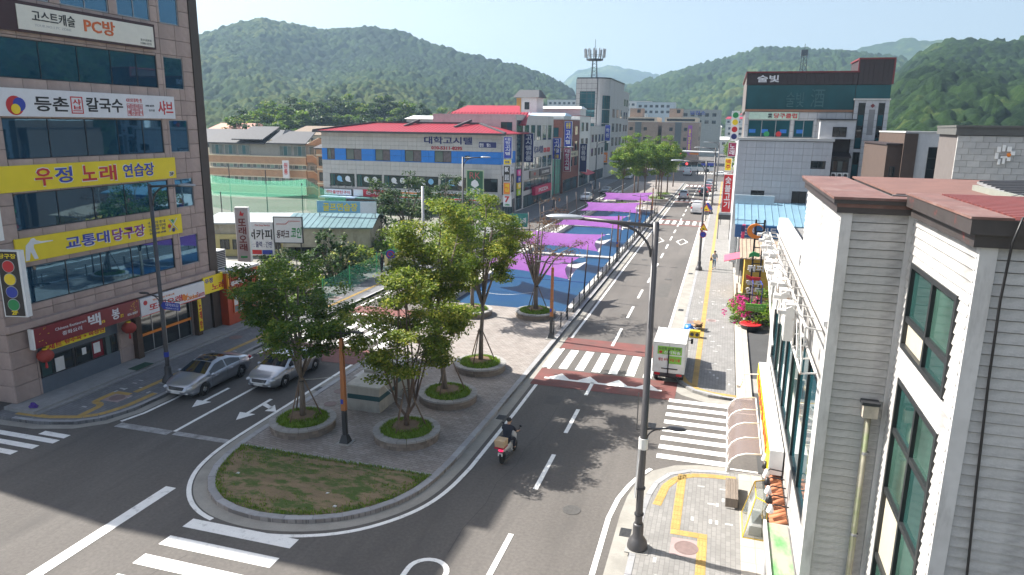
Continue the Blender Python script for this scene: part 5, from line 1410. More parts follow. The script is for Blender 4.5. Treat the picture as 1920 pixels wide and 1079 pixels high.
# ground floor street front
GW = M('ground_floor_wall',(.55,.53,.50),.6,var=.1)
fG = Face((2.36,0),(-1,0))
clad(fG,wb,-32.4,-5,0,2.55,[(-22.6,-20.9,.1,2.2),(-27.6,-23.0,.4,2.2)],GW,d0=-.14,d1=0,name='ground_wall')
window(fG,wb,-22.6,-20.9,.1,2.2,[.5],[],M('yellow_frame',(.62,.42,.05),.5),GLASS_PALE,name='door')
window(fG,wb,-27.6,-23.0,.4,2.2,[.25,.5,.75],[],ALU,GLASS_GREEN,name='shop_window')
t = thing('entrance_canopy','flat entrance canopy slab with worn green waterproof paint','canopy',(2.05,12,2.5))
GREENRF = M('green_roof_paint',(.11,.35,.10),.75,var=.12,scale=2,dirt=(.30,.275,.23),dirt_scale=.9,dirt_lo=.46,dirt_hi=.60,dirt_stretch=(1.2,.55,1))
mb = MB(); mb.box(1.72,2.36,8,18.95,2.4,2.6); mb.build('slab',CONCRETE,t,True)
mb = MB(); mb.box(1.80,2.34,8,18.9,2.6,2.612); mb.build('paint_coat',GREENRF,t,True)
mb = MB(); mb.box(1.72,1.80,8,18.95,2.6,2.68); mb.build('upstand',LGREY,t,True)
mb = MB(); mb.tube([(1.85,18.5,0),(1.85,18.5,2.4)],.05,8); mb.build('column',LGREY,t,True)
# terracotta pent roof
TERRA = M('terracotta',(.42,.16,.075),.75,var=.15,jitter=.18,scale=5)
t = thing('tile_pent_roof','narrow terracotta tile roof with black and white lamps over the shop front','roof',(2.1,20,2.3))
mb = MB(); q = [(1.95,19.0,2.35),(1.95,23.0,2.35),(2.36,23.0,2.55),(2.36,19.0,2.55)]; mb.hexa(q,[(x,y,z + .04) for x,y,z in q]); mb.build('deck',DKFR,t,True)
tm = MB(); tm.tube([(0,0,0),(.42,0,.21)],[.09,.075],8); tmesh = tm.mesh('roof_tile',TERRA,True)
for k in range(20):
    o = bpy.data.objects.new('roof_tile',tmesh); COL.objects.link(o); o.location = (1.93,19.1 + k*.2,2.42); attach(o,t,True)
for k in range(7):
    y = 19.3 + k*.55
    l = thing('shop_spotlight',f'small spotlight above the tile roof, {ORD[k]} from the near end','lamp',(1.9,y,2.75),0,'spotlights over the tile roof')
    mb = MB(); mb.tube([(2.38,y,2.95),(2.0,y,2.98),(1.92,y,2.9)],.02,5); mb.build('arm',BLACK,l,True)
    mb = MB(); mb.lathe([(.10,-.12),(.11,-.1),(.05,.1)],(1.9,y,2.85),10); mb.build('head',BLACK if k % 2 else WHITE,l,True,True)
# yellow fascia sign
s = thing('fascia_sign','deep box sign with a yellow and orange face and white top over the shop entrance','sign',(2.1,26,2.75))
mb = MB(); mb.box(1.95,2.35,21.6,30.4,2.75,3.55); mb.build('box',WHITE,s,True)
fY = Face((1.95,0),(-1,0))
mb = MB(); fY.box(mb,-30.35,-21.65,2.8,3.5,0,.02); mb.build('face_panel',SIGNY,s,True)
lettering(fY,s,'떡볶이나라',-29.6,-22.6,2.9,3.4,M('orange_red_print',(.62,.10,.02),.5),.02,.03,.04)
# curved awning
POLY = bpy.data.materials.new('brown_polycarbonate'); POLY.use_nodes = True
nt = POLY.node_tree; pr = nt.nodes['Principled BSDF']; pr.inputs['Base Color'].default_value = (.22,.17,.155,1); pr.inputs['Roughness'].default_value = .25
tr = nt.nodes.new('ShaderNodeBsdfTransparent'); tr.inputs[0].default_value = (.75,.66,.62,1); mx = nt.nodes.new('ShaderNodeMixShader'); mx.inputs[0].default_value = .62
nt.links.new(tr.outputs[0],mx.inputs[1]); nt.links.new(pr.outputs[0],mx.inputs[2]); nt.links.new(mx.outputs[0],nt.nodes['Material Output'].inputs[0])
t = thing('curved_awning','curved brown translucent awning with white ribs over the entrance','awning',(1.4,26,2.0))
prof = [(.80,1.85),(.82,2.1),(.92,2.32),(1.1,2.48),(1.35,2.58),(1.86,2.62)]
YS = [23.2 + k*1.33 for k in range(5)]
for k in range(4):
    m = MB()
    for (x,z) in prof: m.v += [(x,YS[k] + .03,z),(x,YS[k + 1] - .03,z)]
    m.f = [(2*i,2*i + 1,2*i + 3,2*i + 2) for i in range(len(prof) - 1)]
    m.build('sheet',POLY,t,True,True)
for y in YS:
    m = MB(); m.tube([(x,y,z + .015) for x,z in prof],.028,6); m.build('rib',WHITE,t,True,True)
m = MB(); m.tube([(.8,YS[0],1.85),(.8,YS[-1],1.85)],.03,6); m.tube([(1.84,YS[0],2.6),(1.84,YS[-1],2.6)],.03,6); m.build('rail',WHITE,t,True)
m = MB(); m.tube([(.8,YS[0],1.85),(1.86,YS[0],1.9)],.025,6); m.tube([(.8,YS[-1],1.85),(1.86,YS[-1],1.9)],.025,6); m.tube([(1.86,YS[0],1.9),(2.3,YS[0] - .4,1.9)],.025,6); m.build('brace',WHITE,t,True)
t = thing('security_camera','white security camera on an arm above the curved awning','camera',(1.6,28.6,2.9))
m = MB(); m.tube([(1.9,29.2,3.4),(1.3,29.2,3.35),(1.25,29.1,3.1)],.025,6); m.build('arm',WHITE,t,True)
m = MB(); m.bar((1.25,29.2,3.08),(1.15,28.75,2.95),.14,.14); m.build('housing',WHITE,t,True)
# truss and letter backs of the roof sign
t = thing('sign_truss','white steel truss along the parapet carrying old channel letters','sign frame',(2.1,24,7.7))
RUSTW = M('rusty_white_steel',(.62,.60,.57),.55,var=.08,scale=5,dirt=(.36,.15,.05),dirt_scale=2.2,dirt_lo=.60,dirt_hi=.68)
for zz,xx in ((7.75,1.98),(8.85,1.98),(7.8,2.3),(8.8,2.3)):
    m = MB(); m.bar((xx,16.6,zz),(xx,32.0,zz),.045); m.build('chord',RUSTW,t,True)
for k in range(15):
    y = 16.6 + k*1.1
    m = MB(); m.bar((1.98,y,7.75),(1.98,y,8.85),.03); m.bar((1.98,y,7.75),(2.32,y,7.8),.03); m.bar((1.98,y,8.85),(2.32,y,8.8),.03); m.bar((1.98,y,7.75),(1.98,y + 1.1 if k < 14 else y,8.85),.022); m.build('strut',RUSTW,t,True)
m = MB(); m.bar((1.98,31.5,7.8),(1.98,25,5.9),.06); m.bar((2.34,31.5,5.9),(1.98,31.5,7.75),.05); m.build('brace',RUSTW,t,True)
fTr = Face((1.86,0),(-1,0))
for k,w in enumerate('헤어스토리PC카페'):
    lettering(fTr,t,w,-31.6 + k*1.5,-30.5 + k*1.5,7.95,8.9,RUSTW,-.06,.22,.06,name='channel_letter')
for k in range(9):
    y = 17.2 + k*1.6; m = MB(); m.tube([(1.98,y,8.9),(1.7,y,9.15),(1.5,y,9.05)],.02,5); m.box(1.40,1.58,y - .1,y + .1,8.98,9.08); m.build('lamp',RUSTW,t,True)
# things before the front: bench, glass case
t = thing('wooden_bench','low weathered slatted wooden bench on the right pavement','bench',(1.05,24.6,.15))
WOODW = M('weathered_wood',(.20,.165,.135),.8,var=.2,scale=3,stretch=(8,1,1),jitter=.15)
for k in range(5):
    m = MB(); m.box(.85 + k*.088,.93 + k*.088,23.85,25.4,.5,.545); m.build('slat',WOODW,t,True)
for y in (24.05,25.2):
    m = MB(); m.box(.88,1.26,y - .05,y + .05,.15,.5); m.build('leg',WOODW,t,True)
m = MB(); m.box(.86,1.28,23.86,23.9,.2,.498); m.box(.86,1.28,25.36,25.4,.2,.498); m.build('end_board',WOODW,t,True)
t = thing('glass_display_case','slanted glass display case with yellow frame standing by the shop entrance','display case',(1.75,22.9,.16))
YF = M('yellow_case_frame',(.66,.42,.03),.5); CLEARG = M('case_glass',(.25,.28,.27),.05,alpha=.45,var=.1)
A_ = [(1.42,22.1,.16),(2.1,22.1,.16),(2.1,23.7,.16),(1.42,23.7,.16)]; B_ = [(1.75,22.5,1.45),(2.1,22.1,1.5),(2.1,23.7,1.5),(1.75,23.6,1.45)]
m = MB()
for i in range(4):
    m.bar(A_[i],A_[(i + 1) % 4],.03); m.bar(B_[i],B_[(i + 1) % 4],.03); m.bar(A_[i],B_[i],.03)
m.build('frame',YF,t,True)
for i in range(4):
    m = MB(); m.quad(A_[i],A_[(i + 1) % 4],B_[(i + 1) % 4],B_[i]); m.build('pane',CLEARG,t,True)
m = MB(); m.quad(*B_); m.build('pane',CLEARG,t,True)
m = MB(); m.box(1.6,2.0,22.3,23.5,.17,.5); m.build('shelf',OFFWHITE,t,True)
m = MB(); m.quad((1.60,22.5,.6),(1.60,23.4,.6),(1.74,23.35,1.25),(1.74,22.6,1.25)); m.build('price_notice',SIGNW,t,True)

# ---- grey tiled building with brown top
gb = thing('grey_tower_building','grey tiled five-storey building with dark brown top band and teal glass on the right','building',(7,85,0))
GY = 75.0; fg = Face((0,GY),(0,-1))
GT = M('pale_grey_wall_tile',(.50,.505,.52),.55,var=.06,jitter=.05,fine=.04,dirt=(.37,.375,.39),dirt_scale=.8,dirt_stretch=(1,1,.4))
BRN = M('dark_brown_metal',(.038,.027,.028),.55,var=.08,jitter=.08)
mb = MB(); mb.box(1.5,13.6,GY + .12,96,0,14.8); mb.box(1.3,14.0,GY + .12,96,14.8,18.2); core = mb.build('wall',JOINT,gb,True)
# lower left block standing proud
gl = [(2.45,3.7,6.0,7.3),(6.2,7.5,5.85,7.35),(7.6,8.9,9.55,10.25)]
mb = MB(); mb.box(1.0,9.3,73.2,GY + .1,0,12.1); mb.build('front_block',JOINT,gb,True)
fb = Face((0,73.08),(0,-1))
panels(fb,core,.9,9.35,0.2,12.0,.85,.62,gl,GT,d0=-.12,gap=.012)
for w in gl: window(fb,gb,*w,[.5],[],DKFR,GLASS_DARK)
mb = MB(); mb.box(.8,9.45,72.95,GY + .1,12.05,12.3); mb.build('block_coping',TILEG,gb,True)
fgs = Face((.95,0),(-1,0)); mb = MB(); fgs.box(mb,-96,-73.1,0,12.0,-.6,0); mb.build('street_wall',GT,gb,True)
# upper storey wall, billiard windows, sign
ho = [(1.7,5.6,12.35,14.0),(5.9,7.7,12.35,14.0)]
panels(fg,core,1.35,13.7,12.3,14.75,.85,.62,ho + [(11.0,13.7,7,15)],GT)
window(fg,gb,*ho[0],[.33,.66],[],ALU,GLASS_TEAL); window(fg,gb,*ho[1],[.5],[],ALU,GLASS_TEAL)
for u,m in ((3.5,GREENP),(4.6,REDP)):
    mm = MB(); disc(fg,mm,u,12.65,.26,-.066,-.05,16); mm.build('window_decal',m,gb,True)
for u in (1.85,3.0,4.7,6.2):
    mm = MB(); fg.box(mm,u,u + .6,12.75,13.1,-.066,-.055); mm.build('blue_film',M('blue_film',(.02,.15,.5),.4),gb,True)
s = sign(fg,1.75,6.25,14.05,14.72,.02,.15,M('green_white_sign',(.50,.66,.55),.5),'pale green billiard-club sign with round letters on the grey tower building',[('樂',.38,.47,.15,.85,DGREY,dict(bold=.03)),('당구클럽',.5,.97,.15,.85,REDP,dict(bold=.03))])
mm = MB(); fg.box(mm,1.35,11.0,14.78,14.98,.0,.12); mm.build('rust_band',M('rust_brown_band',(.30,.16,.10),.6),gb,True)
window(fg,gb,1.35,11.0,15.0,17.25,[k/8 for k in range(1,8)],[.5],GLASS_TEAL,GLASS_TEAL,fw=.03,d=-.1,name='glass_band')
lettering(fg,gb,'술빛',5.0,6.6,15.2,16.6,M('frosted_print',(.04,.11,.12),.4),-.06,.01,.0); lettering(fg,gb,'酒',7.2,8.4,15.2,16.9,M('frosted_print',(.35,.45,.45),.5),-.06,.01,.0)
for k in range(24):
    u = 1.25 + k*.41
    mm = MB(); fg.box(mm,u,u + .40,17.28,18.35,-.1,.04 + .02*(k % 2)); mm.build('metal_panel',BRN,gb,True)
for k in range(7):
    u = 11.12 + k*.41
    mm = MB(); fg.box(mm,u,u + .40,17.28,19.5,-.1,.06 + .02*(k % 2)); mm.build('metal_panel',BRN,gb,True)
mm = MB(); mm.box(11.1,14.0,75.2,80,18.2,19.48); mm.build('upper_box',BRN,gb,True)
DRED = M('dark_red_edge',(.16,.025,.03),.5)
mm = MB(); mm.box(1.15,11.2,74.85,96,18.36,18.5); mm.box(11.0,14.1,74.85,80,19.5,19.65); mm.box(13.98,14.12,74.88,75.0,17.3,19.5); mm.box(11.0,11.1,74.88,75.0,18.5,19.5); mm.build('edge_trim',DRED,gb,True)
lettering(fg,gb,'술빛',2.2,4.2,17.5,18.15,SIGNW,.06,.08,.03)
window(fg,gb,11.05,14.0,15.9,17.25,[.33,.66],[],GLASS_TEAL,GLASS_TEAL,fw=.03,name='glass_band')
# stair tower with slit windows
sl = [(11.35,11.95,11.4,15.6),(13.05,13.6,11.4,15.6),(11.35,11.95,6.6,11.1),(13.05,13.6,6.6,11.1),(12.3,12.8,12.7,15.0),(12.3,12.8,8.9,11.3)]
ft = Face((0,GY - .45),(0,-1))
mm = MB(); mm.box(11.02,13.9,GY - .33,GY + .1,0,15.8); mm.build('stair_tower',JOINT,gb,True)
panels(ft,core,11.0,13.95,5.5,15.85,.75,.62,sl,GT,d0=-.12)
for w in sl[:4]: window(ft,gb,*w,[],[.25,.5,.75],DKFR,[GLASS_TEAL,GLASS_DARK])
for w in sl[4:]:
    mm = MB(); ft.box(mm,*w,-.1,-.02); mm.build('louvre_panel',MGREY,gb,True)
for z in (15.35,11.85,8.4):
    mm = MB(); ft.poly(mm,[(12.55,z - .2),(12.75,z),(12.55,z + .2),(12.35,z)],.0,.03); mm.build('diamond_tile',DRED,gb,True)
mm = MB(); ft.box(mm,10.9,14.0,15.86,16.0,-.3,.1); mm.build('tower_coping',TILEG,gb,True)
# projecting room
pr_ = MB(); pr_.box(8.1,11.1,73.3,GY,12.3,14.0); pr_.build('projecting_room',GT,gb,True)
fp = Face((0,73.3),(0,-1)); window(fp,gb,9.2,10.4,12.5,13.4,[.5],[],DKFR,GLASS_DARK,d=0,depth=.05)
mm = MB(); mm.box(7.95,11.2,73.15,GY,14.0,14.12); mm.build('room_roof',DGREY,gb,True)
# balcony hut with three outdoor units
mm = MB(); mm.box(9.5,11.0,73.9,GY,8.9,10.7); mm.build('balcony_hut',M('dark_grey_balcony',(.10,.10,.10),.7),gb,True)  # hut box in one flat dark grey
window(Face((0,73.9),(0,-1)),gb,9.55,10.95,9.3,10.3,[.33,.66],[],DKFR,[GLASS_DARK,GLASS_PALE],d=.0,depth=.05)
mm = MB(); q = [(9.3,73.5,10.55),(11.1,73.5,10.55),(11.1,GY,11.0),(9.3,GY,11.0)]; mm.hexa(q,[(x,y,z + .1) for x,y,z in q]); mm.build('balcony_roof',BRN,gb,True)
mm = MB(); mm.box(9.4,11.05,73.3,GY,8.55,8.7); mm.build('balcony_slab',CONCRETE,gb,True)
for k,lab in enumerate(('first of three outdoor units on the grey building ledge','middle of three outdoor units on the grey building ledge','last of three outdoor units on the grey building ledge')):
    u = 9.5 + k*.52
    t = thing('outdoor_unit',lab,'air conditioner',(u + .22,73.5,8.7),0,'outdoor units on the ledge')
    mm = MB(); mm.box(u,u + .46,73.4,73.75,8.7,9.2); mm.build('case',WHITE,t,True)
    mm = MB(); disc(Face((0,73.4),(0,-1)),mm,u + .2,8.95,.17,0,.02,12); mm.build('fan_grille',DGREY,t,True)
sgr = 'upright signs on the grey tower building'
fr = Face((0,74.5),(0,-1))
s = thing('projecting_sign','white upright sign with four coloured balls on the grey tower building','sign',(.4,74.5,11.9),0,sgr)
mm = MB(); fr.box(mm,.1,.85,11.9,14.8,-.3,0); mm.build('cabinet',WHITE,s,True)
for k,m in enumerate((GREENP,YELLOWP,REDP,NAVY)):
    mm = MB(); disc(fr,mm,.48,14.4 - k*.68,.27,0,.04,16); mm.build('ball_emblem',m,s,True)
upright(fr,.0,.8,10.4,11.8,M('wine_sign',(.3,.02,.08),.5),'wine-red upright sign under the four-ball sign',[('노래',.1,.9,SIGNW,True)],group=sgr)
upright(Face((0,76.5),(0,-1)),-.2,.5,8.9,10.2,SIGNY,'yellow upright sign low on the grey tower building',[('맥주',.1,.9,REDP,True)],group=sgr)
upright(Face((0,74.2),(0,-1)),-.2,.75,4.9,8.7,REDP,'tall red upright pub sign with white letters',[('숯불고기',.1,.95,SIGNW,True)],group=sgr)
# ---- blue-roofed restaurant
rs = thing('blue_roof_restaurant','low white restaurant with pale blue roof and blue sign board','building',(3.5,70,0))
BLR = M('pale_blue_roof',(.20,.34,.44),.45,metal=.2,var=.08,scale=1)
mb = MB(); mb.box(1.5,8,66.2,72.8,0,4.4); mb.build('wall',OFFWHITE,rs,True)
q = [(1.1,65.8,4.75),(8.3,65.8,4.75),(8.3,72.9,6.1),(1.1,72.9,6.1)]; mb = MB(); mb.hexa(q,[(x,y,z + .12) for x,y,z in q]); rf = mb.build('roof',BLR,rs,True)
for k in range(12):
    x = 1.3 + k*.6; mb = MB(); mb.bar((x,65.82,4.9),(x,72.85,6.25),.05); mb.build('roof_rib',BLR,rf)
mb = MB(); mb.box(1.0,4.6,72.0,72.4,6.0,6.9); mb.build('glass_screen',M('pale_screen',(.5,.6,.66),.3,alpha=.7),rs,True)
f_ = Face((0,65.7),(0,-1))
s = sign(f_,1.15,4.8,3.75,4.85,.0,.15,M('mid_blue_sign',(.03,.14,.34),.5),'mid-blue restaurant sign with white letters under the pale blue roof',[('초',.14,.28,.2,.85,SIGNW,dict(bold=.04)),('원',.34,.48,.2,.85,SIGNW,dict(bold=.04)),('가든',.62,.96,.2,.85,SIGNW,dict(bold=.04))])
window(Face((0,66.2),(0,-1)),rs,1.8,4.5,.6,3.2,[.33,.66],[.6],ALU,GLASS_PALE,d=.0,depth=.06)
window(Face((1.5,0),(-1,0)),rs,-72,-67,.5,3.4,[.25,.5,.75],[.5],ALU,GLASS_GREEN,d=.0,depth=.06)
# yellow wooden hut with deck
ht = thing('yellow_hut','small mustard-yellow plank hut with a corrugated brown roof','hut',(3.4,59.5,0))
MUST = M('mustard_plank',(.50,.33,.05),.7,var=.1,jitter=.08)
mb = MB(); mb.box(2.0,5.4,57.2,62.0,0,3.3); mb.build('frame_wall',M('hut_core',(.3,.2,.04),.8),ht,True)
for k in range(11):
    mb = MB(); mb.box(1.95,5.4,57.14,57.2,.1 + k*.29,.1 + k*.29 + .275); mb.build('plank',MUST,ht,True)
    mb = MB(); mb.box(1.94,2.0,57.2,62.0,.1 + k*.29,.1 + k*.29 + .275); mb.build('plank',MUST,ht,True)
q = [(1.55,56.6,3.35),(5.7,56.6,3.35),(5.7,62.4,4.0),(1.55,62.4,4.0)]; mb = MB(); mb.hexa(q,[(x,y,z + .08) for x,y,z in q]); rf = mb.build('roof',M('tan_corrugated',(.36,.27,.20),.7,var=.15),ht,True)
for k in range(13):
    x = 1.65 + k*.33; mb = MB(); mb.bar((x,56.62,3.45),(x,62.35,4.1),.09,.05); mb.build('roof_rib',M('tan_corrugated',(.36,.27,.20),.7),rf)
mb = MB(); Face((0,57.12),(0,-1)).box(mb,2.3,2.75,2.3,2.75,0,.03); mb.build('notice',WHITE,ht,True)
dk = thing('wooden_deck','dark brown wooden deck with rail before the yellow hut','deck',(2.0,55.5,0))
BRW = M('dark_brown_wood',(.10,.065,.045),.75,var=.2,jitter=.15)
for k in range(10):
    mb = MB(); mb.box(1.4,3.2,53.6 + k*.36,53.9 + k*.36,.35,.42); mb.build('board',BRW,dk,True)
for x,y in ((1.45,53.7),(3.1,53.7),(1.45,55.4),(1.45,57.0),(3.1,57.0)):
    mb = MB(); mb.box(x,x + .1,y,y + .1,.1,1.3); mb.build('post',BRW,dk,True)
for z in (.8,1.2):
    mb = MB(); mb.box(1.43,1.53,53.7,57.1,z,z + .1); mb.box(1.43,3.2,53.66,53.76,z + .003,z + .1); mb.build('rail',BRW,dk,True)
s = thing('pink_awning','pink-red cloth awning on the right pavement edge by the hut','awning',(1.0,61,3))
mb = MB(); q = [(.4,59.5,2.55),(1.9,59.5,2.95),(1.9,62.5,2.95),(.4,62.5,2.55)]; mb.hexa(q,[(x,y,z + .05) for x,y,z in q]); mb.build('cloth',M('pink_cloth',(.62,.10,.16),.7),s,True)
mb = MB(); mb.bar((1.9,59.6,.1),(1.9,59.6,2.95),.06); mb.bar((1.9,62.4,.1),(1.9,62.4,2.95),.06); mb.build('frame',DGREY,s,True)
s = thing('leaning_sign','narrow pink and navy upright board beside the pink awning','sign',(1.7,61,3))
mb = MB(); mb.hexa([(1.6,63,3.0),(1.85,63,3.0),(1.85,63.3,3.0),(1.6,63.3,3.0)],[(1.7,63,5.2),(1.95,63,5.2),(1.95,63.3,5.2),(1.7,63.3,5.2)]); mb.build('board',M('magenta_board',(.55,.06,.16),.5),s,True)
mb = MB(); mb.box(1.6,1.9,62.96,63.0,4.6,5.1); mb.build('navy_patch',NAVY,s,True); mb = MB(); mb.bar((1.75,63.15,0),(1.75,63.15,3.1),.06); mb.build('post',DGREY,s,True)
# sign pole with moon and plates
sp = thing('sign_pole','dark double sign pole carrying an orange crescent and small shop plates','sign',(2.45,50.3,0))
mb = MB(); mb.bar((2.2,50.3,0),(2.2,50.3,7.2),.12); mb.bar((2.75,50.3,0),(2.75,50.3,7.2),.12)
for k in range(10): mb.bar((2.2,50.3,2.0 + k*.55),(2.75,50.3,2.0 + k*.55),.06)
mb.build('ladder_frame',BLACK,sp,True)
fz = Face((0,50.1),(0,-1))
mo = []
for k in range(15): a = R(30 + k*20); mo.append((2.2 + .55*math.cos(a),6.45 + .5*math.sin(a)))
for k in range(15): a = R(310 - k*20); mo.append((2.33 + .36*math.cos(a),6.5 + .34*math.sin(a)))
mb = MB(); fz.poly(mb,mo,0,.18); mb.build('crescent',ORANGEP,sp,True)
mb = MB(); fz.poly(mb,[(1.9,4.6),(2.2,4.75),(2.6,4.7),(2.6,4.95),(2.2,5.05),(1.95,4.9)],0,.12); mb.build('green_plate',GREENP,sp,True)
mb = MB(); fz.poly(mb,[(1.85,3.2),(2.2,3.05),(2.75,3.1),(2.8,3.3),(2.2,3.3),(1.85,3.45)],0,.12); mb.build('red_plate',REDP,sp,True)
for i,(z,w) in enumerate(((3.7,'커피'),(2.65,'맥주'),(2.15,'안주'))):
    lettering(fz,sp,w,1.9,2.95,z,z + .42,OFFWHITE,0,.12,.04)
s = thing('hanging_sign','green rectangular shop sign hanging above the pink flowers','sign',(2.6,48.6,1.3))
mb = MB(); Face((0,48.6),(0,-1)).box(mb,1.95,3.25,1.25,1.75,-.15,0); mb.build('board',M('leaf_green_sign',(.10,.32,.03),.5),s,True)
lettering(Face((0,48.6),(0,-1)),s,'대패삼겹살',2.1,3.1,1.36,1.62,M('pale_green_print',(.35,.6,.2),.5),0,.02,.0)
mb = MB(); mb.bar((2.3,48.7,1.7),(2.3,48.7,3.1),.04); mb.bar((2.9,48.7,1.7),(2.9,48.7,3.1),.04); mb.bar((2.3,48.7,3.08),(2.3,50.3,3.1),.04); mb.bar((2.9,48.7,3.08),(2.75,50.3,3.1),.04); mb.build('hanger',BLUEP,s,True)
pt = thing('round_planter','large dark round planter with a red rim under the pink flowers','planter',(2.35,48.3,0))
mb = MB(); mb.lathe([(.55,.02),(.68,.4),(.7,.46),(.6,.46),(.55,.38),(.02,.38)],(2.35,48.3,0),20); mb.build('pot',BLACK,pt,True,True)
mb = MB(); mb.lathe([(.705,.43),(.72,.47),(.69,.5),(.6,.49)],(2.35,48.3,0),20); mb.build('rim',REDP,pt,True,True)
# hut and screens beyond along the right pavement
for i,(x,y,lab) in enumerate(((.55,101,'dark flat awning box standing out over the pavement below the red pub sign'),(.4,88,'second dark awning box nearer along the same pavement'))):
    t = thing('awning_box',lab,'awning',(x,y,2.4),0,'dark awning boxes along the right pavement')
    mb = MB(); mb.box(x - .9,x + .6,y,y + 2,2.5,3.1); mb.build('box',DKFR,t,True)
    mb = MB(); mb.bar((x - .8,y + .1,.1),(x - .8,y + .1,2.5),.07); mb.bar((x + .5,y + .1,.1),(x + .5,y + .1,2.5),.07); mb.build('post_pair',DKFR,t,True)
# ---- buildings behind on the right
g2 = thing('granite_hall','pale granite block with carved white sign and dark cornice behind the clapboard building','building',(16,52,0))
GRB = M('granite_block_pale',(.47,.46,.44),.7,var=.08,jitter=.09,fine=.05)
fh = Face((12.0,45.0),(-.14,-1))
mb = MB(); fh.box(mb,0.05,4.8,0,13.2,-9,-.12); core = mb.build('wall',JOINT,g2,True)
panels(fh,core,0,4.8,10.6,12.95,.62,.33,[],GRB,bond=.5,gap=.008)
mb = MB(); fh.box(mb,0,4.9,10.25,10.58,-.12,-.05); fh.box(mb,0,4.9,0,10.2,-.12,-.02); mb.build('lower_wall',GRB,g2,True)
mb = MB(); fh.box(mb,-.12,4.9,12.98,13.38,-9,.08); fh.box(mb,-.16,4.9,13.38,13.5,-9,.14); mb.build('cornice',M('dark_cornice',(.10,.10,.095),.6),g2,True)
mb = MB(); fh.box(mb,4.0,4.2,10.2,12.97,.0,.12); mb.build('pilaster',MGREY,g2,True)
mb = MB()
rnd = random.Random(11)
for (u,z,w_,h_) in ((1.9,12.2,.16,.3),(2.12,12.25,.14,.34),(2.34,12.25,.2,.26),(1.85,11.85,.14,.32),(2.1,11.9,.3,.1),(2.2,11.6,.12,.34),(2.4,11.75,.16,.2),(2.0,11.55,.12,.3),(2.52,12.05,.2,.22)):
    fh.box(mb,u,u + w_,z - .1,z - .1 + h_,.0,.12)
mb.build('carved_sign',WHITE,g2,True)
mb = MB(); disc(fh,mb,2.45,11.98,.1,.12,.15,12); mb.build('carved_accent',ORANGEP,g2,True)
b6,f1,f2_ = row_building('brown_slot_building','brown brick and white tiled building with a tall dark slot window',12.6,19,60,70,13.0,GT,[(14.2,15.5,5.5,12.0,[.5],[k/8 for k in range(1,8)])],[(61,62,10.0,11.2,[])],GLASS_DARK,mat_side=M('brown_brick_wall',(.075,.050,.040),.8,var=.1))
mb = MB(); mb.box(12.5,13.4,59.85,60.0,0,12.95); mb.build('brick_strip',M('brown_brick_wall',(.075,.050,.040),.8),b6,True)
s = sign(Face((0,59.9),(0,-1)),15.75,16.2,10.0,13.0,0,.1,SIGNW,'narrow white banner with red letters on the tiled wall',[('분양중',.2,.8,.2,.95,REDP,dict(vertical=True,bold=.03))],name='banner',cat='banner')
b7,f1,f2_ = row_building('white_low_building','long white tiled low building behind the grey tower building',16,27,104,118,11.6,GT,[(18,20,6,7.5),(22,24,6,7.5)],[(105,107,8,9.5)],GLASS_DARK)
bh = thing('brown_side_building','low dark brown building between the grey tower and the slot building','building',(13,62,0))
mb = MB(); mb.box(11.5,12.55,60.3,70,0,12.1); mb.build('wall',M('brown_brick_wall',(.075,.050,.040),.8),bh,True)
window(Face((0,60.3),(0,-1)),bh,11.8,12.2,8.5,10.5,[],[],DKFR,GLASS_DARK,d=0,depth=.05)
mb = MB(); mb.box(11.4,12.6,60.2,70,12.1,12.22); mb.build('coping',BRN,bh,True)
# flat brown roof and ribbed dark roof just behind the red roof
t = thing('brown_roof_house','flat brown-roofed house with grey eaves behind the red ribbed roof','building',(9.5,32,0))
BRF = M('flat_brown_roof',(.15,.075,.06),.75,var=.14,scale=1.2)
mb = MB(); mb.box(6.2,12,28,36,0,10.75); mb.build('wall',CLAP,t,True)
mb = MB(); mb.box(5.8,12.4,27.6,36.8,10.72,10.97); mb.build('eaves',DKTRIM,t,True); mb = MB(); mb.box(5.72,12.5,27.52,36.9,10.97,11.05); mb.build('roof',BRF,t,True)
mb = MB(); mb.tube([(5.75,27.6,10.8),(5.7,36.8,10.8)],.09,8); mb.build('gutter',MGREY,t,True)
t = thing('ribbed_roof_house','dark grey ribbed metal roof at the right edge behind the red roof','building',(13,30,0))
mb = MB(); mb.box(9.4,16,24.6,30,0,10.9); mb.build('wall',CLAP,t,True)
q = [(8.9,24.3,11.0),(16,24.3,11.3),(16,30.2,11.6),(8.9,30.2,11.3)]; mb = MB(); mb.hexa(q,[(x,y,z + .08) for x,y,z in q]); rf = mb.build('roof',MGREY,t,True)
for k in range(14):
    y = 24.45 + k*.43; mb = MB(); mb.bar((8.92,y,11.1 + .05*k*.43),(16,y,11.4 + .05*k*.43),.09,.1); mb.build('roof_rib',M('dark_rib',(.09,.09,.095),.5),rf)
mb = MB(); mb.box(8.8,8.95,24.2,30.3,10.85,11.25); mb.build('fascia',M('greenish_fascia',(.22,.23,.20),.6),t,True)

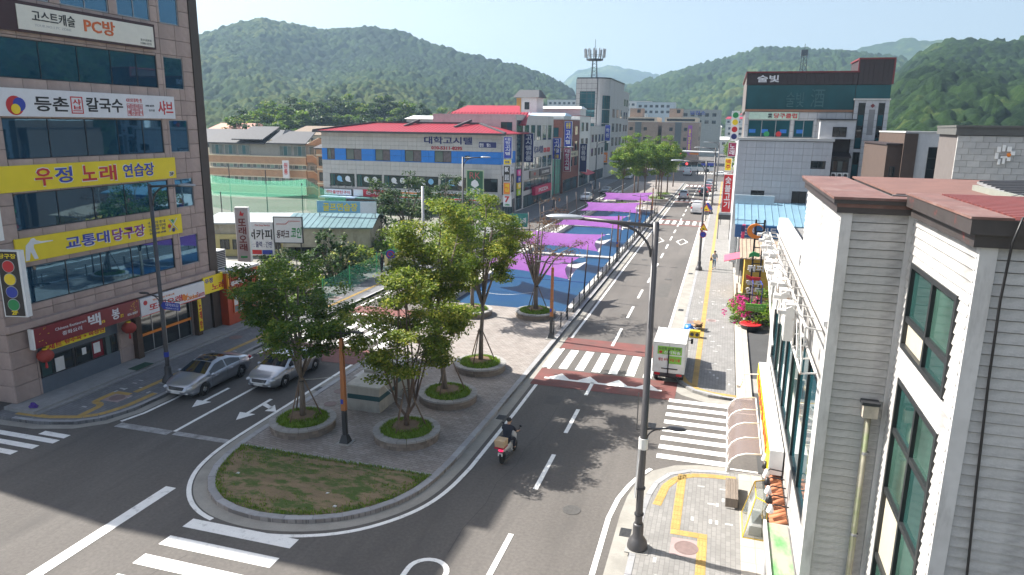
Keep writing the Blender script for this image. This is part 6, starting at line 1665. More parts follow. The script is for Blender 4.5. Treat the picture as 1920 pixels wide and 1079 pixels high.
# ---- far right row and the end of the street
for i,(x0,x1,y0,y1,h,m,lab,nm) in enumerate((
    (1.8,14,98,118,9.5,TILEG,'grey shop block past the grey tower on the right','shop_block'),
    (1.8,12,120,140,8.0,TANBR,'tan brick shop block further along the right side','shop_block'),
    (2.0,14,142,165,10.5,OFFWHITE,'white shop block near the far crossing on the right','shop_block'),
    (2.2,14,222,250,9.0,TILEG,'grey block just beyond the far crossing on the right','shop_block'),
    (3.0,16,254,290,8.0,OFFWHITE,'pale block second beyond the far crossing on the right','shop_block'))):
    wl_ = [(y0 + 2 + k*4.5,y0 + 5 + k*4.5,z,z + 1.6) for k in range(int((y1 - y0 - 3)/4.5)) for z in [4.2 + 3.1*j for j in range(int((h - 5)/3.1) + 1)] if z + 1.6 < h - .3]
    row_building(nm,lab,x0,x1,y0,y1,h,m,[(x0 + 1,x0 + 3.5,z,z + 1.5) for z in [4.4 + 3.1*j for j in range(int((h - 5)/3.1) + 1)] if z + 1.6 < h - .3],wl_,[GLASS_DARK,GLASS_TEAL])
BRT = brick_material('brown_flat_brick',(.27,.20,.16),(.31,.235,.19),(.27,.22,.19),.8,bw=.5,rh=.18,ms=.02,plane='XZ',var=.12)
for i,(x0,x1,lab) in enumerate(((-37,-24.3,'brown brick flats left of the pair beyond the far crossing'),(-23,-10.3,'brown brick flats right of the pair with a purple banner'))):
    y0 = 262; h = 14.8
    fr_ = [(x0 + 2.6,x0 + 3.8,z,z + 1.2,[]) for z in (5,8.4,11.8)] + [(x0 + 7.6,x0 + 8.8,z,z + 1.2,[]) for z in (5,8.4,11.8)]
    t,f1,f2_ = row_building('brick_flats',lab,x0,x1,y0,y0 + 22,h,BRT,fr_,[(y0 + 3 + 5*k,y0 + 5.5 + 5*k,z,z + 1.6) for k in range(3) for z in (5,8.4,11.8)],GLASS_DARK)
    mb = MB(); f1.box(mb,x0 + 4.6,x0 + 6.8,2,h,0,.15); mb.build('stair_glazing',M('slate_glass',(.10,.12,.13),.3),t,True)
    mb = MB(); mb.box(x0 + .8,x1 - .6,y0 + .8,y0 + 20,h,h + 1.7); mb.build('penthouse',M('penthouse_wall',(.50,.42,.33),.8,var=.1),t,True)
    mb = MB(); mb.box(x0 + 1.5,x1 - 1.5,y0 + .72,y0 + .8,h + .4,h + 1.2); mb.build('penthouse_window',GLASS_DARK,t,True)
    mb = MB(); mb.box(x0 + 2,x0 + 6.6,y0 + 4,y0 + 10,h + 1.7,h + 4.8); mb.build('stair_head',BRT,t,True)
    mb = MB(); Face((0,y0 + 4),(0,-1)).box(mb,x0 + 4.6,x0 + 5.8,h + 3.2,h + 4.4,0,.05); mb.build('stair_window',GLASS_DARK,t,True)
    if i: sign(f1,x1 - 3.6,x1 - 2.2,3.5,13.8,.05,.15,M('violet_banner',(.28,.08,.36),.5),'long violet vertical banner on the brick flats',[('분양중',.2,.8,.15,.9,SIGNY,dict(vertical=True,bold=.03))],name='banner',cat='banner')
# scattered far houses and blocks
rnd = random.Random(21)
far = [(-52,400,16,12,20,OFFWHITE,'white block right behind the brown brick flats'),(-42,430,22,12,27,M('pale_glass_wall',(.40,.46,.50),.4,var=.1),'pale blue glassy block high behind the brick flats'),
       (-13,345,18,14,21,M('grey_green_wall',(.27,.29,.28),.6,var=.1),'grey office block with a sign above the brick flats'),(-62,470,26,14,29,OFFWHITE,'wide white block on the slope beyond the flats'),(14,420,14,12,12,TANBR,'small brown block beyond the far street trees'),
       (4,470,12,10,15,OFFWHITE,'white house on the far right slope'),(28,520,22,10,20,OFFWHITE,'long white house at the wood edge on the right'),(-20,520,16,12,14,M('pink_roof_wall',(.45,.30,.28),.7),'pinkish house in the far middle distance'),
       (-108,480,22,12,30,OFFWHITE,'white house on the wooded slope past the tower'),(-94,540,14,10,34,CREAMB,'cream house above the tower roofs'),(-140,430,20,12,22,OFFWHITE,'white house low in the trees past the tower'),
       (-150,300,28,16,14.5,DKROOF,'dark slab roof building behind the red roof'),(-70,215,14,12,16.5,OFFWHITE,'white roof house left of the curved tower'),(-96,235,34,14,13.5,M('slate_roof_wall',(.16,.16,.17),.6),'long slate-roofed hall behind the red roofs')]
for x,y,w,d,h,m,lab in far:
    f_w = [(x - w/2 + 1.2 + k*3.2,x - w/2 + 3.0 + k*3.2,z,z + 1.5,[]) for k in range(int((w - 1.5)/3.2)) for z in [h - 3 - 3.2*j for j in range(2)]]
    row_building('far_house',lab,x - w/2,x + w/2,y,y + d,h,m,f_w,[],GLASS_DARK,roofm=rnd.choice((LGREY,DKROOF,MGREY)))
lettering(Face((0,345),(0,-1)),bpy.data.objects['far_house.002'],'보건소',-18,-11,18.8,20.5,BLUEP,.02,.1,.03)
# white turret house with tiled cap
t = thing('turret_house','small white rooftop turret with a dark tiled cap and orange side','building',(-44,160,0))
mb = MB(); mb.box(-46.2,-41.6,158,164,0,19.2); mb.build('wall',WHITE,t,True)
mb = MB(); mb.box(-46.25,-45.2,157.9,158,14.5,19.1); mb.build('orange_side',M('orange_wall',(.6,.3,.06),.6),t,True)
window(Face((0,158),(0,-1)),t,-44.4,-43.3,16.6,18.2,[.5],[],DKFR,GLASS_DARK,d=0,depth=.05)
mb = MB(); mb.hexa([(-46.9,157.2,19.2),(-40.9,157.2,19.2),(-40.9,164.8,19.2),(-46.9,164.8,19.2)],[(-46.2,160,20.9),(-41.6,160,20.9),(-41.6,162,20.9),(-46.2,162,20.9)]); mb.build('roof',DKROOF,t,True)
for x0,x1,y0,h,m,lab in ((-60,-47,138,14.0,DKROOF,'dark gabled roof house next to the white turret'),(-56,-46.5,120,14.6,WHITE,'small white rooftop room behind the red roof'),(-46,-31,140,15.6,M('pale_blue_metal',(.42,.55,.66),.5),'pale blue metal roof over the brick building'),(-44.5,-33,166,17.6,WHITE,'white rooftop box left of the curved tower')):
    t = thing('rooftop_house',lab,'building',((x0 + x1)/2,y0 + 3,0))
    mb = MB(); mb.box(x0 + .3,x1 - .3,y0,y0 + 7,0,h - .6); mb.build('wall',OFFWHITE,t,True)
    mb = MB(); mb.hexa([(x0,y0 - .4,h - .6),(x1,y0 - .4,h - .6),(x1,y0 + 7.4,h - .6),(x0,y0 + 7.4,h - .6)],[(x0 + .5,y0 + 2.5,h),(x1 - .5,y0 + 2.5,h),(x1 - .5,y0 + 4.5,h),(x0 + .5,y0 + 4.5,h)]); mb.build('roof',m,t,True)
# low houses behind the apartments on the left
for x,y,w,d,h,m,lab in ((-118,150,30,14,11.2,DKROOF,'long dark tiled roof behind the brick apartments'),(-100,165,20,12,12.2,M('brown_tile_roof',(.20,.15,.11),.8),'brown tiled roof house behind the apartments'),(-84,170,14,10,12.0,M('wine_roof',(.14,.05,.045),.8),'dark red roof house beside the blue band building'),(-140,180,16,10,12.6,M('salmon_roof',(.45,.2,.15),.7),'salmon roofed house at the foot of the wooded hill')):
    t = thing('tiled_house',lab,'house',(x,y,0))
    mb = MB(); mb.box(x - w/2,x + w/2,y,y + d,0,h - 2.2); mb.build('wall',CREAMB,t,True)
    mb = MB(); mb.hexa([(x - w/2 - .6,y - .6,h - 2.2),(x + w/2 + .6,y - .6,h - 2.2),(x + w/2 + .6,y + d + .6,h - 2.2),(x - w/2 - .6,y + d + .6,h - 2.2)],[(x - w/2 + 2,y + d*.4,h),(x + w/2 - 2,y + d*.4,h),(x + w/2 - 2,y + d*.6,h),(x - w/2 + 2,y + d*.6,h)]); mb.build('roof',m,t,True)
    for k in range(int(w/4)):
        window(Face((0,y),(0,-1)),t,x - w/2 + 1 + k*4,x - w/2 + 2.8 + k*4,h - 4.4,h - 3.0,[.5],[],DKFR,GLASS_DARK,d=0,depth=.05)
t = thing('white_villa','white stacked villa in the trees below the left hill','building',(-165,300,0))
for x0,x1,z0,z1 in ((-172,-150,0,11),(-172,-156,11.4,14.4),(-172,-164,14.8,17.5)):
    mb = MB(); mb.box(x0,x1,300,310,z0,z1); mb.build('storey',WHITE,t,True); mb = MB(); mb.box(x0 - .3,x1 + .3,299.6,310,z1,z1 + .4); mb.build('slab',LGREY,t,True)
    for k in range(int((x1 - x0)/4)): window(Face((0,300),(0,-1)),t,x0 + 1 + 4*k,x0 + 3.6 + 4*k,z1 - 2.2,z1 - .6,[.5],[],DKFR,GLASS_DARK,d=0,depth=.05)
# ================================================================== street furniture
POLEM = M('dark_pole_paint',(.075,.072,.075),.45,metal=.3,var=.12,scale=1.5)
HEADM = M('lamp_head_grey',(.34,.36,.38),.4,metal=.4)
def street_lamp(name,label,loc,h,left,right,group=None,arm_dir=(1,0),zlow=4.2,r=.118):
    t = thing(name,label,'street lamp',loc,0,group)
    m = MB(); m.tube([(0,0,.3),(0,0,1.2),(0,0,h)],[r,r*.98,r*.78],14); m.build('pole',POLEM,t,smooth=True)
    m = MB(); m.lathe([(.32,.14),(.33,.2),(.3,.38),(.22,.5),(.17,.58),(.165,.95),(.15,1.0)],(0,0,0),16); m.build('base',POLEM,t,smooth=True)
    m = MB(); m.box(-.36,.36,-.36,.36,.12,.155); m.build('base_plate',CONCRETE,t)
    dx,dy = arm_dir
    for L,z,nm in ((left,h - .12,'upper'),(right,zlow,'lower')):
        if not L: continue
        s = math.copysign(1,L); a = abs(L); ux,uy = dx*s,dy*s
        m = MB(); m.tube([(0,0,z),(ux*a*.72,uy*a*.72,z + .12)],.055 if nm == 'upper' else .035,8)
        br = .9 if nm == 'upper' else .35
        pts = []
        for k in range(8):
            q = k/7; pts.append((ux*(.1 + (a*.42 - .1)*(1 - math.cos(q*math.pi/2))),uy*(.1 + (a*.42 - .1)*(1 - math.cos(q*math.pi/2))),z - br + (br + .04)*math.sin(q*math.pi/2)))
        m.tube(pts,.04 if nm == 'upper' else .025,6); m.build('arm',POLEM,t,smooth=True)
        c = Vector((ux*a*.84,uy*a*.84,z + .14)); hl = a*.19 if nm == 'upper' else .3; hw = .19 if nm == 'upper' else .13
        m = MB()
        for k in range(9):
            q = -1 + 2*k/8; w = hw*math.sqrt(max(0,1 - q*q)) + .02
            for i in range(10):
                th = 2*math.pi*i/10; o_ = Vector((-uy,ux,0))*(w*math.cos(th)); m.v.append(tuple(c + Vector((ux,uy,0))*(q*hl) + o_ + Vector((0,0,w*.38*math.sin(th)))))
        for k in range(8):
            for i in range(10): m.f.append((k*10 + i,k*10 + (i + 1) % 10,(k + 1)*10 + (i + 1) % 10,(k + 1)*10 + i))
        m.build('lamp_head',HEADM if nm == 'upper' else POLEM,t,smooth=True)
    return t
gl_ = 'tall street lamps along the road'
lamp0 = street_lamp('street_lamp','tall dark street lamp in the right foreground with arms to both sides',(-1.8,20.5,0),10.55,-3.15,1.15,gl_)
m = MB(); m.tube([(-.22,0,4.15),(-.22,0,5.35)],.018,6); m.bar((-.24,0,4.15),(0,0,4.15),.03); m.build('finial',POLEM,lamp0)
m = MB(); m.lathe([(.143,3.55),(.146,3.9)],(0,0,0),14); m.build('notice_wrap',OFFWHITE,lamp0)
m = MB(); q = [(-.17,-.05,1.9),(-.12,-.09,1.9),(-.05,-.16,3.6),(-.11,-.14,3.6)]; m.hexa(q,[Vector(p) + Vector((-.02,-.03,0)) for p in q]); m.build('hanging_strip',LGREY,lamp0)
for k in range(2):
    m = MB(); m.lathe([(.15,0),(.15,.05)],(0,0,2.2 - k*.9),14); m.build('band',DGREY,lamp0)
lr = street_lamp('street_lamp','dark street lamp on the right pavement carrying a triangle and a round sign',(-1.75,67.5,0),10.2,-3.1,0,gl_)
FD = Face((0,-.16),(0,-1))
def tri(r): return [(r*math.sin(2*math.pi*k/3),r*math.cos(2*math.pi*k/3)) for k in (0,2,1)]
def tri_sign(par,u,z,d0,fmat,fc=FD):
    m = MB(); fc.poly(m,[(u + a,z + b) for a,b in tri(.46)],d0,d0 + .02); m.build('sign_border',REDP,par)
    m = MB(); fc.poly(m,[(u + a,z + b) for a,b in tri(.34)],d0 + .02,d0 + .026); m.build('sign_face',fmat,par)
    m = MB(); fc.box(m,u - .1,u + .1,z - .12,z - .04,d0 + .026,d0 + .03); m.build('sign_symbol',BLACK,par)
tri_sign(lr,.15,4.15,0,YELLOWP)
m = MB(); disc(FD,m,.15,3.55,.3,0,.02); m.build('sign_border',REDP,lr); m = MB(); disc(FD,m,.15,3.55,.25,.02,.026); m.build('sign_face',BLUEP,lr)
for y,hh,l in ((114,10.2,'dark street lamp on the right pavement beside the stopped cars'),(156,10.2,'dark street lamp on the right nearest the far crossing')):
    street_lamp('street_lamp',l,(-1.75,y,0),hh,-3.1,0,gl_)
ll = street_lamp('street_lamp','dark street lamp with two arms before the granite building shops',(-26.5,27.9,0),10.2,2.6,-1.2,gl_,zlow=4.6,r=.108)
fN2 = Face((0,-.14),(0,-1))
m = MB(); fN2.poly(m,[(.12,4.22),(.25,4.05),(1.25,4.05),(1.25,4.42),(.25,4.42)],.0,.03); nm_ = m.build('street_name_plate',BLUEP,ll)
lettering(Face((-26.5,27.76),(0,-1)),ll,'대학로5길',.42,1.18,4.22,4.38,SIGNW,.031,.006,.0)
lettering(Face((-26.5,27.76),(0,-1)),ll,'Daehak-ro 5-gil',.42,1.18,4.09,4.17,SIGNW,.031,.006,.0)
m = MB(); m.bar((0,-.12,4.5),(1.25,-.12,4.5),.03); m.build('plate_bar',DGREY,ll)
m = MB(); m.lathe([(.125,1.5),(.127,1.75)],(0,0,0),12); m.build('sticker',BLUEP,ll)
for y,l in ((70.2,'dark street lamp on the left pavement before the blue band building'),(112,'dark street lamp on the left pavement by the stone-front building'),(150,'dark street lamp on the left pavement by the far parked car')):
    street_lamp('street_lamp',l,(-26.3,y,0),9.9,3.0,0,gl_)
# wooden lamp posts
WOODO = M('orange_brown_wood',(.36,.135,.045),.6,var=.18,scale=3,stretch=(6,6,.6))
def wood_post(label,x,y,arms=True,h=4.55,lean=0):
    t = thing('wooden_lamp_post',label,'lamp post',(x,y,.14),0,'wooden lamp posts of the plaza')
    m = MB(); m.hexa([(-.2,-.2,.02),(.2,-.2,.02),(.2,.2,.02),(-.2,.2,.02)],[(-.11,-.11,.36),(.11,-.11,.36),(.11,.11,.36),(-.11,.11,.36)]); m.box(-.085,.085,-.085,.085,.36,1.65); m.build('base',DGREY,t)
    m = MB(); m.hexa([(-.095,-.095,1.45),(.095,-.095,1.45),(.095,.095,1.45),(-.095,.095,1.45)],[(-.07,-.07,h),(.07,-.07,h),(.07,.07,h),(-.07,.07,h)])
    m.build('wooden_shaft',WOODO,t)
    m = MB(); m.box(-.3,.3,-.3,.3,0,.03); m.build('base_plate',CONCRETE,t)
    if arms:
        m = MB(); m.tube([(0,0,h),(0,0,h + .5)],.022,6)
        for s in (-1,1): m.tube([(0,0,h + .22),(s*.35,0,h + .24),(s*.5,0,h + .3)],.02,5)
        m.build('arm',DGREY,t)
        for s in (-1,1):
            m = MB(); m.blob((s*.75,0,h + .33),(.32,.12,.045),10,6,wob=0); m.build('lamp_head',DGREY,t,smooth=True)
    m = MB(); m.box(-.098,.02,-.1,-.096,1.75,1.95); m.build('sticker',BLUEP,t)
    return t
wood_post('wooden lamp post with twin dark heads between the two nearest planters',-14.4,24.4)
wood_post('wooden lamp post at the near end of the basin railing',-9.75,41.7)
wood_post('wooden lamp post at the second shade sail',-9.72,69.3,True)
wood_post('wooden lamp post at the fourth shade sail',-9.72,87.3,True)
wood_post('wooden lamp post furthest along the basin',-9.72,102.8,True)
# railings along the basin: posts and wires
def railing(label,x,y0,y1,step,z0):
    t = thing('basin_railing',label,'railing',(x,(y0 + y1)/2,z0))
    pm_ = MB(); pm_.box(-.035,.035,-.035,.035,0,1.0); pm_.box(-.05,.05,-.05,.05,1.0,1.02); pmesh = pm_.mesh('post',DGREY)
    y = y0
    while y <= y1 + .01:
        o = bpy.data.objects.new('post',pmesh); COL.objects.link(o); o.location = (x,y,z0); attach(o,t,True); y += step
    for z in (.25,.5,.75,.95):
        m = MB(); m.tube([(x,y0,z0 + z),(x,y1,z0 + z)],.009,5); m.build('wire',STEEL,t,True)
railing('dark post-and-wire railing along the road side of the blue basin',-9.72,42.3,112,2.05,.14)
railing('dark post-and-wire railing along the far road side of the blue basin',-19.55,60,112,2.6,.14)
# shade sails with slanting poles
SAILP = M('purple_sail',(.205,.056,.275),.75,var=.14,scale=.6,transl=.35)
SAILW = M('white_sail',(.55,.53,.54),.75,var=.05,scale=.6,transl=.3)
SPOLE = M('brown_black_pole',(.055,.03,.025),.5,var=.15)
def sail(label,corners,mat,sag=.35,pinch=.22,n=14,name='shade_sail'):
    """four-cornered cloth with scalloped edges"""
    c = [Vector(p) for p in corners]; ctr = sum(c,Vector())/4
    def surf(u,v):
        p = (c[0]*(1 - u) + c[1]*u)*(1 - v) + (c[3]*(1 - u) + c[2]*u)*v
        eu = 4*u*(1 - u); ev = 4*v*(1 - v)
        # pull edges inward
        p = p + (ctr - p)*pinch*(eu*(1 - ev) + ev*(1 - eu))
        p.z -= sag*eu*ev*.5
        return p
    m = MB()
    for i in range(n + 1):
        for j in range(n + 1): m.v.append(tuple(surf(i/n,j/n)))
    for i in range(n):
        for j in range(n): m.f.append((i*(n + 1) + j,(i + 1)*(n + 1) + j,(i + 1)*(n + 1) + j + 1,i*(n + 1) + j + 1))
    t = thing(name,label,'shade sail',tuple(ctr),0,'shade sails over the basin')
    m.build('cloth',mat,t,True,True)
    m = MB(); 
    for p in c: m.tube([p,p + (p - ctr).normalized()*.35],.012,5)
    m.build('tie_rope',STEEL,t,True)
    return t
sy = [48.5,60.7,75.2,90.4,106.0]
ords = ['nearest','second','third','fourth','fifth and farthest']
for k,y in enumerate(sy):
    sail(f'purple shade sail stretched over the blue basin, {ords[k]} of five',[(-10.2,y + .1,2.5),(-10.1,y + 3.6,3.5),(-18.6,y + 9.0,2.7),(-18.9,y + 6.0,1.8)],SAILP,.5,.17)
    if k < 4: sail(f'small white shade sail beside the {ords[k]} purple sail',[(-10.15,y + .3,2.35),(-9.95,y + 5.9,2.75),(-11.6,y + 5.2,2.7),(-12.3,y + 2.6,2.35)],SAILW,.2,.3)
i_ = 0
for side,x in (('road side',-9.9),('far side',-19.2)):
    for k in range(11):
        y = 47.0 + 6.15*k + (0 if x > -15 else 6)
        t = thing('sail_pole',f'thin dark sail pole on the {side} of the basin, {ORD[k]} from the near end','pole',(x,y,.14),0,f'sail poles on the {side} of the basin')
        m = MB(); m.tube([(0,0,0),(0,0,.5)],.075,8); m.build('socket',DGREY,t)
        m = MB(); m.tube([(0,0,.3),((.22 if x > -15 else -.22),(-.15 if k % 2 else .2),4.2)],[.055,.045],8); m.build('shaft',SPOLE,t,smooth=True)
# concrete kiosks with blue band
KC = M('board_marked_concrete',(.38,.36,.32),.85,var=.10,scale=2,stretch=(3,3,.5),dirt=(.26,.25,.22),dirt_scale=1)
for (x0,x1,y0,y1,h,lab) in ((-16.1,-14.45,27.6,29.3,1.32,'square concrete vent block with a dark teal band, the nearer of two'),(-16.15,-14.5,29.36,31.3,1.5,'square concrete vent block with a dark teal band, the farther of two')):
    t = thing('vent_block',lab,'vent block',((x0 + x1)/2,(y0 + y1)/2,.14),0,'concrete vent blocks on the plaza')
    m = MB(); m.box(x0,x1,y0,y1,.14,h - .62); m.box(x0,x1,y0,y1,h - .38,h); m.build('body',KC,t,True)
    m = MB(); m.box(x0 + .01,x1 - .01,y0 + .01,y1 - .01,h - .62,h - .38); m.build('band',M('dark_teal_band',(.02,.07,.08),.5),t,True)
    m = MB(); m.box(x0 - .03,x1 + .03,y0 - .03,y1 + .03,h,h + .06); m.build('cap',M('cap_concrete',(.46,.45,.41),.85,var=.12,dirt=(.33,.32,.29),dirt_scale=1.5),t,True)
m = MB(); m.box(-18.0,-15.4,31.6,34.4,.14,.17); tag(m.build('paved_slab',M('pale_slab',(.50,.49,.47),.8,var=.1)),'pale concrete slab set in the plaza behind the vent blocks','slab')
for x,y in ((-17.6,29.5),(-17.2,27.9)):
    manhole(island,x,y,.3,.146,False)
# traffic signal pole and round sign on the left, hazard triangle etc.
t = thing('signal_pole','pale steel pole with a short arm rising behind the plaza trees','pole',(-27,61.4,0))
m = MB(); m.tube([(0,0,.1),(0,0,7.5)],.13,10); m.build('pole',LGREY,t,smooth=True)
m = MB(); m.tube([(0,0,5.4),(3.6,.3,5.3)],.05,8); m.build('arm',LGREY,t)
m = MB(); m.box(2.6,3.5,.2,.4,4.95,5.25); m.build('sign_plate',BLUEP,t)
t = thing('round_road_sign','round blue no-parking sign with a red ring by the green fence','road sign',(-27.5,55.5,.14))
m = MB(); m.tube([(0,0,0),(0,0,2.2)],.04,8); m.build('post',LGREY,t)
ff = Face((0,-.06),(.3,-1)); m = MB(); disc(ff,m,0,1.9,.42,0,.02); m.build('sign_border',BLUEP,t); m = MB(); disc(ff,m,0,1.9,.30,.02,.026); m.build('sign_face',REDP,t); m = MB(); disc(ff,m,0,1.9,.22,.027,.03); m.build('sign_centre',BLUEP,t)
m = MB(); m.bar(ff.P(-.2,2.1,.035),ff.P(.2,1.7,.035),.07,.01); m.build('sign_bar',REDP,t)
# far traffic signals on beams
for (x0,x1,y,z,lab) in ((-15,-2.2,203,6.6,'long white signal beam across the far crossing'),(-9.2,-1.9,128,7.5,'slim signal arm over the right road before the crossing')):
    t = thing('traffic_signal',lab,'traffic signal',(x1,y,0),0,'signal beams over the road')
    m = MB(); m.tube([(x1,y,.1),(x1,y,z + 1)],.16,10); m.build('pole',LGREY if y > 150 else POLEM,t,True,True)
    m = MB(); m.tube([(x1,y,z),(x0,y,z + .2)],.22 if y > 150 else .09,8); m.build('beam',WHITE if y > 150 else POLEM,t,True)
    m = MB(); m.box(x0 + 2.2,x0 + 4.4,y - .3,y,z - .75,z - .2); m.build('signal_box',BLACK,t,True)
    for k,mm in enumerate((M('lit_red',(.9,.05,.05),.4,emit=1.2),DGREY,DGREY)):
        m = MB(); disc(Face((0,y - .3),(0,-1)),m,x0 + 2.6 + k*.65,z - .48,.2,0,.05,12); m.build('lens',mm,t,True)
    m = MB(); m.box(x0 + 5,x0 + 7.4,y - .2,y,z - .7,z - .25); m.build('lane_plate',ORANGEP if y > 150 else BLUEP,t,True)
# road-work triangle and blue arrow board by the parked van
t = thing('warning_triangle','yellow roadworks triangle sign on the right pavement edge','road sign',(-2.3,104.5,0))
m = MB(); m.tube([(0,0,.1),(0,0,1.3)],.04,6); m.build('post',DGREY,t); tri_sign(t,0,1.2,0,YELLOWP,Face((0,-.06),(0,-1))); t.scale = (1.6,1,1.6)
t = thing('arrow_board','blue triangular guide sign just behind the roadworks triangle','road sign',(-2.2,107.5,0))
m = MB(); m.tube([(0,0,.1),(0,0,2.0)],.04,6); m.build('post',DGREY,t); m = MB(); Face((0,-.06),(0,-1)).poly(m,[(.9*a/.46,1.9 + b*1.6) for a,b in tri(.46)],0,.03); m.build('sign_face',BLUEP,t)
# rubbish by the truck
t = thing('rubbish_bags','heap of blue and white rubbish bags left on the kerb ahead of the truck','rubbish',(-1.7,45.7,.14))
for i,(x,y,z,r,mm) in enumerate(((-1.85,45.3,.3,.28,'b'),(-1.55,45.9,.45,.32,'b'),(-1.4,45.4,.32,.25,'w'),(-1.5,46.4,.3,.28,'w'),(-1.25,46.1,.28,.24,'w'))):
    m = MB(); m.blob((x,y,z),(r,r*.9,r*.85),12,8,seed=i,wob=.16); m.build('bag',M('blue_bag',(.03,.18,.55),.35,var=.15) if mm == 'b' else M('white_bag',(.6,.62,.66),.35,var=.1),t,True,True)
t = thing('yellow_crate','yellow box with two round marks beside the rubbish bags','box',(-1.1,45.0,.14))
m = MB(); m.box(-1.45,-.8,44.8,45.2,.14,.58); m.build('box',M('crate_yellow',(.62,.46,.02),.5),t,True)
for u in (-1.29,-.97):
    m = MB(); disc(Face((0,44.8),(0,-1)),m,u,.36,.12,0,.01,14); m.build('round_mark',DGREY,t,True)
t = thing('cardboard_heap','brown cardboard and scraps heaped behind the rubbish bags','rubbish',(-1.1,46.6,.14))
rnd = random.Random(4)
for k in range(9):
    x,y,z = -1.15 + rnd.uniform(-.25,.25),46.9 + rnd.uniform(-.35,.35),.16 + k*.055; a = rnd.uniform(0,3)
    c,s_ = math.cos(a)*.3,math.sin(a)*.3; m = MB(); m.hexa([(x - c,y - s_,z),(x + s_,y - c,z + .06),(x + c,y + s_,z + .04),(x - s_,y + c,z)],[(x - c,y - s_,z + .05),(x + s_,y - c,z + .11),(x + c,y + s_,z + .09),(x - s_,y + c,z + .05)]); m.build('sheet',M('cardboard',(.30,.19,.10),.85,jitter=.25),t,True)
# green fence and banner on the left
t = thing('mesh_fence','green mesh fence along the overgrown lot on the left pavement','fence',(-29,52,.1))
FP = [(-27.6,44.5),(-28.2,49.5),(-28.9,55.5),(-29.6,62),(-30.2,68)]
for a,b in zip(FP,FP[1:]):
    sheet((a[0],a[1],2.0),(b[0],b[1],2.0),(b[0],b[1],.1),(a[0],a[1],.1),.12,6).build('mesh_panel',NET,t,True,True)
for p in FP:
    m = MB(); m.tube([(p[0],p[1],.0),(p[0],p[1],2.1)],.04,6); m.build('post',GREENP,t,True)
fB = Face((-29.15,57.4),(.98,-.2)); s = sign(fB,0,6.4,.5,1.5,.06,.09,M('pale_yellow_banner',(.66,.58,.25),.6),'pale yellow banner with dark letters tied to the green fence',[('원룸 임대 010-8284',.06,.95,.25,.75,DGREY,dict(bold=.03))],name='banner',cat='banner')
# ================================================================== planters, trees, shrubs
BLOCK = M('planter_block',(.21,.172,.143),.85,var=.14,scale=4,jitter=.22,fine=.08,dirt=(.15,.13,.115),dirt_scale=2)
CAPS = M('planter_cap_stone',(.31,.30,.29),.8,var=.10,scale=4,jitter=.12,fine=.08)
TURF = M('planter_turf',(.13,.22,.022),.95,var=.2,scale=4,bump=.6,bscale=30,fine=.15)
SOIL = M('planter_soil',(.17,.115,.07),.95,var=.2,scale=4,bump=.5,bscale=25)
gp = 'round stone planters on the plaza'
def make_planter(label,loc,r=1.48,seed=0):
    t = thing('stone_planter',label,'planter',loc,0,gp)
    n = 30
    def wedge(a0,a1,r0,r1,z0,z1,e=.004):
        m = MB(); a0 += e; a1 -= e
        p = [(r0*math.cos(a0),r0*math.sin(a0)),(r1*math.cos(a0),r1*math.sin(a0)),(r1*math.cos(a1),r1*math.sin(a1)),(r0*math.cos(a1),r0*math.sin(a1))]
        m.hexa([(*q,z0) for q in p],[(*q,z1) for q in p]); return m
    rnd = random.Random(seed)
    for row in range(2):
        pm_ = wedge(0,2*math.pi/n,r - .22,r - .03,0,.155).mesh('block',BLOCK)
        for k in range(n):
            o = bpy.data.objects.new('block',pm_); COL.objects.link(o); o.parent = t; o.rotation_euler = (0,0,2*math.pi*(k + .5*row)/n); o.location = (rnd.uniform(-.008,.008),rnd.uniform(-.008,.008),.005 + row*.16)
    nc = 22; pm_ = wedge(0,2*math.pi/nc,r - .34,r + .01,0,.085,.008).mesh('cap_stone',CAPS)
    for k in range(nc):
        o = bpy.data.objects.new('cap_stone',pm_); COL.objects.link(o); o.parent = t; o.rotation_euler = (0,0,2*math.pi*k/nc); o.location = (0,0,.325)
    m = MB(); m.lathe([(r - .3,.2),(r - .3,.36),(r - .45,.45),(r*.55,.53),(r*.45,.53)],(0,0,0),28); m.build('turf',TURF,t,smooth=True)
    m = MB(); m.lathe([(r*.52,.5),(r*.46,.545),(.3,.56),(.05,.56)],(0,0,0),22); m.build('soil',SOIL,t,smooth=True)
    pts = []
    for _ in range(1500):
        a = rnd.uniform(0,6.283); q = math.sqrt(rnd.uniform(.24,1))*(r - .3); h = .36 + .17*min(1,(r - .3 - q)/.45)
        if q < r*.5 and rnd.random() < .5: continue
        pts.append((q*math.cos(a),q*math.sin(a),h))
    grass_tufts('grass',pts,.05,.16,.016,GRASS,t,seed,.7,3)
    return t
pl0 = make_planter('round stone planter under the leftmost tree by the parked cars',(-16.95,25.25,.14),1.42,1)
PL = [((-12.2,25.7),'round stone planter nearest the lawn on the scooter side'),((-12.1,30.2),'round stone planter second from the lawn on the road side'),((-12.1,34.9),'round stone planter third from the lawn on the road side'),
      ((-12.05,46.6),'round stone planter at the near edge of the blue basin'),((-16.4,45.6),'round stone planter half hidden behind the plaza trees')]
for i,(p,lab) in enumerate(PL):
    copy_tree(pl0,None,(*p,.14),.13*i,lab,gp)

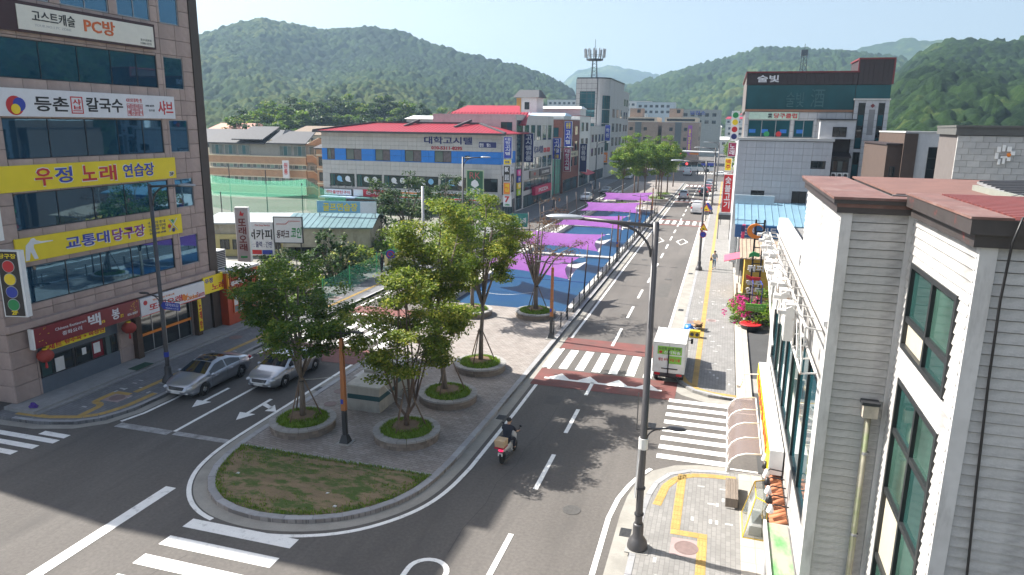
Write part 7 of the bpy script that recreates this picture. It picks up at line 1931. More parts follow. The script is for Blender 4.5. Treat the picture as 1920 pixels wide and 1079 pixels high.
BARK = M('grey_bark',(.17,.14,.115),.9,var=.25,scale=6,stretch=(3,3,.6),bump=.6,bscale=25)
BARKB = M('brown_bark',(.13,.09,.07),.9,var=.25,scale=6,stretch=(3,3,.6),bump=.5,bscale=25)
LEAF = leaf_material('leaf_green',(.03,.085,.008),(.125,.215,.02),(.34,.33,.05),.48)
LEAFY = leaf_material('leaf_yellow_green',(.045,.10,.008),(.20,.265,.024),(.46,.41,.065),.5)
LEAFD = leaf_material('leaf_deep',(.012,.038,.010),(.042,.092,.018),(.11,.15,.03),.32)
LEAFB = leaf_material('leaf_rust',(.07,.03,.012),(.15,.065,.025),(.22,.12,.03),.35)
LEAFL = leaf_material('leaf_light',(.05,.115,.010),(.15,.25,.020),(.30,.34,.05),.45)

def leaf_cloud(name,centres,radii,counts,size,mat,parent,seed,flat=.35,smooth_tint=True,bias=.0):
    """many small leaf blades scattered in clumps; each clump and leaf has its own tint"""
    rg = np.random.default_rng(seed)
    C_ = np.repeat(np.asarray(centres,float),counts,0); Rr = np.repeat(np.asarray(radii,float),counts)
    ct = np.repeat(rg.random(len(centres)),counts)
    n = len(C_)
    d = rg.normal(size=(n,3)); d /= np.linalg.norm(d,axis=1)[:,None]
    q = rg.random(n)**.45
    P_ = C_ + d*(Rr*q)[:,None]*np.array([1,1,flat])
    nrm = rg.normal(size=(n,3))*.55 + np.array([0,0,1.0]) + d*.3; nrm /= np.linalg.norm(nrm,axis=1)[:,None]
    a = np.cross(nrm,rg.normal(size=(n,3))); a /= np.linalg.norm(a,axis=1)[:,None]; b = np.cross(nrm,a)
    s = size*rg.uniform(.6,1.35,n)[:,None]
    V = np.stack([P_ - a*s*.55,P_ + b*s*.34 - nrm*s*.06,P_ + a*s*.55 - nrm*s*.12,P_ - b*s*.34 - nrm*s*.06],1).reshape(-1,3)
    tint = np.clip(.5*ct + .5*rg.random(n) + bias + .12*rg.normal(size=n),0,1)
    me = bpy.data.meshes.new(name)
    me.vertices.add(n*4); me.vertices.foreach_set('co',V.ravel())
    me.loops.add(n*4); me.loops.foreach_set('vertex_index',np.arange(n*4))
    me.polygons.add(n); me.polygons.foreach_set('loop_start',np.arange(n)*4); me.polygons.foreach_set('loop_total',np.full(n,4))
    me.update(); me.materials.append(mat); tint_attr(me,np.repeat(tint,4))
    o = bpy.data.objects.new(name,me); COL.objects.link(o); attach(o,parent)
    return o

def tree(name,label,loc,H,cz,rx,seed,nleaf,lsize,lmat,bark=BARK,r0=.14,fork=2.0,limbs=7,stems=1,group=None,clump=.62,rz=0,twigs=True,bias=0.0,lean=(0,0),fill=0):
    """tapered trunk, limbs reaching into an uneven crown between cz and H, leaf clumps at the twig ends"""
    rnd = random.Random(seed)
    t = thing(name,label,'tree',loc,rz,group)
    m = MB(); ends = []
    mid = (cz + H)/2; hz = (H - cz)/2
    for st in range(stems):
        a0 = st*6.283/max(stems,1) + rnd.uniform(0,1); sp = 0 if stems == 1 else .14
        fx,fy = sp*math.cos(a0) + lean[0],sp*math.sin(a0) + lean[1]
        rr = r0/(1 if stems == 1 else stems**.5)
        fk = fork if stems == 1 else rnd.uniform(.9,1.1)*fork
        pts = [(fx*.3,fy*.3,0),(fx*.6 + rnd.uniform(-.04,.04),fy*.6 + rnd.uniform(-.04,.04),fk*.5),(fx*(1 if stems == 1 else 3),fy*(1 if stems == 1 else 3),fk)]
        m.tube(pts,[rr*1.25,rr,rr*.85],9)
        f0 = Vector(pts[-1]); nl = max(2,round(limbs/stems))
        for k in range(nl):
            a = a0 + 6.283*k/nl + rnd.uniform(-.45,.45) if stems == 1 else a0 + rnd.uniform(-1.1,1.1)
            q = rnd.uniform(.45,.98) if k else .12
            zt = cz + (H - cz)*(rnd.uniform(.35,.8) if k else .97)
            lim = math.sqrt(max(.06,1 - ((zt - mid)/hz)**2))*rx
            e = Vector((lean[0] + lim*q*math.cos(a),lean[1] + lim*q*math.sin(a),zt))
            c1 = f0 + (e - f0)*.45 + Vector((0,0,.14*(e - f0).length)); 
            P3 = [f0,f0 + (c1 - f0)*.55,c1,c1 + (e - c1)*.5 + Vector((rnd.uniform(-.15,.15),rnd.uniform(-.15,.15),.1)),e]
            lr_ = rr*.62; m.tube(P3,[lr_,lr_*.85,lr_*.65,lr_*.45,lr_*.18],7)
            ends.append((e,1.0))
            for j in range(rnd.randint(3,5)):
                s = rnd.uniform(.35,.95); i0 = min(3,int(s*4)); b0 = P3[i0].lerp(P3[i0 + 1],s*4 - i0)
                aa = a + rnd.choice((-1,1))*rnd.uniform(.5,1.5); l = rnd.uniform(.35,.75)*rx*.75
                b1 = b0 + Vector((math.cos(aa)*l,math.sin(aa)*l,rnd.uniform(.05,.6)*l))
                if b1.z > H: b1.z = H - rnd.uniform(0,.4)
                m.tube([b0,b0.lerp(b1,.5) + Vector((0,0,.08)),b1],[lr_*.4,lr_*.28,lr_*.1],5); ends.append((b1,.9))
                for w in range(3 if twigs else 1):
                    s2 = rnd.uniform(.3,.95); c0 = b0.lerp(b1,s2); a3 = aa + rnd.uniform(-1.4,1.4); l2 = rnd.uniform(.3,.6)*rx*.4
                    c2 = c0 + Vector((math.cos(a3)*l2,math.sin(a3)*l2,rnd.uniform(-.1,.5)*l2))
                    m.tube([c0,c2],[lr_*.2,lr_*.06],4); ends.append((c2,rnd.uniform(.55,.95)))
    m.build('trunk',bark,t,smooth=True)
    for _ in range(fill):
        a,u_,q = rnd.uniform(0,6.283),rnd.uniform(-1,1),rnd.uniform(.35,1)**.5; w_ = math.sqrt(1 - u_*u_)*(1.05 - .22*u_)
        ends.append((Vector((lean[0] + rx*q*w_*math.cos(a)*.88,lean[1] + rx*q*w_*math.sin(a)*.88,mid + hz*q*u_*.94)),rnd.uniform(.6,1.1)))
    cs = [tuple(e) for e,_ in ends]; rs = [clump*s*rnd.uniform(.75,1.25) for _,s in ends]
    w = np.array(rs)**2; cnt = np.maximum(1,(nleaf*w/w.sum()).astype(int))
    leaf_cloud('crown',cs,rs,cnt,lsize,lmat,t,seed,.5,bias=bias)
    return t

def tree_props(x,y,z,label,hh=1.75,r=.85,n=3,a0=.4):
    t = thing('tree_support',label,'tree support',(x,y,z),0,'wooden tripods bracing the plaza trees')
    for k in range(n):
        a = a0 + 2*math.pi*k/n; m = MB(); m.tube([(r*math.cos(a),r*math.sin(a),-.1),(.09*math.cos(a),.09*math.sin(a),hh)],.032,7); m.build('leg',M('support_pole',(.17,.12,.085),.85,var=.2,scale=5),t,smooth=True)
    m = MB(); m.tube([(.15*math.cos(q*.6),.15*math.sin(q*.6),hh - .12) for q in range(12)],.015,5); m.build('binding',BLACK,t)
gt = 'trees standing in the plaza planters'
tree('plaza_tree','dark green spreading tree in the leftmost planter, hiding part of a parked car',(-16.95,25.25,.66),7.3,2.6,2.5,11,25000,.115,LEAF,r0=.115,fork=1.75,limbs=9,group=gt,clump=.6,fill=26)
tree('plaza_tree','low many-stemmed yellowish green tree in the planter nearest the lawn',(-12.2,25.7,.66),6.75,2.3,2.15,22,27000,.112,LEAFY,bark=BARKB,r0=.13,fork=1.0,limbs=14,stems=4,group=gt,clump=.55,bias=.06,fill=24)
tree('plaza_tree','tall yellow-green tree rising behind the many-stemmed one',(-12.1,30.2,.66),9.1,3.6,2.45,33,28000,.118,LEAFY,r0=.115,fork=2.3,limbs=11,group=gt,clump=.6,lean=(-.5,0),fill=30)
tree('plaza_tree','tall tree with a slim bare trunk in the third road-side planter',(-12.1,34.9,.66),8.95,4.2,2.35,48,22000,.118,LEAFY,r0=.11,fork=3.0,limbs=10,group=gt,clump=.6,lean=(.15,0),fill=22)
tree('plaza_tree','half bare tree with rusty brown leaves at the edge of the blue basin',(-12.05,46.6,.66),7.7,2.6,2.9,57,3000,.10,LEAFB,r0=.14,fork=1.6,limbs=10,group=gt,clump=.5)
tree('plaza_tree','green tree half hidden behind the tall plaza trees',(-16.4,45.6,.66),8.2,2.8,2.8,63,9000,.16,LEAF,r0=.12,fork=2.2,limbs=9,group=gt,clump=.7)
for (x,y),lab in (((-16.95,25.25),'wooden tripod bracing the leftmost plaza tree'),((-12.2,25.7),'wooden tripod bracing the many-stemmed tree'),((-12.1,30.2),'wooden tripod bracing the tall tree behind the many-stemmed one'),((-12.1,34.9),'wooden tripod bracing the slim bare-trunked tree'),((-12.05,46.6),'wooden tripod bracing the rusty half bare tree')):
    tree_props(x,y,.66,lab)
ROPE = M('white_rope',(.55,.55,.55),.7)
for a,b,lab in (((-16.9,25.3,2.3),(-16.0,31.0,1.5),'thin white guy rope from the leftmost tree to the vent block'),((-12.3,25.6,1.9),(-15.2,29.0,1.4),'thin white guy rope from the many-stemmed tree to the vent block'),((-12.05,46.5,1.9),(-17.5,49.5,.9),'thin white guy rope from the rusty tree across the basin')):
    pts = [Vector(a).lerp(Vector(b),k/8) - Vector((0,0,.25*math.sin(math.pi*k/8))) for k in range(9)]
    m = MB(); m.tube(pts,.012,5); tag(m.build('guy_rope',ROPE),lab,'rope')
# slender trees beyond the basin
kinds = [tree('slender_tree','x',(0,0,.14),11.4 - .5*i,3.6,2.5,70 + i,6500,.26,LEAFL,bark=BARKB,r0=.12,fork=4.0,limbs=8,clump=.8,twigs=False,fill=46,bias=.02) for i in range(3)]
spots = [(-17.2,126,'nearest on the far-road side'),(-13.6,128,'nearest in the middle'),(-10.9,130,'nearest on the right-road side'),(-16.4,136,'second on the far-road side'),(-12.0,138,'second in the middle row'),(-17.0,147,'third on the far-road side'),(-11.2,148,'third on the right-road side'),(-14.2,156,'second from the back'),(-11.2,164,'furthest back')]
for i,(x,y,lab) in enumerate(spots):
    lab = 'slender light green tree in the grove beyond the basin, ' + lab
    if i < 3: kinds[i].location = (x,y,.14); kinds[i]['label'] = lab; kinds[i]['group'] = 'slender trees of the far grove'
    else: copy_tree(kinds[i % 3],None,(x,y,.14),i*1.3,lab,'slender trees of the far grove',scale=.92 + .04*(i % 4))
for i,(x,y,lab) in enumerate(((-16.8,128,'low stone tree bed with bright shrubs under the nearest grove trees'),(-11.6,131,'low stone tree bed at the grove corner by the right road'),(-16.8,118.5,'low stone tree bed just past the farthest sail'),(-11.4,140,'low stone tree bed second along the right road'))):
    t = thing('tree_bed',lab,'planter',(x,y,.14),0,'low tree beds of the grove')
    m = MB(); m.lathe([(2.0,0),(2.0,.42),(1.7,.42),(1.68,.34),(.02,.34)],(0,0,0),20); m.build('rim',CAPS,t,smooth=False)
    rnd = random.Random(i); cs = [(rnd.uniform(-1.2,1.2),rnd.uniform(-1.2,1.2),.5) for _ in range(14)]
    leaf_cloud('shrub',cs,[.5]*14,[40]*14,.2,LEAFL,t,i,.6)
# shrubs of the overgrown lot, left
def shrub(name,label,loc,rx,h,n,size,mat,seed,group=None,bias=0.0,cl=.5,stems=True):
    t = thing(name,label,'shrub',loc,0,group); rnd = random.Random(seed); cs = []; m = MB()
    for k in range(max(6,int(rx*rx*14))):
        a = rnd.uniform(0,6.283); q = math.sqrt(rnd.random()); z = rnd.uniform(.15,1)*h*(1 - .55*q*q)
        c = (rx*q*math.cos(a),rx*q*math.sin(a),z); cs.append(c); m.tube([(c[0]*.25,c[1]*.25,-.05),(c[0]*.7,c[1]*.7,z*.55),c],[.03,.02,.008],4)
    m.build('stem',BARKB,t); cnt = [max(4,n // len(cs))]*len(cs)
    leaf_cloud('foliage',cs,[cl*rnd.uniform(.7,1.2) for _ in cs],cnt,size,mat,t,seed,.75,bias=bias)
    return t
gs = 'shrubs of the overgrown lot'
for i,a in enumerate(((-31.4,52.5,2.6,4.6,2600,.30,LEAFD,'dark feathery sumac bush standing over the left pavement'),(-31.0,46.5,2.0,2.4,1600,.24,LEAF,'rounded green bush behind the nearest end of the mesh fence'),(-32.5,57.5,2.6,2.6,2200,.24,LEAFY,'yellowish weeds piled behind the mesh fence'),(-31.5,63.5,2.4,3.0,1800,.26,LEAFL,'bright green weeds at the far end of the mesh fence'),
                       (-36.5,71,2.2,4.2,1500,.30,LEAFD,'dark bush at the corner of the low beige shop'),(-33.0,41.8,1.8,3.0,1300,.22,LEAFD,'dark bush beside the juice shop'),(-36.0,50.5,2.0,2.2,1300,.24,LEAF,'green bush below the coin-laundry billboard'),(-39.5,56.2,1.6,2.0,900,.24,LEAFD,'low dark bush under the beige shop wall'),(-29.9,43.3,.9,1.5,700,.2,LEAFL,'small bright bush at the edge of the left pavement'))):
    x,y,rx,h,n,s,mt,lab = a; shrub('shrub',lab,(x,y,0),rx,h,n,s,mt,100 + i,gs)
tree('lot_tree','dense bushy tree behind the plaza before the convenience store',(-31.8,68.5,0),8.4,1.6,3.4,131,6500,.24,LEAFD,r0=.16,fork=1.4,limbs=10,clump=.9,group='trees of the overgrown lot')
tree('lot_tree','pine-like dark tree beside the pale signal pole',(-30.5,75.5,0),7.6,1.8,2.8,135,4500,.24,LEAFD,r0=.14,fork=1.5,limbs=9,clump=.8,group='trees of the overgrown lot')
# pink flowering bush on the right
fl = shrub('flowering_bush','tall green bush with magenta flowers on the right pavement edge',(2.9,50.2,.1),1.75,2.6,3400,.17,LEAFL,150)
FLW = M('magenta_petal',(.62,.015,.25),.6,var=.15,transl=.3)
rnd = random.Random(9); cs = [(-.9 + rnd.gauss(0,.6),-.7 + rnd.gauss(0,.5),1.25 + rnd.gauss(0,.45)) for _ in range(40)]
leaf_cloud('blossom',cs,[.2]*40,[22]*40,.12,FLW,fl,3,.9)
shrub('potted_plant','low sprawling green plant left of the magenta bush',(1.75,52.2,.1),.9,1.3,900,.16,LEAFY,151)
# trees along the far right pavement and far street
for i,(x,y,s) in enumerate(((3.2,170,.8),(1.2,232,.85),(1.0,248,.9),(.6,262,.8),(1.5,280,.9),(-26,240,.8),(-27,252,.9))):
    copy_tree(kinds[i % 3],None,(x,y,0),i*2.1,['small street tree just before the far crossing on the right','street tree first beyond the crossing on the right','street tree second beyond the crossing on the right','street tree third beyond the crossing on the right','street tree fourth beyond the crossing on the right','street tree before the brick flats, the nearer','street tree before the brick flats, the farther'][i],'street trees beyond the far crossing',scale=s)
# ================================================================== vehicles
RUBBER = M('tyre_rubber',(.018,.018,.019),.85,var=.1)
RIM = M('alloy_rim',(.42,.43,.45),.3,metal=.9)
CARGLASS = M('car_glass',(.012,.014,.017),.04,var=.1,ior=1.7)
CHROME = M('chrome_trim',(.6,.61,.63),.15,metal=1.0)
LAMPW = M('head_lamp',(.55,.57,.6),.08,ior=1.6)
LAMPR = M('tail_lamp',(.42,.012,.02),.15,coat=.5)
def car_paint(name,c,metal=.55): return M(name,c,.28,metal=metal,var=.03,scale=2,coat=.8)
SILVER = car_paint('silver_paint',(.38,.40,.44),.7)
PAINTS = dict(silver=SILVER,white=car_paint('white_car_paint',(.66,.67,.68),0),black=car_paint('black_car_paint',(.012,.013,.016),.2),grey=car_paint('grey_car_paint',(.17,.18,.19),.5),red=car_paint('red_car_paint',(.4,.02,.03),.1),slate=car_paint('slate_car_paint',(.05,.065,.08),.5))
CT = dict(
 sedan=dict(L=4.82,wb=1.40,r=.325,top=[(-2.41,.60),(-2.36,.86),(-2.15,.99),(-1.75,1.06),(-1.55,1.10),(-.75,1.37),(-.1,1.455),(.35,1.40),(1.2,1.02),(1.75,.92),(2.15,.80),(2.33,.66),(2.41,.48)],
   sh=[(-2.41,.55),(-2.3,.84),(-1.5,.93),(0,.90),(1.2,.86),(2.0,.74),(2.3,.60),(2.41,.45)],w=[(-2.41,.60),(-2.3,.77),(-2.0,.86),(-1.2,.91),(0,.918),(1.2,.905),(1.9,.86),(2.2,.76),(2.35,.62),(2.41,.48)],gh=(-1.62,1.24),roof=(-.8,.38),win=(-1.35,.92)),
 suv=dict(L=4.5,wb=1.32,r=.36,top=[(-2.25,.7),(-2.22,1.1),(-2.05,1.45),(-1.7,1.66),(-.6,1.72),(.2,1.67),(1.0,1.12),(1.7,1.02),(2.1,.9),(2.25,.55)],sh=[(-2.25,.68),(-2.1,.98),(0,1.0),(1.1,.98),(1.9,.86),(2.25,.5)],
   w=[(-2.25,.72),(-2.1,.86),(-1.2,.92),(0,.925),(1.2,.91),(1.9,.85),(2.15,.72),(2.25,.55)],gh=(-2.2,1.05),roof=(-1.7,.2),win=(-1.95,.8)),
 van=dict(L=5.1,wb=1.5,r=.34,top=[(-2.55,.8),(-2.52,1.5),(-2.4,1.88),(-1.8,1.96),(.5,1.95),(1.3,1.8),(2.1,1.12),(2.4,.95),(2.55,.6)],sh=[(-2.55,.7),(-2.4,1.02),(0,1.04),(1.6,1.0),(2.3,.85),(2.55,.5)],
   w=[(-2.55,.8),(-2.4,.9),(-1.2,.95),(0,.96),(1.4,.94),(2.2,.84),(2.45,.72),(2.55,.6)],gh=(-2.5,2.15),roof=(-2.2,1.2),win=(-2.2,1.5)))
def ip(tab,x): return float(np.interp(x,[p[0] for p in tab],[p[1] for p in tab]))
def make_car(kind,paint,label,loc,rz,group,dark_roof=False,detail=True):
    k = CT[kind]; h = k['L']/2; wb = k['wb']; r = k['r']; ra = r + .055
    t = thing('parked_car' if kind != 'van' else 'parked_van',label,'car' if kind != 'van' else 'van',loc,rz,group)
    xs = set(np.round(np.linspace(-h,h,46),3))
    for c in (-wb,wb):
        for q in np.linspace(-1,1,13): xs.add(round(c + q*ra,3))
    xs = sorted(xs)
    def sec(x):
        zt,sh,w = ip(k['top'],x),ip(k['sh'],x),ip(k['w'],x)
        e = max(0,(abs(x) - (h - .35))/.35); zb = .20 + .14*e
        sh = min(sh,zt - .02)
        g0,g1 = k['gh']; a,b = k['roof']
        f = 0 if x <= g0 or x >= g1 else min(1,(x - g0)/(a - g0) if x < a else ((g1 - x)/(g1 - b) if x > b else 1))
        wr = w*(.93 - .27*f)
        arch = 0
        for c in (-wb,wb):
            if abs(x - c) < ra: arch = max(arch,r + math.sqrt(max(0,ra*ra - (x - c)**2)))
        P_ = [(0,zb),(w*(.62 if arch else .86),zb),(w*.965,zb + .09),(w*.995,zb + .3*(sh - zb)),(w,zb + .62*(sh - zb)),(w*.985,sh - .03),(w*.955,sh + .015*f)]
        if arch: P_ = [P_[0],P_[1]] + [(y,max(z,min(arch,sh - .05))) for y,z in P_[2:5]] + P_[5:]
        for q in (.12,.5,.88): P_.append((w*.955 + (wr - w*.955)*q**1.15,sh + (zt - .045 - sh)*q))
        P_ += [(wr*.93,zt - .02),(wr*.6,zt - .002),(0,zt + .008)]
        return P_
    S_ = [sec(x) for x in xs]; n = len(S_[0]); m = MB()
    for x,P_ in zip(xs,S_):
        for y,z in P_: m.v.append((x,y,z))
        for y,z in reversed(P_[1:-1]): m.v.append((x,-y,z))
    N = 2*n - 2
    for i in range(len(xs) - 1):
        for j in range(N): m.f.append((i*N + j,(i + 1)*N + j,(i + 1)*N + (j + 1) % N,i*N + (j + 1) % N))
    m.f.append(tuple(range(N))); m.f.append(tuple((len(xs) - 1)*N + j for j in range(N - 1,-1,-1)))
    b = m.build('body',paint,t); smooth_by_angle(b,38)
    def side_patch(x0,x1,q0,q1,s,off,trim0=0,trim1=0):
        mm = MB(); nx = 9
        for i in range(nx):
            for q in (q0,(q0 + q1)/2,q1):
                x = x0 + (x1 - x0)*i/(nx - 1); P_ = sec(x); A,B = P_[6],P_[9]; f = (q - 0)**1.0
                y = A[0] + (B[0] - A[0])*f; z = A[1] + (B[1] - A[1])*f; mm.v.append((x,s*(y + off),z + off*.3))
        for i in range(nx - 1):
            for j in range(2):
                f = (i*3 + j,(i + 1)*3 + j,(i + 1)*3 + j + 1,i*3 + j + 1); mm.f.append(f if s < 0 else f[::-1])
        return mm
    w0,w1 = k['win']; midx = (w0 + w1)/2 - .05
    for s in (-1,1):
        for a,c in ((w0,midx - .04),(midx + .04,w1)):
            side_patch(a,c,.10,.93,s,.012).build('side_window',CARGLASS,t,smooth=True)
    def cross_patch(x0,x1,fr,off,nx=8,ny=9):
        mm = MB()
        for i in range(nx):
            x = x0 + (x1 - x0)*i/(nx - 1); P_ = sec(x); zt = P_[-1][1]; wr = P_[10][0]*fr; z2 = P_[10][1]
            for j in range(ny):
                q = -1 + 2*j/(ny - 1); mm.v.append((x + off*(1 if x1 < x0 else -1)*.6,q*wr,zt + (z2 - zt)*abs(q)**2.2 + off))
        for i in range(nx - 1):
            for j in range(ny - 1):
                f = (i*ny + j,(i + 1)*ny + j,(i + 1)*ny + j + 1,i*ny + j + 1); mm.f.append(f)
        return mm
    g0,g1 = k['gh']; a,c = k['roof']
    cross_patch(g1 - .05,c + .06,.97,.014).build('windscreen',CARGLASS,t,smooth=True)
    cross_patch(g0 + .08,a - .04,.95,.012).build('rear_window',CARGLASS,t,smooth=True)
    if dark_roof: cross_patch(a + .02,c + .02,.9,.012).build('glass_roof',CARGLASS,t,smooth=True)
    for x in (-wb,wb):
        for s in (-1,1):
            wy = ip(k['w'],x) - .02
            m = MB(); m.lathe([(r*.62,-.1),(r*.93,-.105),(r,-.075),(r,.075),(r*.93,.105),(r*.62,.1)],(x,s*(wy - .1),r),24,'y'); wh = m.build('wheel',RUBBER,t,smooth=True)
            m = MB(); m.lathe([(r*.6,0),(r*.64,s*.01),(r*.2,s*.02),(.02,s*.03)],(x,s*(wy - .015),r),20,'y')
            m.build('rim',RIM if detail else MGREY,wh,smooth=True)
            if detail:
                m = MB()
                for q in range(5):
                    a_ = 2*math.pi*(q + .5)/5; m.bar((x + .09*math.cos(a_),s*(wy + .012),r + .09*math.sin(a_)),(x + r*.55*math.cos(a_),s*(wy + .006),r + r*.55*math.sin(a_)),.045,.012)
                m.build('spoke_gap',BLACK,wh)
    zf = ip(k['sh'],h - .12)
    for s in (-1,1):
        wf = ip(k['w'],h - .22)
        m = MB(); m.blob((h - .25,s*(wf - .12),zf + .02),(.27,.16,.075),12,6,wob=0); m.build('headlight',LAMPW,t,smooth=True)
        wr_ = ip(k['w'],-h + .12); m = MB(); m.blob((-h + .12,s*(wr_ - .1),ip(k['sh'],-h + .15) - .02),(.16,.18,.10 if kind == 'sedan' else .2),10,6,wob=0); m.build('tail_light',LAMPR,t,smooth=True)
        m = MB(); m.blob((g1 - .32,s*(ip(k['w'],g1 - .3) + .09),ip(k['sh'],g1 - .3) + .08),(.1,.11,.075),10,6,wob=0); m.build('wing_mirror',paint,t,smooth=True)
        if detail:
            m = MB(); m.blob((h - .1,s*.56,.36),(.08,.1,.04),8,5,wob=0); m.build('fog_light',LAMPW,t,smooth=True)
            for xx in (midx - .35,midx + .8):
                m = MB(); m.blob((xx,s*(ip(k['w'],xx) + .004),ip(k['sh'],xx) - .12),(.1,.02,.018),8,5,wob=0); m.build('door_handle',CHROME,t,smooth=True)
            for xx in (midx,w1 - .05,w0 + .1):
                m = MB(); pr_ = [p for p in sec(xx)[2:7]]
                for dx in (-.007,.007):
                    for y,z in pr_: m.v.append((xx + dx,s*(y + .004),z))
                m.f = [(i,i + 1,5 + i + 1,5 + i) for i in range(4)]; m.build('door_seam',BLACK,t)
    m = MB(); m.hexa([(h - .10,-.42,.52),(h - .10,.42,.52),(h + .005,.36,.52),(h + .005,-.36,.52)],[(h - .16,-.46,zf + .06),(h - .16,.46,zf + .06),(h - .04,.4,zf + .06),(h - .04,-.4,zf + .06)]); m.build('grille',DGREY,t)
    if detail:
        for q in range(4):
            m = MB(); m.bar((h + .012 - q*.012,-.4,.54 + q*.035),(h + .012 - q*.012,.4,.54 + q*.035),.012); m.build('grille_bar',CHROME,t)
    m = MB(); m.box(h - .02,h + .03,-.26,.26,.36,.47); m.build('number_plate',OFFWHITE,t)
    m = MB(); m.box(-h - .02,-h + .03,-.26,.26,.55,.67); m.build('rear_plate',OFFWHITE,t)
    m = MB(); m.box(-h + .3,h - .3,-.7,.7,.17,.26); m.build('underbody',BLACK,t)
    return t
gcar = 'cars on the street'
make_car('sedan',SILVER,'silver saloon with a black glass roof parked nearest by the left kerb',(-24.62,28.65,0),R(-90),gcar,dark_roof=True)
make_car('sedan',SILVER,'silver saloon behind the leftmost plaza tree, in the lane beside the other',(-21.52,30.8,0),R(-90),gcar)
far0 = make_car('sedan',PAINTS['white'],'white saloon driving towards the basin on the far left road',(-23.9,127.8,0),R(-90),gcar,detail=False)
suv0 = make_car('suv',PAINTS['silver'],'silver four-by-four seen from behind driving up the right road',(-7.3,138.5,0),R(90),gcar,detail=False)
van0 = make_car('van',PAINTS['white'],'white van seen from behind standing by the right kerb',(-3.9,116,0),R(90),'vans on the street',detail=False)
sw = PAINTS
for kd,x,y,rz,col,lab in ((far0,-22.8,142.5,-90,'slate','dark slate car at the zebra crossing on the far left road'),(suv0,-3.9,146,90,'black','black four-by-four ahead of the white van on the right road'),(far0,-3.6,157,90,'red','red car parked ahead of the black one by the right kerb'),
                               (far0,-3.5,165,90,'white','white car parked ahead of the red one'),(far0,-3.4,174,90,'grey','grey car nearest the far crossing on the right'),(far0,-1.5,208,160,'white','white car turning at the far crossing'),(suv0,-24,186,-90,'white','white car far back on the left road'),(suv0,4,212,30,'grey','grey car waiting at the far crossing on the right')):
    src = PAINTS['silver'] if kd is suv0 else PAINTS['white']
    copy_tree(kd,None,(x,y,0),R(rz),lab,gcar,mats={src: sw[col]})
copy_tree(van0,None,(-10.4,208,0),R(90),'white van with red stripe entering the far crossing','vans on the street',scale=1.15)
# coach at the far crossing, side on
t = thing('city_bus','white and teal bus passing side-on at the far crossing','bus',(-8.5,226,0))
m = MB(); m.box(-13.8,-3.2,225,227.4,.35,1.5); m.build('lower_body',WHITE,t,True); m = MB(); m.box(-13.75,-3.25,225.05,227.35,1.5,2.6); m.build('window_band',GLASS_TEAL,t,True); m = MB(); m.box(-13.8,-3.2,225,227.4,2.6,3.2); m.build('roof',OFFWHITE,t,True)
for k in range(7):
    m = MB(); m.box(-13.8 + k*1.75,-13.65 + k*1.75,224.98,225.06,1.5,2.6); m.build('pillar',WHITE,t,True)
for x in (-11.6,-5.4):
    m = MB(); m.lathe([(.46,-.14),(.5,0),(.46,.14)],(x,225.1,.5),16,'y'); m.build('wheel',RUBBER,t,True)
# box truck
t = thing('box_truck','small white box truck with a green printed rear door parked half on the kerb','truck',(-2.1,39.6,0))
TW = M('truck_white',(.72,.73,.72),.4,var=.04,dirt=(.55,.54,.50),dirt_scale=1.5)
bx0,bx1,by0,by1 = -2.98,-1.24,37.45,40.5
m = MB(); m.box(bx0,bx1,by0,by1,.82,2.72); m.build('cargo_box',TW,t,True)
m = MB(); 
for x in (bx0,bx1):
    for y in (by0,by1): m.box(x - .025,x + .025,y - .025,y + .025,.8,2.745)
for z in (.82,2.72): m.box(bx0 - .02,bx1 + .02,by0 - .02,by0 + .03,z - .03,z + .03); m.box(bx0 - .02,bx0 + .03,by0,by1,z - .028,z + .028); m.box(bx1 - .03,bx1 + .02,by0,by1,z - .028,z + .028)
m.build('edge_rail',OFFWHITE,t,True)
fk = Face((0,by0),(0,-1))
m = MB(); fk.box(m,-2.11 - .006,-2.11 + .006,.9,2.66,0,.004); m.build('door_gap',DGREY,t,True)
m = MB(); fk.box(m,-2.75,-1.42,1.98,2.5,.004,.01); m.build('green_print',M('lime_poster',(.22,.48,.06),.5,var=.2,scale=5),t,True)
lettering(fk,t,'신선한 야채 과일',-2.7,-1.5,2.28,2.44,DGREY,.011,.004,.03); lettering(fk,t,'산지직송',-2.4,-1.5,2.03,2.22,SIGNW,.011,.004,.03)
m = MB(); disc(fk,m,-2.58,2.12,.09,.011,.016,12); m.build('round_logo',REDP,t,True)
m = MB(); fk.box(m,-2.1,-1.42,1.4,1.9,.004,.01); m.build('green_print',M('lime_poster',(.22,.48,.06),.5),t,True)
lettering(fk,t,'생선 두부 과일 나물',-2.7,-1.5,1.55,1.75,REDP,.011,.004,.03)
m = MB(); fk.box(m,-2.16,-2.1,.55,2.3,.02,.07); fk.box(m,-2.5,-1.6,1.05,1.1,.02,.06); m.build('door_bar',BLACK,t,True)
m = MB(); m.box(bx0 + .05,bx1 - .05,by0 + .02,by0 + .12,.55,.8); m.build('rear_bumper',DGREY,t,True)
for x in (bx0 + .12,bx1 - .42):
    m = MB(); m.box(x,x + .3,by0 - .01,by0 + .02,.62,.76); m.build('tail_light',LAMPR,t,True)
m = MB(); m.box(bx0 + .35,bx1 - .35,by0 + .1,42.0,.45,.8); m.build('chassis',BLACK,t,True)
m = MB(); m.hexa([(bx0 + .03,40.6,.4),(bx1 - .03,40.6,.4),(bx1 - .06,42.25,.4),(bx0 + .06,42.25,.4)],[(bx0 + .1,40.6,2.0),(bx1 - .1,40.6,2.0),(bx1 - .16,41.75,1.95),(bx0 + .16,41.75,1.95)]); m.build('cab',TW,t,True)
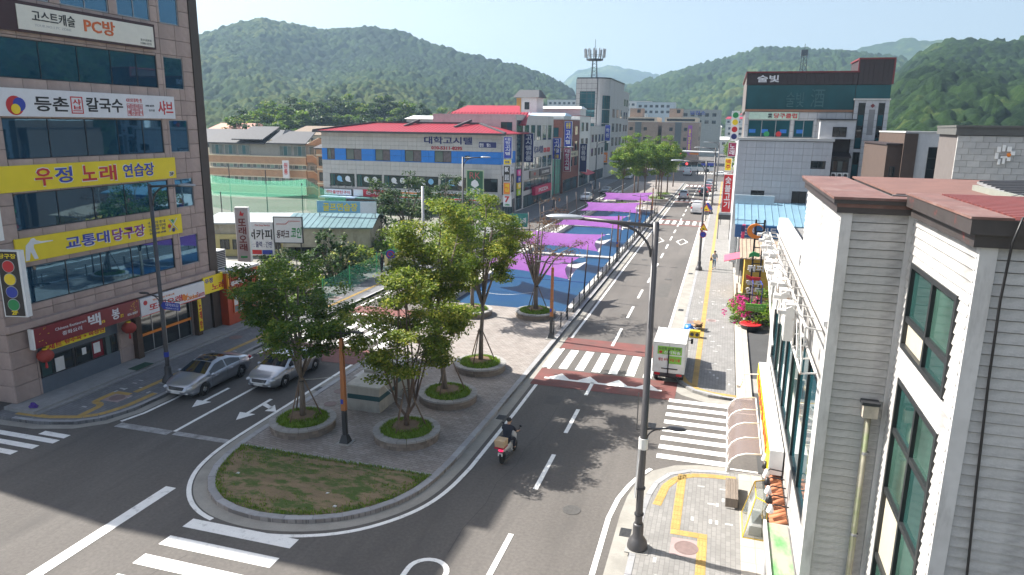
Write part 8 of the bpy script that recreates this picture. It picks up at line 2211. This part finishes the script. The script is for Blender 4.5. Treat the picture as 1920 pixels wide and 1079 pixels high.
m = MB(); m.box(bx0 + .0,bx0 + .06,40.9,41.7,1.2,1.8); m.box(bx1 - .06,bx1,40.9,41.7,1.2,1.8); m.build('side_window',CARGLASS,t,True)
m = MB(); m.hexa([(bx0 + .14,42.2,1.15),(bx1 - .14,42.2,1.15),(bx1 - .14,42.25,1.1),(bx0 + .14,42.25,1.1)],[(bx0 + .2,41.8,1.9),(bx1 - .2,41.8,1.9),(bx1 - .2,41.85,1.9),(bx0 + .2,41.85,1.9)]); m.build('windscreen',CARGLASS,t,True)
for s,x in ((-1,bx0),(1,bx1)):
    m = MB(); m.bar((x,41.7,1.6),(x + s*.2,41.8,1.6),.04); m.box(x + s*.12,x + s*.26,41.72,41.82,1.35,1.7); m.build('wing_mirror',BLACK,t,True)
    for y in (38.3,41.3):
        m = MB(); m.lathe([(.2,-.1),(.29,-.1),(.31,0),(.29,.1),(.2,.1)],(x - s*.16,y,.31),18,'x'); m.build('wheel',RUBBER,t,True,True)
m = MB(); m.box(bx0 - .012,bx0 - .004,38.2,40.2,1.3,2.3); m.build('green_print',M('lime_poster',(.22,.48,.06),.5),t,True)
m = MB(); m.box(bx0 - .004,bx0 - .001,41.0,42.1,.5,.95); m.build('cab_stripe',GREENP,t,True)
t.location = (-2.1,38.1,0); t.scale = (.93,.95,.84)
# ================================================================== people
SKIN = M('skin',(.48,.28,.19),.6,var=.05)
HAIR = M('black_hair',(.012,.010,.010),.5)
def skin_mesh(name,J,E,mat,parent,sub=2,root=None):
    """continuous surface grown over a joint graph; J: name -> (x, y, z, radius)"""
    names = list(J); me = bpy.data.meshes.new(name)
    me.from_pydata([J[k][:3] for k in names],[(names.index(a),names.index(b)) for a,b in E],[]); me.materials.append(mat)
    o = bpy.data.objects.new(name,me); COL.objects.link(o); attach(o,parent)
    sk = o.modifiers.new('skin','SKIN')
    if not me.skin_vertices: me.attributes.new('skin_vertices','FLOAT','POINT')
    sv = me.skin_vertices[0].data
    for i,k in enumerate(names):
        r = J[k][3]; sv[i].radius = r if isinstance(r,tuple) else (r,r)
        sv[i].use_root = (k == (root or names[0]))
    sk.use_smooth_shade = True
    s = o.modifiers.new('sub','SUBSURF'); s.levels = sub; s.render_levels = sub
    return o
def person(label,loc,rz,J,shirt,trousers,group=None,sleeve='el',shoe=BLACK,long_hair=False):
    """J: joint positions with x right, y forward; clothes are grown over the same joints a little thicker"""
    t = thing('person',label,'person',loc,rz,group)
    rad = dict(hip=(.15,.11),waist=(.135,.10),chest=(.155,.11),neck=.055,head=.09,top=.08,sh=.058,el=.042,wr=.032,hd=.036,fi=.018,hp=.08,kn=.058,an=.042,ft=.045,toe=.035)
    def r(k): return rad[k.rstrip('LR')]
    thin = ('hip','waist','chest','sh','hp','kn')
    full = {k: (*v,(r(k) if k.rstrip('LR') not in thin else (r(k)*.72 if not isinstance(r(k),tuple) else (r(k)[0]*.72,r(k)[1]*.72)))) for k,v in J.items()}
    E = [('hip','waist'),('waist','chest'),('chest','neck'),('neck','head'),('head','top')]
    for s in 'LR': E += [('chest','sh' + s),('sh' + s,'el' + s),('el' + s,'wr' + s),('wr' + s,'hd' + s),('hip','hp' + s),('hp' + s,'kn' + s),('kn' + s,'an' + s),('an' + s,'toe' + s)]
    skin_mesh('body',full,E,SKIN,t,root='hip')
    # fingers: five short curled chains at each hand
    for s in 'LR':
        h = Vector(J['hd' + s]); d = (h - Vector(J['wr' + s])).normalized(); a = d.orthogonal().normalized()
        m = MB()
        for q in range(5):
            o_ = a*(-.032 + .016*q) if q else a*-.05; l = (.055,.075,.082,.076,.06)[q]
            dd = (d + (a*-.9 if q == 0 else Vector((0,0,0)))).normalized(); m.tube([h + o_*.7,h + o_ + dd*l*.6,h + o_ + dd*l + d.cross(a)*.02],[.011,.010,.007],6)
        m.build('hand',SKIN,t,smooth=True)
    def grow(keys,k): return {q: (*J[q],tuple(x*k for x in r(q)) if isinstance(r(q),tuple) else r(q)*k) for q in keys}
    sk = ['hip','waist','chest','neck'] + [p + s for s in 'LR' for p in ('sh','el')] + ([p + s for s in 'LR' for p in ('wr',)] if sleeve == 'wr' else [])
    skin_mesh('shirt',grow(sk,1.22),[e for e in E if e[0] in sk and e[1] in sk],shirt,t,root='waist')
    tk_ = ['hip'] + [p + s for s in 'LR' for p in ('hp','kn','an')]
    skin_mesh('trousers',grow(tk_,1.16),[e for e in E if e[0] in tk_ and e[1] in tk_],trousers,t,root='hip')
    hd = (Vector(J['head']) + Vector(J['top']))/2; fwd = Vector((0,1,0))
    m = MB(); m.blob(hd + Vector((0,-.02,.045)),(.108,.115,.095),12,8,wob=.05); 
    if long_hair: m.blob(hd + Vector((0,-.07,-.08)),(.09,.06,.14),10,6,wob=.08)
    m.build('hair',HAIR,t,smooth=True)
    m = MB(); m.blob(hd + Vector((0,.10,-.02)),(.017,.028,.024),8,6,wob=0); m.build('nose',SKIN,t,smooth=True)
    for s in (-1,1):
        m = MB(); m.blob(hd + Vector((s*.036,.092,.012)),(.014,.012,.009),8,5,wob=0); m.build('eye',BLACK,t)
        m = MB(); m.blob(hd + Vector((s*.098,-.005,-.01)),(.014,.026,.034),8,5,wob=0); m.build('ear',SKIN,t,smooth=True)
    m = MB(); m.blob(hd + Vector((0,.088,-.062)),(.026,.012,.008),8,5,wob=0); m.build('mouth',M('lips',(.35,.12,.10),.5),t)
    for s in 'LR':
        a,b = Vector(J['an' + s]),Vector(J['toe' + s]); m = MB(); m.tube([a + (a - b).normalized()*.05 - Vector((0,0,.05)),a.lerp(b,.5) - Vector((0,0,.02)),b],[.048,.05,.036],8); m.build('shoe',shoe,t,smooth=True)
    return t
def walk(step=.22,h=1.0,arm=.15):
    J = dict(hip=(0,0,.93),waist=(0,.01,1.08),chest=(0,.02,1.32),neck=(0,.03,1.49),head=(0,.05,1.58),top=(0,.055,1.68))
    for s,sg in (('L',-1),('R',1)):
        J['sh' + s] = (sg*.19,.02,1.40); J['el' + s] = (sg*.24,-.03 - sg*arm*.4,1.13); J['wr' + s] = (sg*.24,.06 - sg*arm,.92); J['hd' + s] = (sg*.235,.09 - sg*arm*1.15,.84)
        J['hp' + s] = (sg*.09,.01,.88); J['kn' + s] = (sg*.095,.05 + sg*step*.45,.50); J['an' + s] = (sg*.095,-.02 + sg*step,.09 + (.04 if sg < 0 else 0)); J['toe' + s] = (sg*.10,.15 + sg*step,.045)
    return J
DENIM = M('blue_denim',(.12,.18,.27),.85,var=.12); DENIMD = M('dark_denim',(.02,.025,.04),.85,var=.12)
pw = person('person in grey top and blue jeans with a bag walking on the right pavement',(-.42,68.6,.15),R(180),walk(),M('grey_top',(.36,.37,.39),.85),DENIM,long_hair=True)
m = MB(); m.box(.27,.37,-.14,.18,.78,1.05); m.tube([(.32,-.1,1.05),(.29,0,1.4),(.32,.12,1.05)],.012,5); m.build('shoulder_bag',M('brown_bag',(.09,.04,.03),.6),pw)
person('person in black clothes standing by the green fence on the left pavement',(-29.0,56.6,.14),R(-120),walk(.08,arm=.05),M('black_shirt',(.014,.014,.016),.8),M('black_trousers',(.016,.016,.02),.85))
person('person in a white top walking at the far end of the left pavement',(-27.6,152,.14),R(170),walk(.18),WHITE,DENIM)
person('person in dark clothes crossing near the van at the far crossing',(-7.6,206,.0),R(20),walk(.2),DENIMD,DENIMD)
# scooter and rider
sc = thing('motor_scooter','white and red delivery scooter riding up the road beside the median','scooter',(-7.62,25.55,0),R(-6))
SW_ = M('scooter_white',(.55,.55,.55),.35,coat=.5); SR = M('scooter_red',(.45,.015,.05),.35,coat=.4)
for y in (-.62,.62):
    m = MB(); m.lathe([(.13,-.05),(.22,-.055),(.255,0),(.22,.055),(.13,.05)],(0,y,.255),20,'x'); w_ = m.build('wheel',RUBBER,sc,smooth=True)
    m = MB(); m.lathe([(.13,-.045),(.135,0),(.13,.045)],(0,y,.255),14,'x'); m.build('rim',RIM,w_)
m = MB(); m.tube([(0,-.78,.60),(0,-.6,.64),(0,-.2,.62),(0,.02,.52),(0,.12,.36)],[.10,.17,.19,.16,.10],10); m.build('rear_body',SW_,sc,smooth=True)
m = MB(); m.tube([(0,.08,.30),(0,.32,.30),(0,.40,.45),(0,.44,.8),(0,.40,1.0)],[.13,.14,.15,.17,.10],10); m.build('front_shield',SW_,sc,smooth=True)
m = MB(); m.tube([(0,.62,.26),(0,.50,.62),(0,.40,1.02)],.035,8); m.tube([(-.33,.34,1.06),(0,.40,1.04),(.33,.34,1.06)],.018,6); m.build('fork',DGREY,sc,smooth=True)
m = MB(); m.tube([(0,-.58,.76),(0,-.2,.79),(0,.1,.76)],[.13,.15,.10],10); m.build('seat',BLACK,sc,smooth=True)
m = MB(); m.hexa([(-.19,-.95,.82),(.19,-.95,.82),(.19,-.55,.82),(-.19,-.55,.82)],[(-.21,-.97,1.10),(.21,-.97,1.10),(.21,-.55,1.10),(-.21,-.55,1.10)]); m.build('delivery_box',M('tan_box',(.50,.36,.22),.7,var=.1),sc)
m = MB(); m.box(-.2,.2,-.98,-.55,.76,.815); m.build('rack',SR,sc)
m = MB(); m.blob((0,-.80,.62),(.12,.06,.05),10,6,wob=0); m.build('tail_light',M('lit_tail',(.7,.02,.10),.4,emit=.6),sc)
m = MB(); m.box(-.1,.1,-.86,-.845,.40,.54); m.build('number_plate',OFFWHITE,sc)
m = MB(); m.tube([(0,-.72,.58),(0,-.86,.42),(0,-.88,.34)],[.07,.05,.04],8); m.build('mudguard',BLACK,sc)
m = MB(); m.tube([(.14,.1,.24),(.16,-.3,.24),(.17,-.75,.3)],[.03,.05,.055],8); m.build('exhaust',DGREY,sc,smooth=True)
for s in (-1,1):
    m = MB(); m.tube([(s*.28,.35,1.06),(s*.36,.33,1.25)],.009,5); m.blob((s*.38,.33,1.28),(.06,.015,.045),8,6,wob=0); m.build('mirror',BLACK,sc)
    m = MB(); m.tube([(s*.25,.35,1.055),(s*.36,.33,1.06)],.024,6); m.build('grip',BLACK,sc)
J = dict(hip=(0,-.18,.90),waist=(0,-.15,1.05),chest=(0,-.07,1.28),neck=(0,-.01,1.44),head=(0,.03,1.53),top=(0,.04,1.63))
for s,g_ in (('L',-1),('R',1)):
    J['sh' + s] = (g_*.2,-.05,1.36); J['el' + s] = (g_*.30,.08,1.15); J['wr' + s] = (g_*.31,.27,1.08); J['hd' + s] = (g_*.31,.33,1.075)
    J['hp' + s] = (g_*.10,-.15,.87); J['kn' + s] = (g_*.17,.25,.76); J['an' + s] = (g_*.16,.18,.38); J['toe' + s] = (g_*.17,.34,.335)
rp_ = person('rider in a dark shirt and trousers sitting on the delivery scooter',(-7.62,25.55,0),R(-6),J,M('dark_navy_shirt',(.018,.022,.035),.85),DENIMD)
# ================================================================== wooded hills and haze
def forest_material(name,dark,light,warm):
    m = bpy.data.materials.new(name); m.use_nodes = True; nt = m.node_tree; L = nt.links.new; p = nt.nodes['Principled BSDF']
    at = _node(nt,'ShaderNodeAttribute'); at.attribute_name = 'tint'
    tc = _node(nt,'ShaderNodeTexCoord'); nz = _node(nt,'ShaderNodeTexNoise'); nz.inputs['Scale'].default_value = .55; nz.inputs['Detail'].default_value = 4; nz.inputs['Roughness'].default_value = .7
    L(tc.outputs['Object'],nz.inputs['Vector'])
    ad = _node(nt,'ShaderNodeMath',operation='MULTIPLY_ADD'); ad.inputs[1].default_value = .9; L(nz.outputs[0],ad.inputs[0])
    sb = _node(nt,'ShaderNodeMath',operation='SUBTRACT'); sb.inputs[1].default_value = .45; L(at.outputs['Fac'],sb.inputs[0]); L(sb.outputs[0],ad.inputs[2])
    cr = _node(nt,'ShaderNodeValToRGB'); cr.color_ramp.elements[0].color = (*dark,1); cr.color_ramp.elements[1].color = (*warm,1); e = cr.color_ramp.elements.new(.62); e.color = (*light,1)
    L(ad.outputs[0],cr.inputs[0]); L(cr.outputs[0],p.inputs['Base Color'])
    bp = _node(nt,'ShaderNodeBump'); bp.inputs['Strength'].default_value = 1.0; bp.inputs['Distance'].default_value = 1.6
    n2 = _node(nt,'ShaderNodeTexNoise'); n2.inputs['Scale'].default_value = .8; n2.inputs['Detail'].default_value = 5; n2.inputs['Roughness'].default_value = .75; L(tc.outputs['Object'],n2.inputs['Vector']); L(n2.outputs[0],bp.inputs['Height']); L(bp.outputs[0],p.inputs['Normal'])
    p.inputs['Roughness'].default_value = .9; p.inputs['Specular IOR Level'].default_value = .1
    return m
FOREST = forest_material('forest_canopy',(.005,.016,.006),(.026,.055,.013),(.078,.100,.026))

def vnoise(x,y,s,seed):
    """smooth value noise on arrays"""
    gx,gy = x/s,y/s; ix,iy = np.floor(gx).astype(np.int64),np.floor(gy).astype(np.int64); fx,fy = gx - ix,gy - iy
    def h(a,b):
        n = (a*374761393 + b*668265263 + seed*1442695) & 0x7fffffff; n = ((n ^ (n >> 13))*1274126177) & 0x7fffffff; return ((n ^ (n >> 16)) & 0xffff)/65535.
    fx = fx*fx*(3 - 2*fx); fy = fy*fy*(3 - 2*fy)
    return (h(ix,iy)*(1 - fx) + h(ix + 1,iy)*fx)*(1 - fy) + (h(ix,iy + 1)*(1 - fx) + h(ix + 1,iy + 1)*fx)*fy

def canopy(x,y,s,hgt,seed):
    """domes of tree crowns on a jittered grid: height and a tint per crown"""
    best = np.full(x.shape,-1e9); tint = np.zeros(x.shape); ix,iy = np.floor(x/s).astype(np.int64),np.floor(y/s).astype(np.int64)
    def h(a,b,k):
        n = (a*73856093 + b*19349663 + k*83492791 + seed*7919) & 0x7fffffff; n = ((n ^ (n >> 13))*1274126177) & 0x7fffffff; return ((n ^ (n >> 16)) & 0xffff)/65535.
    for dx in (-1,0,1):
        for dy in (-1,0,1):
            a,b = ix + dx,iy + dy
            cx = (a + .15 + .7*h(a,b,1))*s; cy = (b + .15 + .7*h(a,b,2))*s; r = s*(.55 + .45*h(a,b,3)); hh = hgt*(.45 + .75*h(a,b,4))
            z = hh*(1.35*np.sqrt(np.clip(1 - ((x - cx)**2 + (y - cy)**2)/(r*r),0,None)) - .35)
            k = z > best; best = np.where(k,z,best); tint = np.where(k,h(a,b,5),tint)
    return np.maximum(best,-.35*hgt),tint

def hill(label,ridge,base,cell,crown_h,spacing,seed,back=.35,gully=.15,power=1.12,name='wooded_hill'):
    rp = np.array(ridge,float)
    seg = np.r_[0,np.cumsum(np.hypot(*np.diff(rp[:,:2],axis=0).T))]; ns = int(seg[-1]/spacing)
    s = np.linspace(0,seg[-1],ns)
    rx,ry,rz = (np.interp(s,seg,rp[:,k]) for k in range(3))
    D = np.hypot(rx,ry); B = np.full(ns,base,float)
    nt_ = int((D.mean() - base)/spacing); tt = np.r_[np.linspace(0,1,nt_),np.linspace(1,1 + back,max(4,int(nt_*back*.6)))[1:]]
    S,T = np.meshgrid(s,tt,indexing='ij')
    dist = B[:,None] + (D - B)[:,None]*T
    X = (rx/D)[:,None]*dist; Y = (ry/D)[:,None]*dist
    prof = np.where(T <= 1,T**power*(1 - .0*T),1 - (np.clip(T - 1,0,None)/back)**1.6)
    Z = rz[:,None]*prof
    side = np.clip(np.minimum(S,seg[-1] - S)/(seg[-1]*.08),0,1); side = side*side*(3 - 2*side)
    w = np.clip(4*T*(1 - T),0,1)
    Z = Z + rz[:,None]*gully*w*(vnoise(X,Y,190,seed) - .5)*2.6 + rz[:,None]*gully*.5*w*(vnoise(X,Y,60,seed + 1) - .5)*2
    Z = Z*(.35 + .65*side) if name != 'far_hill' else Z*side
    c1,t1 = canopy(X,Y,cell*.82,crown_h*.8,seed); c2,t2 = canopy(X,Y,cell*1.45,crown_h*1.2,seed + 31)
    big = vnoise(X,Y,45,seed + 13) > .52; ch = np.where(big,c2,c1); ti = np.where(big,t2*.85,t1)
    ch = ch + (vnoise(X,Y,spacing*1.3,seed + 5) - .5)*crown_h*.55
    Z = np.maximum(Z + ch*np.clip(T*12,0,1) - crown_h*.4,-2)
    ti = np.clip(.62*ti + .75*vnoise(X,Y,130,seed + 9) + .35*vnoise(X,Y,26,seed + 19) - .38 + .08*(vnoise(X,Y,3,seed + 7) - .5),0,1)
    n1,n2 = S.shape
    idx = np.arange(n1*n2).reshape(n1,n2)
    q = np.stack([idx[:-1,:-1],idx[1:,:-1],idx[1:,1:],idx[:-1,1:]],-1).reshape(-1,4)
    me = bpy.data.meshes.new(name); me.vertices.add(n1*n2); me.vertices.foreach_set('co',np.stack([X,Y,Z],-1).ravel())
    me.loops.add(q.size); me.loops.foreach_set('vertex_index',q.ravel()); me.polygons.add(len(q)); me.polygons.foreach_set('loop_start',np.arange(len(q))*4); me.polygons.foreach_set('loop_total',np.full(len(q),4))
    me.update(); me.materials.append(FOREST); tint_attr(me,ti.ravel())
    o = bpy.data.objects.new(name,me); COL.objects.link(o)
    return struct(o,label)
RIDGE_A = [(-781,540,60),(-693,650,84),(-605,732,106),(-577,755,119),(-553,784,133),(-528,802,127),(-491,813,123),(-430,836,128),(-391,844,120),(-363,845,110),(-320,841,97),(-277,835,86),(-236,827,79),(-201,816,67),(-179,810,56),(-149,806,34),(-116,792,20)]
RIDGE_B = [(-674,2511,96),(-601,2529,133),(-530,2545,197),(-476,2556,210),(-422,2566,216),(-349,2576,207),(-267,2586,189),(-130,2597,154)]
RIDGE_C = [(-223,1077,41),(-162,1088,66),(-131,1092,73),(-94,1096,88),(-50,1099,101),(1,1100,113),(36,1099,123),(71,1098,121),(112,1094,118),(152,1090,115),(215,1079,101),(276,1065,83)]
RIDGE_D = [(142,1794,156),(227,1786,175),(288,1777,192),(347,1766,201),(406,1754,196),(461,1740,193),(516,1725,178),(584,1703,164)]
RIDGE_E = [(78,635,21),(92,633,41),(104,631,60),(125,628,70),(138,625,74),(158,620,77),(177,615,75),(195,610,75),(231,597,76),(291,570,74),(430,470,72),(560,300,80),(610,60,82)]
KNOLL = [(-159,205,15),(-156,221,21),(-152,235,22),(-144,252,24),(-133,258,23),(-122,263,23),(-105,270,22),(-92,264,20),(-77,259,17)]
hill('large wooded hill behind the left buildings',RIDGE_A,330,6.2,5.2,1.65,3)
hill('pale far wooded hill at the end of the street',RIDGE_B,1500,14,7,9,5,gully=.1,name='far_hill')
hill('wooded hill behind the grey tower building',RIDGE_C,470,7.5,6.5,2.0,8)
hill('hazy far hill behind the wooded slopes on the right',RIDGE_D,1150,12,6,7,12,gully=.1,name='far_hill')
hill('near wooded hill rising on the right edge',RIDGE_E,175,5.8,4.8,1.5,17,power=.95)
# knoll with single trees
rg = random.Random(77)
m = MB(); n = 24
kn = np.array(KNOLL,float)
ks = np.linspace(0,1,n); kx = np.interp(ks,np.linspace(0,1,len(kn)),kn[:,0]); ky = np.interp(ks,np.linspace(0,1,len(kn)),kn[:,1]); kz = np.interp(ks,np.linspace(0,1,len(kn)),kn[:,2]) - 10
for i in range(n):
    for j,(f,h) in enumerate(((.68,-.5),(.8,.35),(.92,.85),(1.0,1.0),(1.15,1.0),(1.4,-.2))): m.v.append((kx[i]*f,ky[i]*f,max(kz[i],1)*h))
for i in range(n - 1):
    for j in range(5): m.f.append((i*6 + j,(i + 1)*6 + j,(i + 1)*6 + j + 1,i*6 + j + 1))
struct(m.build('knoll',M('meadow',(.075,.115,.025),.95,var=.25,scale=.12,fine=.15),smooth=True),'low grassy knoll carrying the row of trees')
tk = [tree('knoll_tree','x',(0,0,-40 - i),10.5 - i*.9,1.2,4.4 - .3*i,200 + i,3000,.72,(LEAFD,LEAF,LEAF,LEAFL)[i],bark=BARKB,r0=.2,fork=1.6,limbs=9,clump=1.5,twigs=False,fill=34,bias=(-.08 if i != 3 else -.15)) for i in range(4)]
rows = [(.98,26,'back row'),(.88,24,'middle row'),(.78,20,'front row')]
cnt_ = 0
for f,k_n,rn in rows:
    for k in range(k_n):
        s = (k + rg.uniform(.2,.8))/k_n
        x = float(np.interp(s,ks,kx))*f*rg.uniform(.985,1.015); y = float(np.interp(s,ks,ky))*f; zz = float(np.interp(s,ks,kz)); h = {.98: .96,.88: .7,.78: .25}[f]
        kd = tk[rg.choice((0,0,1,1,2,3))]
        lab = f'leafy tree on the knoll behind the red roof, {rn}, {ORD[k]} from the left'
        copy_tree(kd,None,(x,y,max(zz,1)*h - .3),rg.uniform(0,6),lab,'trees on the knoll',scale=rg.uniform(.75,1.12)); cnt_ += 1
for o in tk:
    for c in list(o.children): bpy.data.objects.remove(c)
    bpy.data.objects.remove(o)
# lattice mast on the right hill
t = thing('hill_mast','tall thin lattice mast rising behind the grey building roof','mast',(29.0,350,0))
m = MB()
for sx,sy in ((-1,-1),(1,-1),(0,1)): m.bar((29.0 + sx*2.6,350 + sy*2,0),(29.0 + sx*1.0,350 + sy*.8,47),.3)
for k in range(18):
    w_ = 2.6 - 1.6*k/18; z = 1 + k*2.55; m.bar((29.0 - w_,348.3,z),(29.0 + w_,348.3,z + 2.55),.2); m.bar((29.0 + w_,348.3,z),(29.0 - w_,348.3,z + 2.55),.2)
m.build('lattice',DGREY,t,True)
m = MB(); m.box(27.6,30.4,349,351,44.5,47.0); m.tube([(29.0,350,47),(29.0,350,49.5)],.14,5); m.build('aerial_panel',DGREY,t,True)
# scattered small houses at the foot of the hills
rg = random.Random(5)
for i in range(22):
    x = rg.uniform(-190,70); y = rg.uniform(380,560); w = rg.uniform(8,16); zb = max(0,(math.hypot(x,y) - 380)*.09); h = zb + rg.uniform(6,10)
    t = thing('slope_house',f'small pale house at the foot of the hills, {ORD[i]} of the scatter','house',(x,y,0),0,'houses scattered at the foot of the hills')
    m = MB(); m.box(x - w/2,x + w/2,y,y + 9,0,h); m.build('wall',rg.choice((OFFWHITE,CREAMB,WHITE,TILEG)),t,True)
    m = MB(); m.hexa([(x - w/2 - .5,y - .5,h),(x + w/2 + .5,y - .5,h),(x + w/2 + .5,y + 9.5,h),(x - w/2 - .5,y + 9.5,h)],[(x - w/2 + 1,y + 4,h + 1.6),(x + w/2 - 1,y + 4,h + 1.6),(x + w/2 - 1,y + 5,h + 1.6),(x - w/2 + 1,y + 5,h + 1.6)]); m.build('roof',rg.choice((DKROOF,REDROOF,M('salmon_roof',(.45,.2,.15),.7),LGREY,BLUEP,MGREY)),t,True)
    for k in range(int(w/3.5)):
        m = MB(); m.box(x - w/2 + 1 + 3.5*k,x - w/2 + 2.6 + 3.5*k,y - .04,y,h - 2.6,h - 1.2); m.build('window',GLASS_DARK,t,True)
# loose cables over the red roof
for a,b,sg_,lab in (((3.3,16.2,11.9),(14,20,11.95),.12,'thin grey cable lying across the red roof edges'),((2.4,17.5,11.8),(9,26,11.3),.3,'second thin cable slung from the clapboard roof to the brown roof'),((-26.4,70,9.4),(-30.6,97,10.6),.5,'overhead cable from the left street lamp to the blue band building'),((-31,37,6.0),(-34.4,44.4,6.9),.2,'short cable from the granite building to the upright sign')):
    m = MB(); m.tube([Vector(a).lerp(Vector(b),k/8) - Vector((0,0,sg_*math.sin(math.pi*k/8))) for k in range(9)],.012,4); tag(m.build('overhead_cable',MGREY),lab,'cable')
# haze
HZ = bpy.data.materials.new('haze'); HZ.use_nodes = True; nt = HZ.node_tree; nt.nodes.clear()
pv = nt.nodes.new('ShaderNodeVolumePrincipled'); ou = nt.nodes.new('ShaderNodeOutputMaterial'); nt.links.new(pv.outputs[0],ou.inputs['Volume'])
pv.inputs['Color'].default_value = (.52,.75,1.0,1); pv.inputs['Density'].default_value = .00027; pv.inputs['Anisotropy'].default_value = .25
m = MB(); m.box(-2900,2900,-300,4300,-3.5,330); hz = m.build('haze',HZ); hz['kind'] = 'stuff'; hz['label'] = 'thin blue summer haze over the town and hills'; hz['category'] = 'haze'
set_letters()
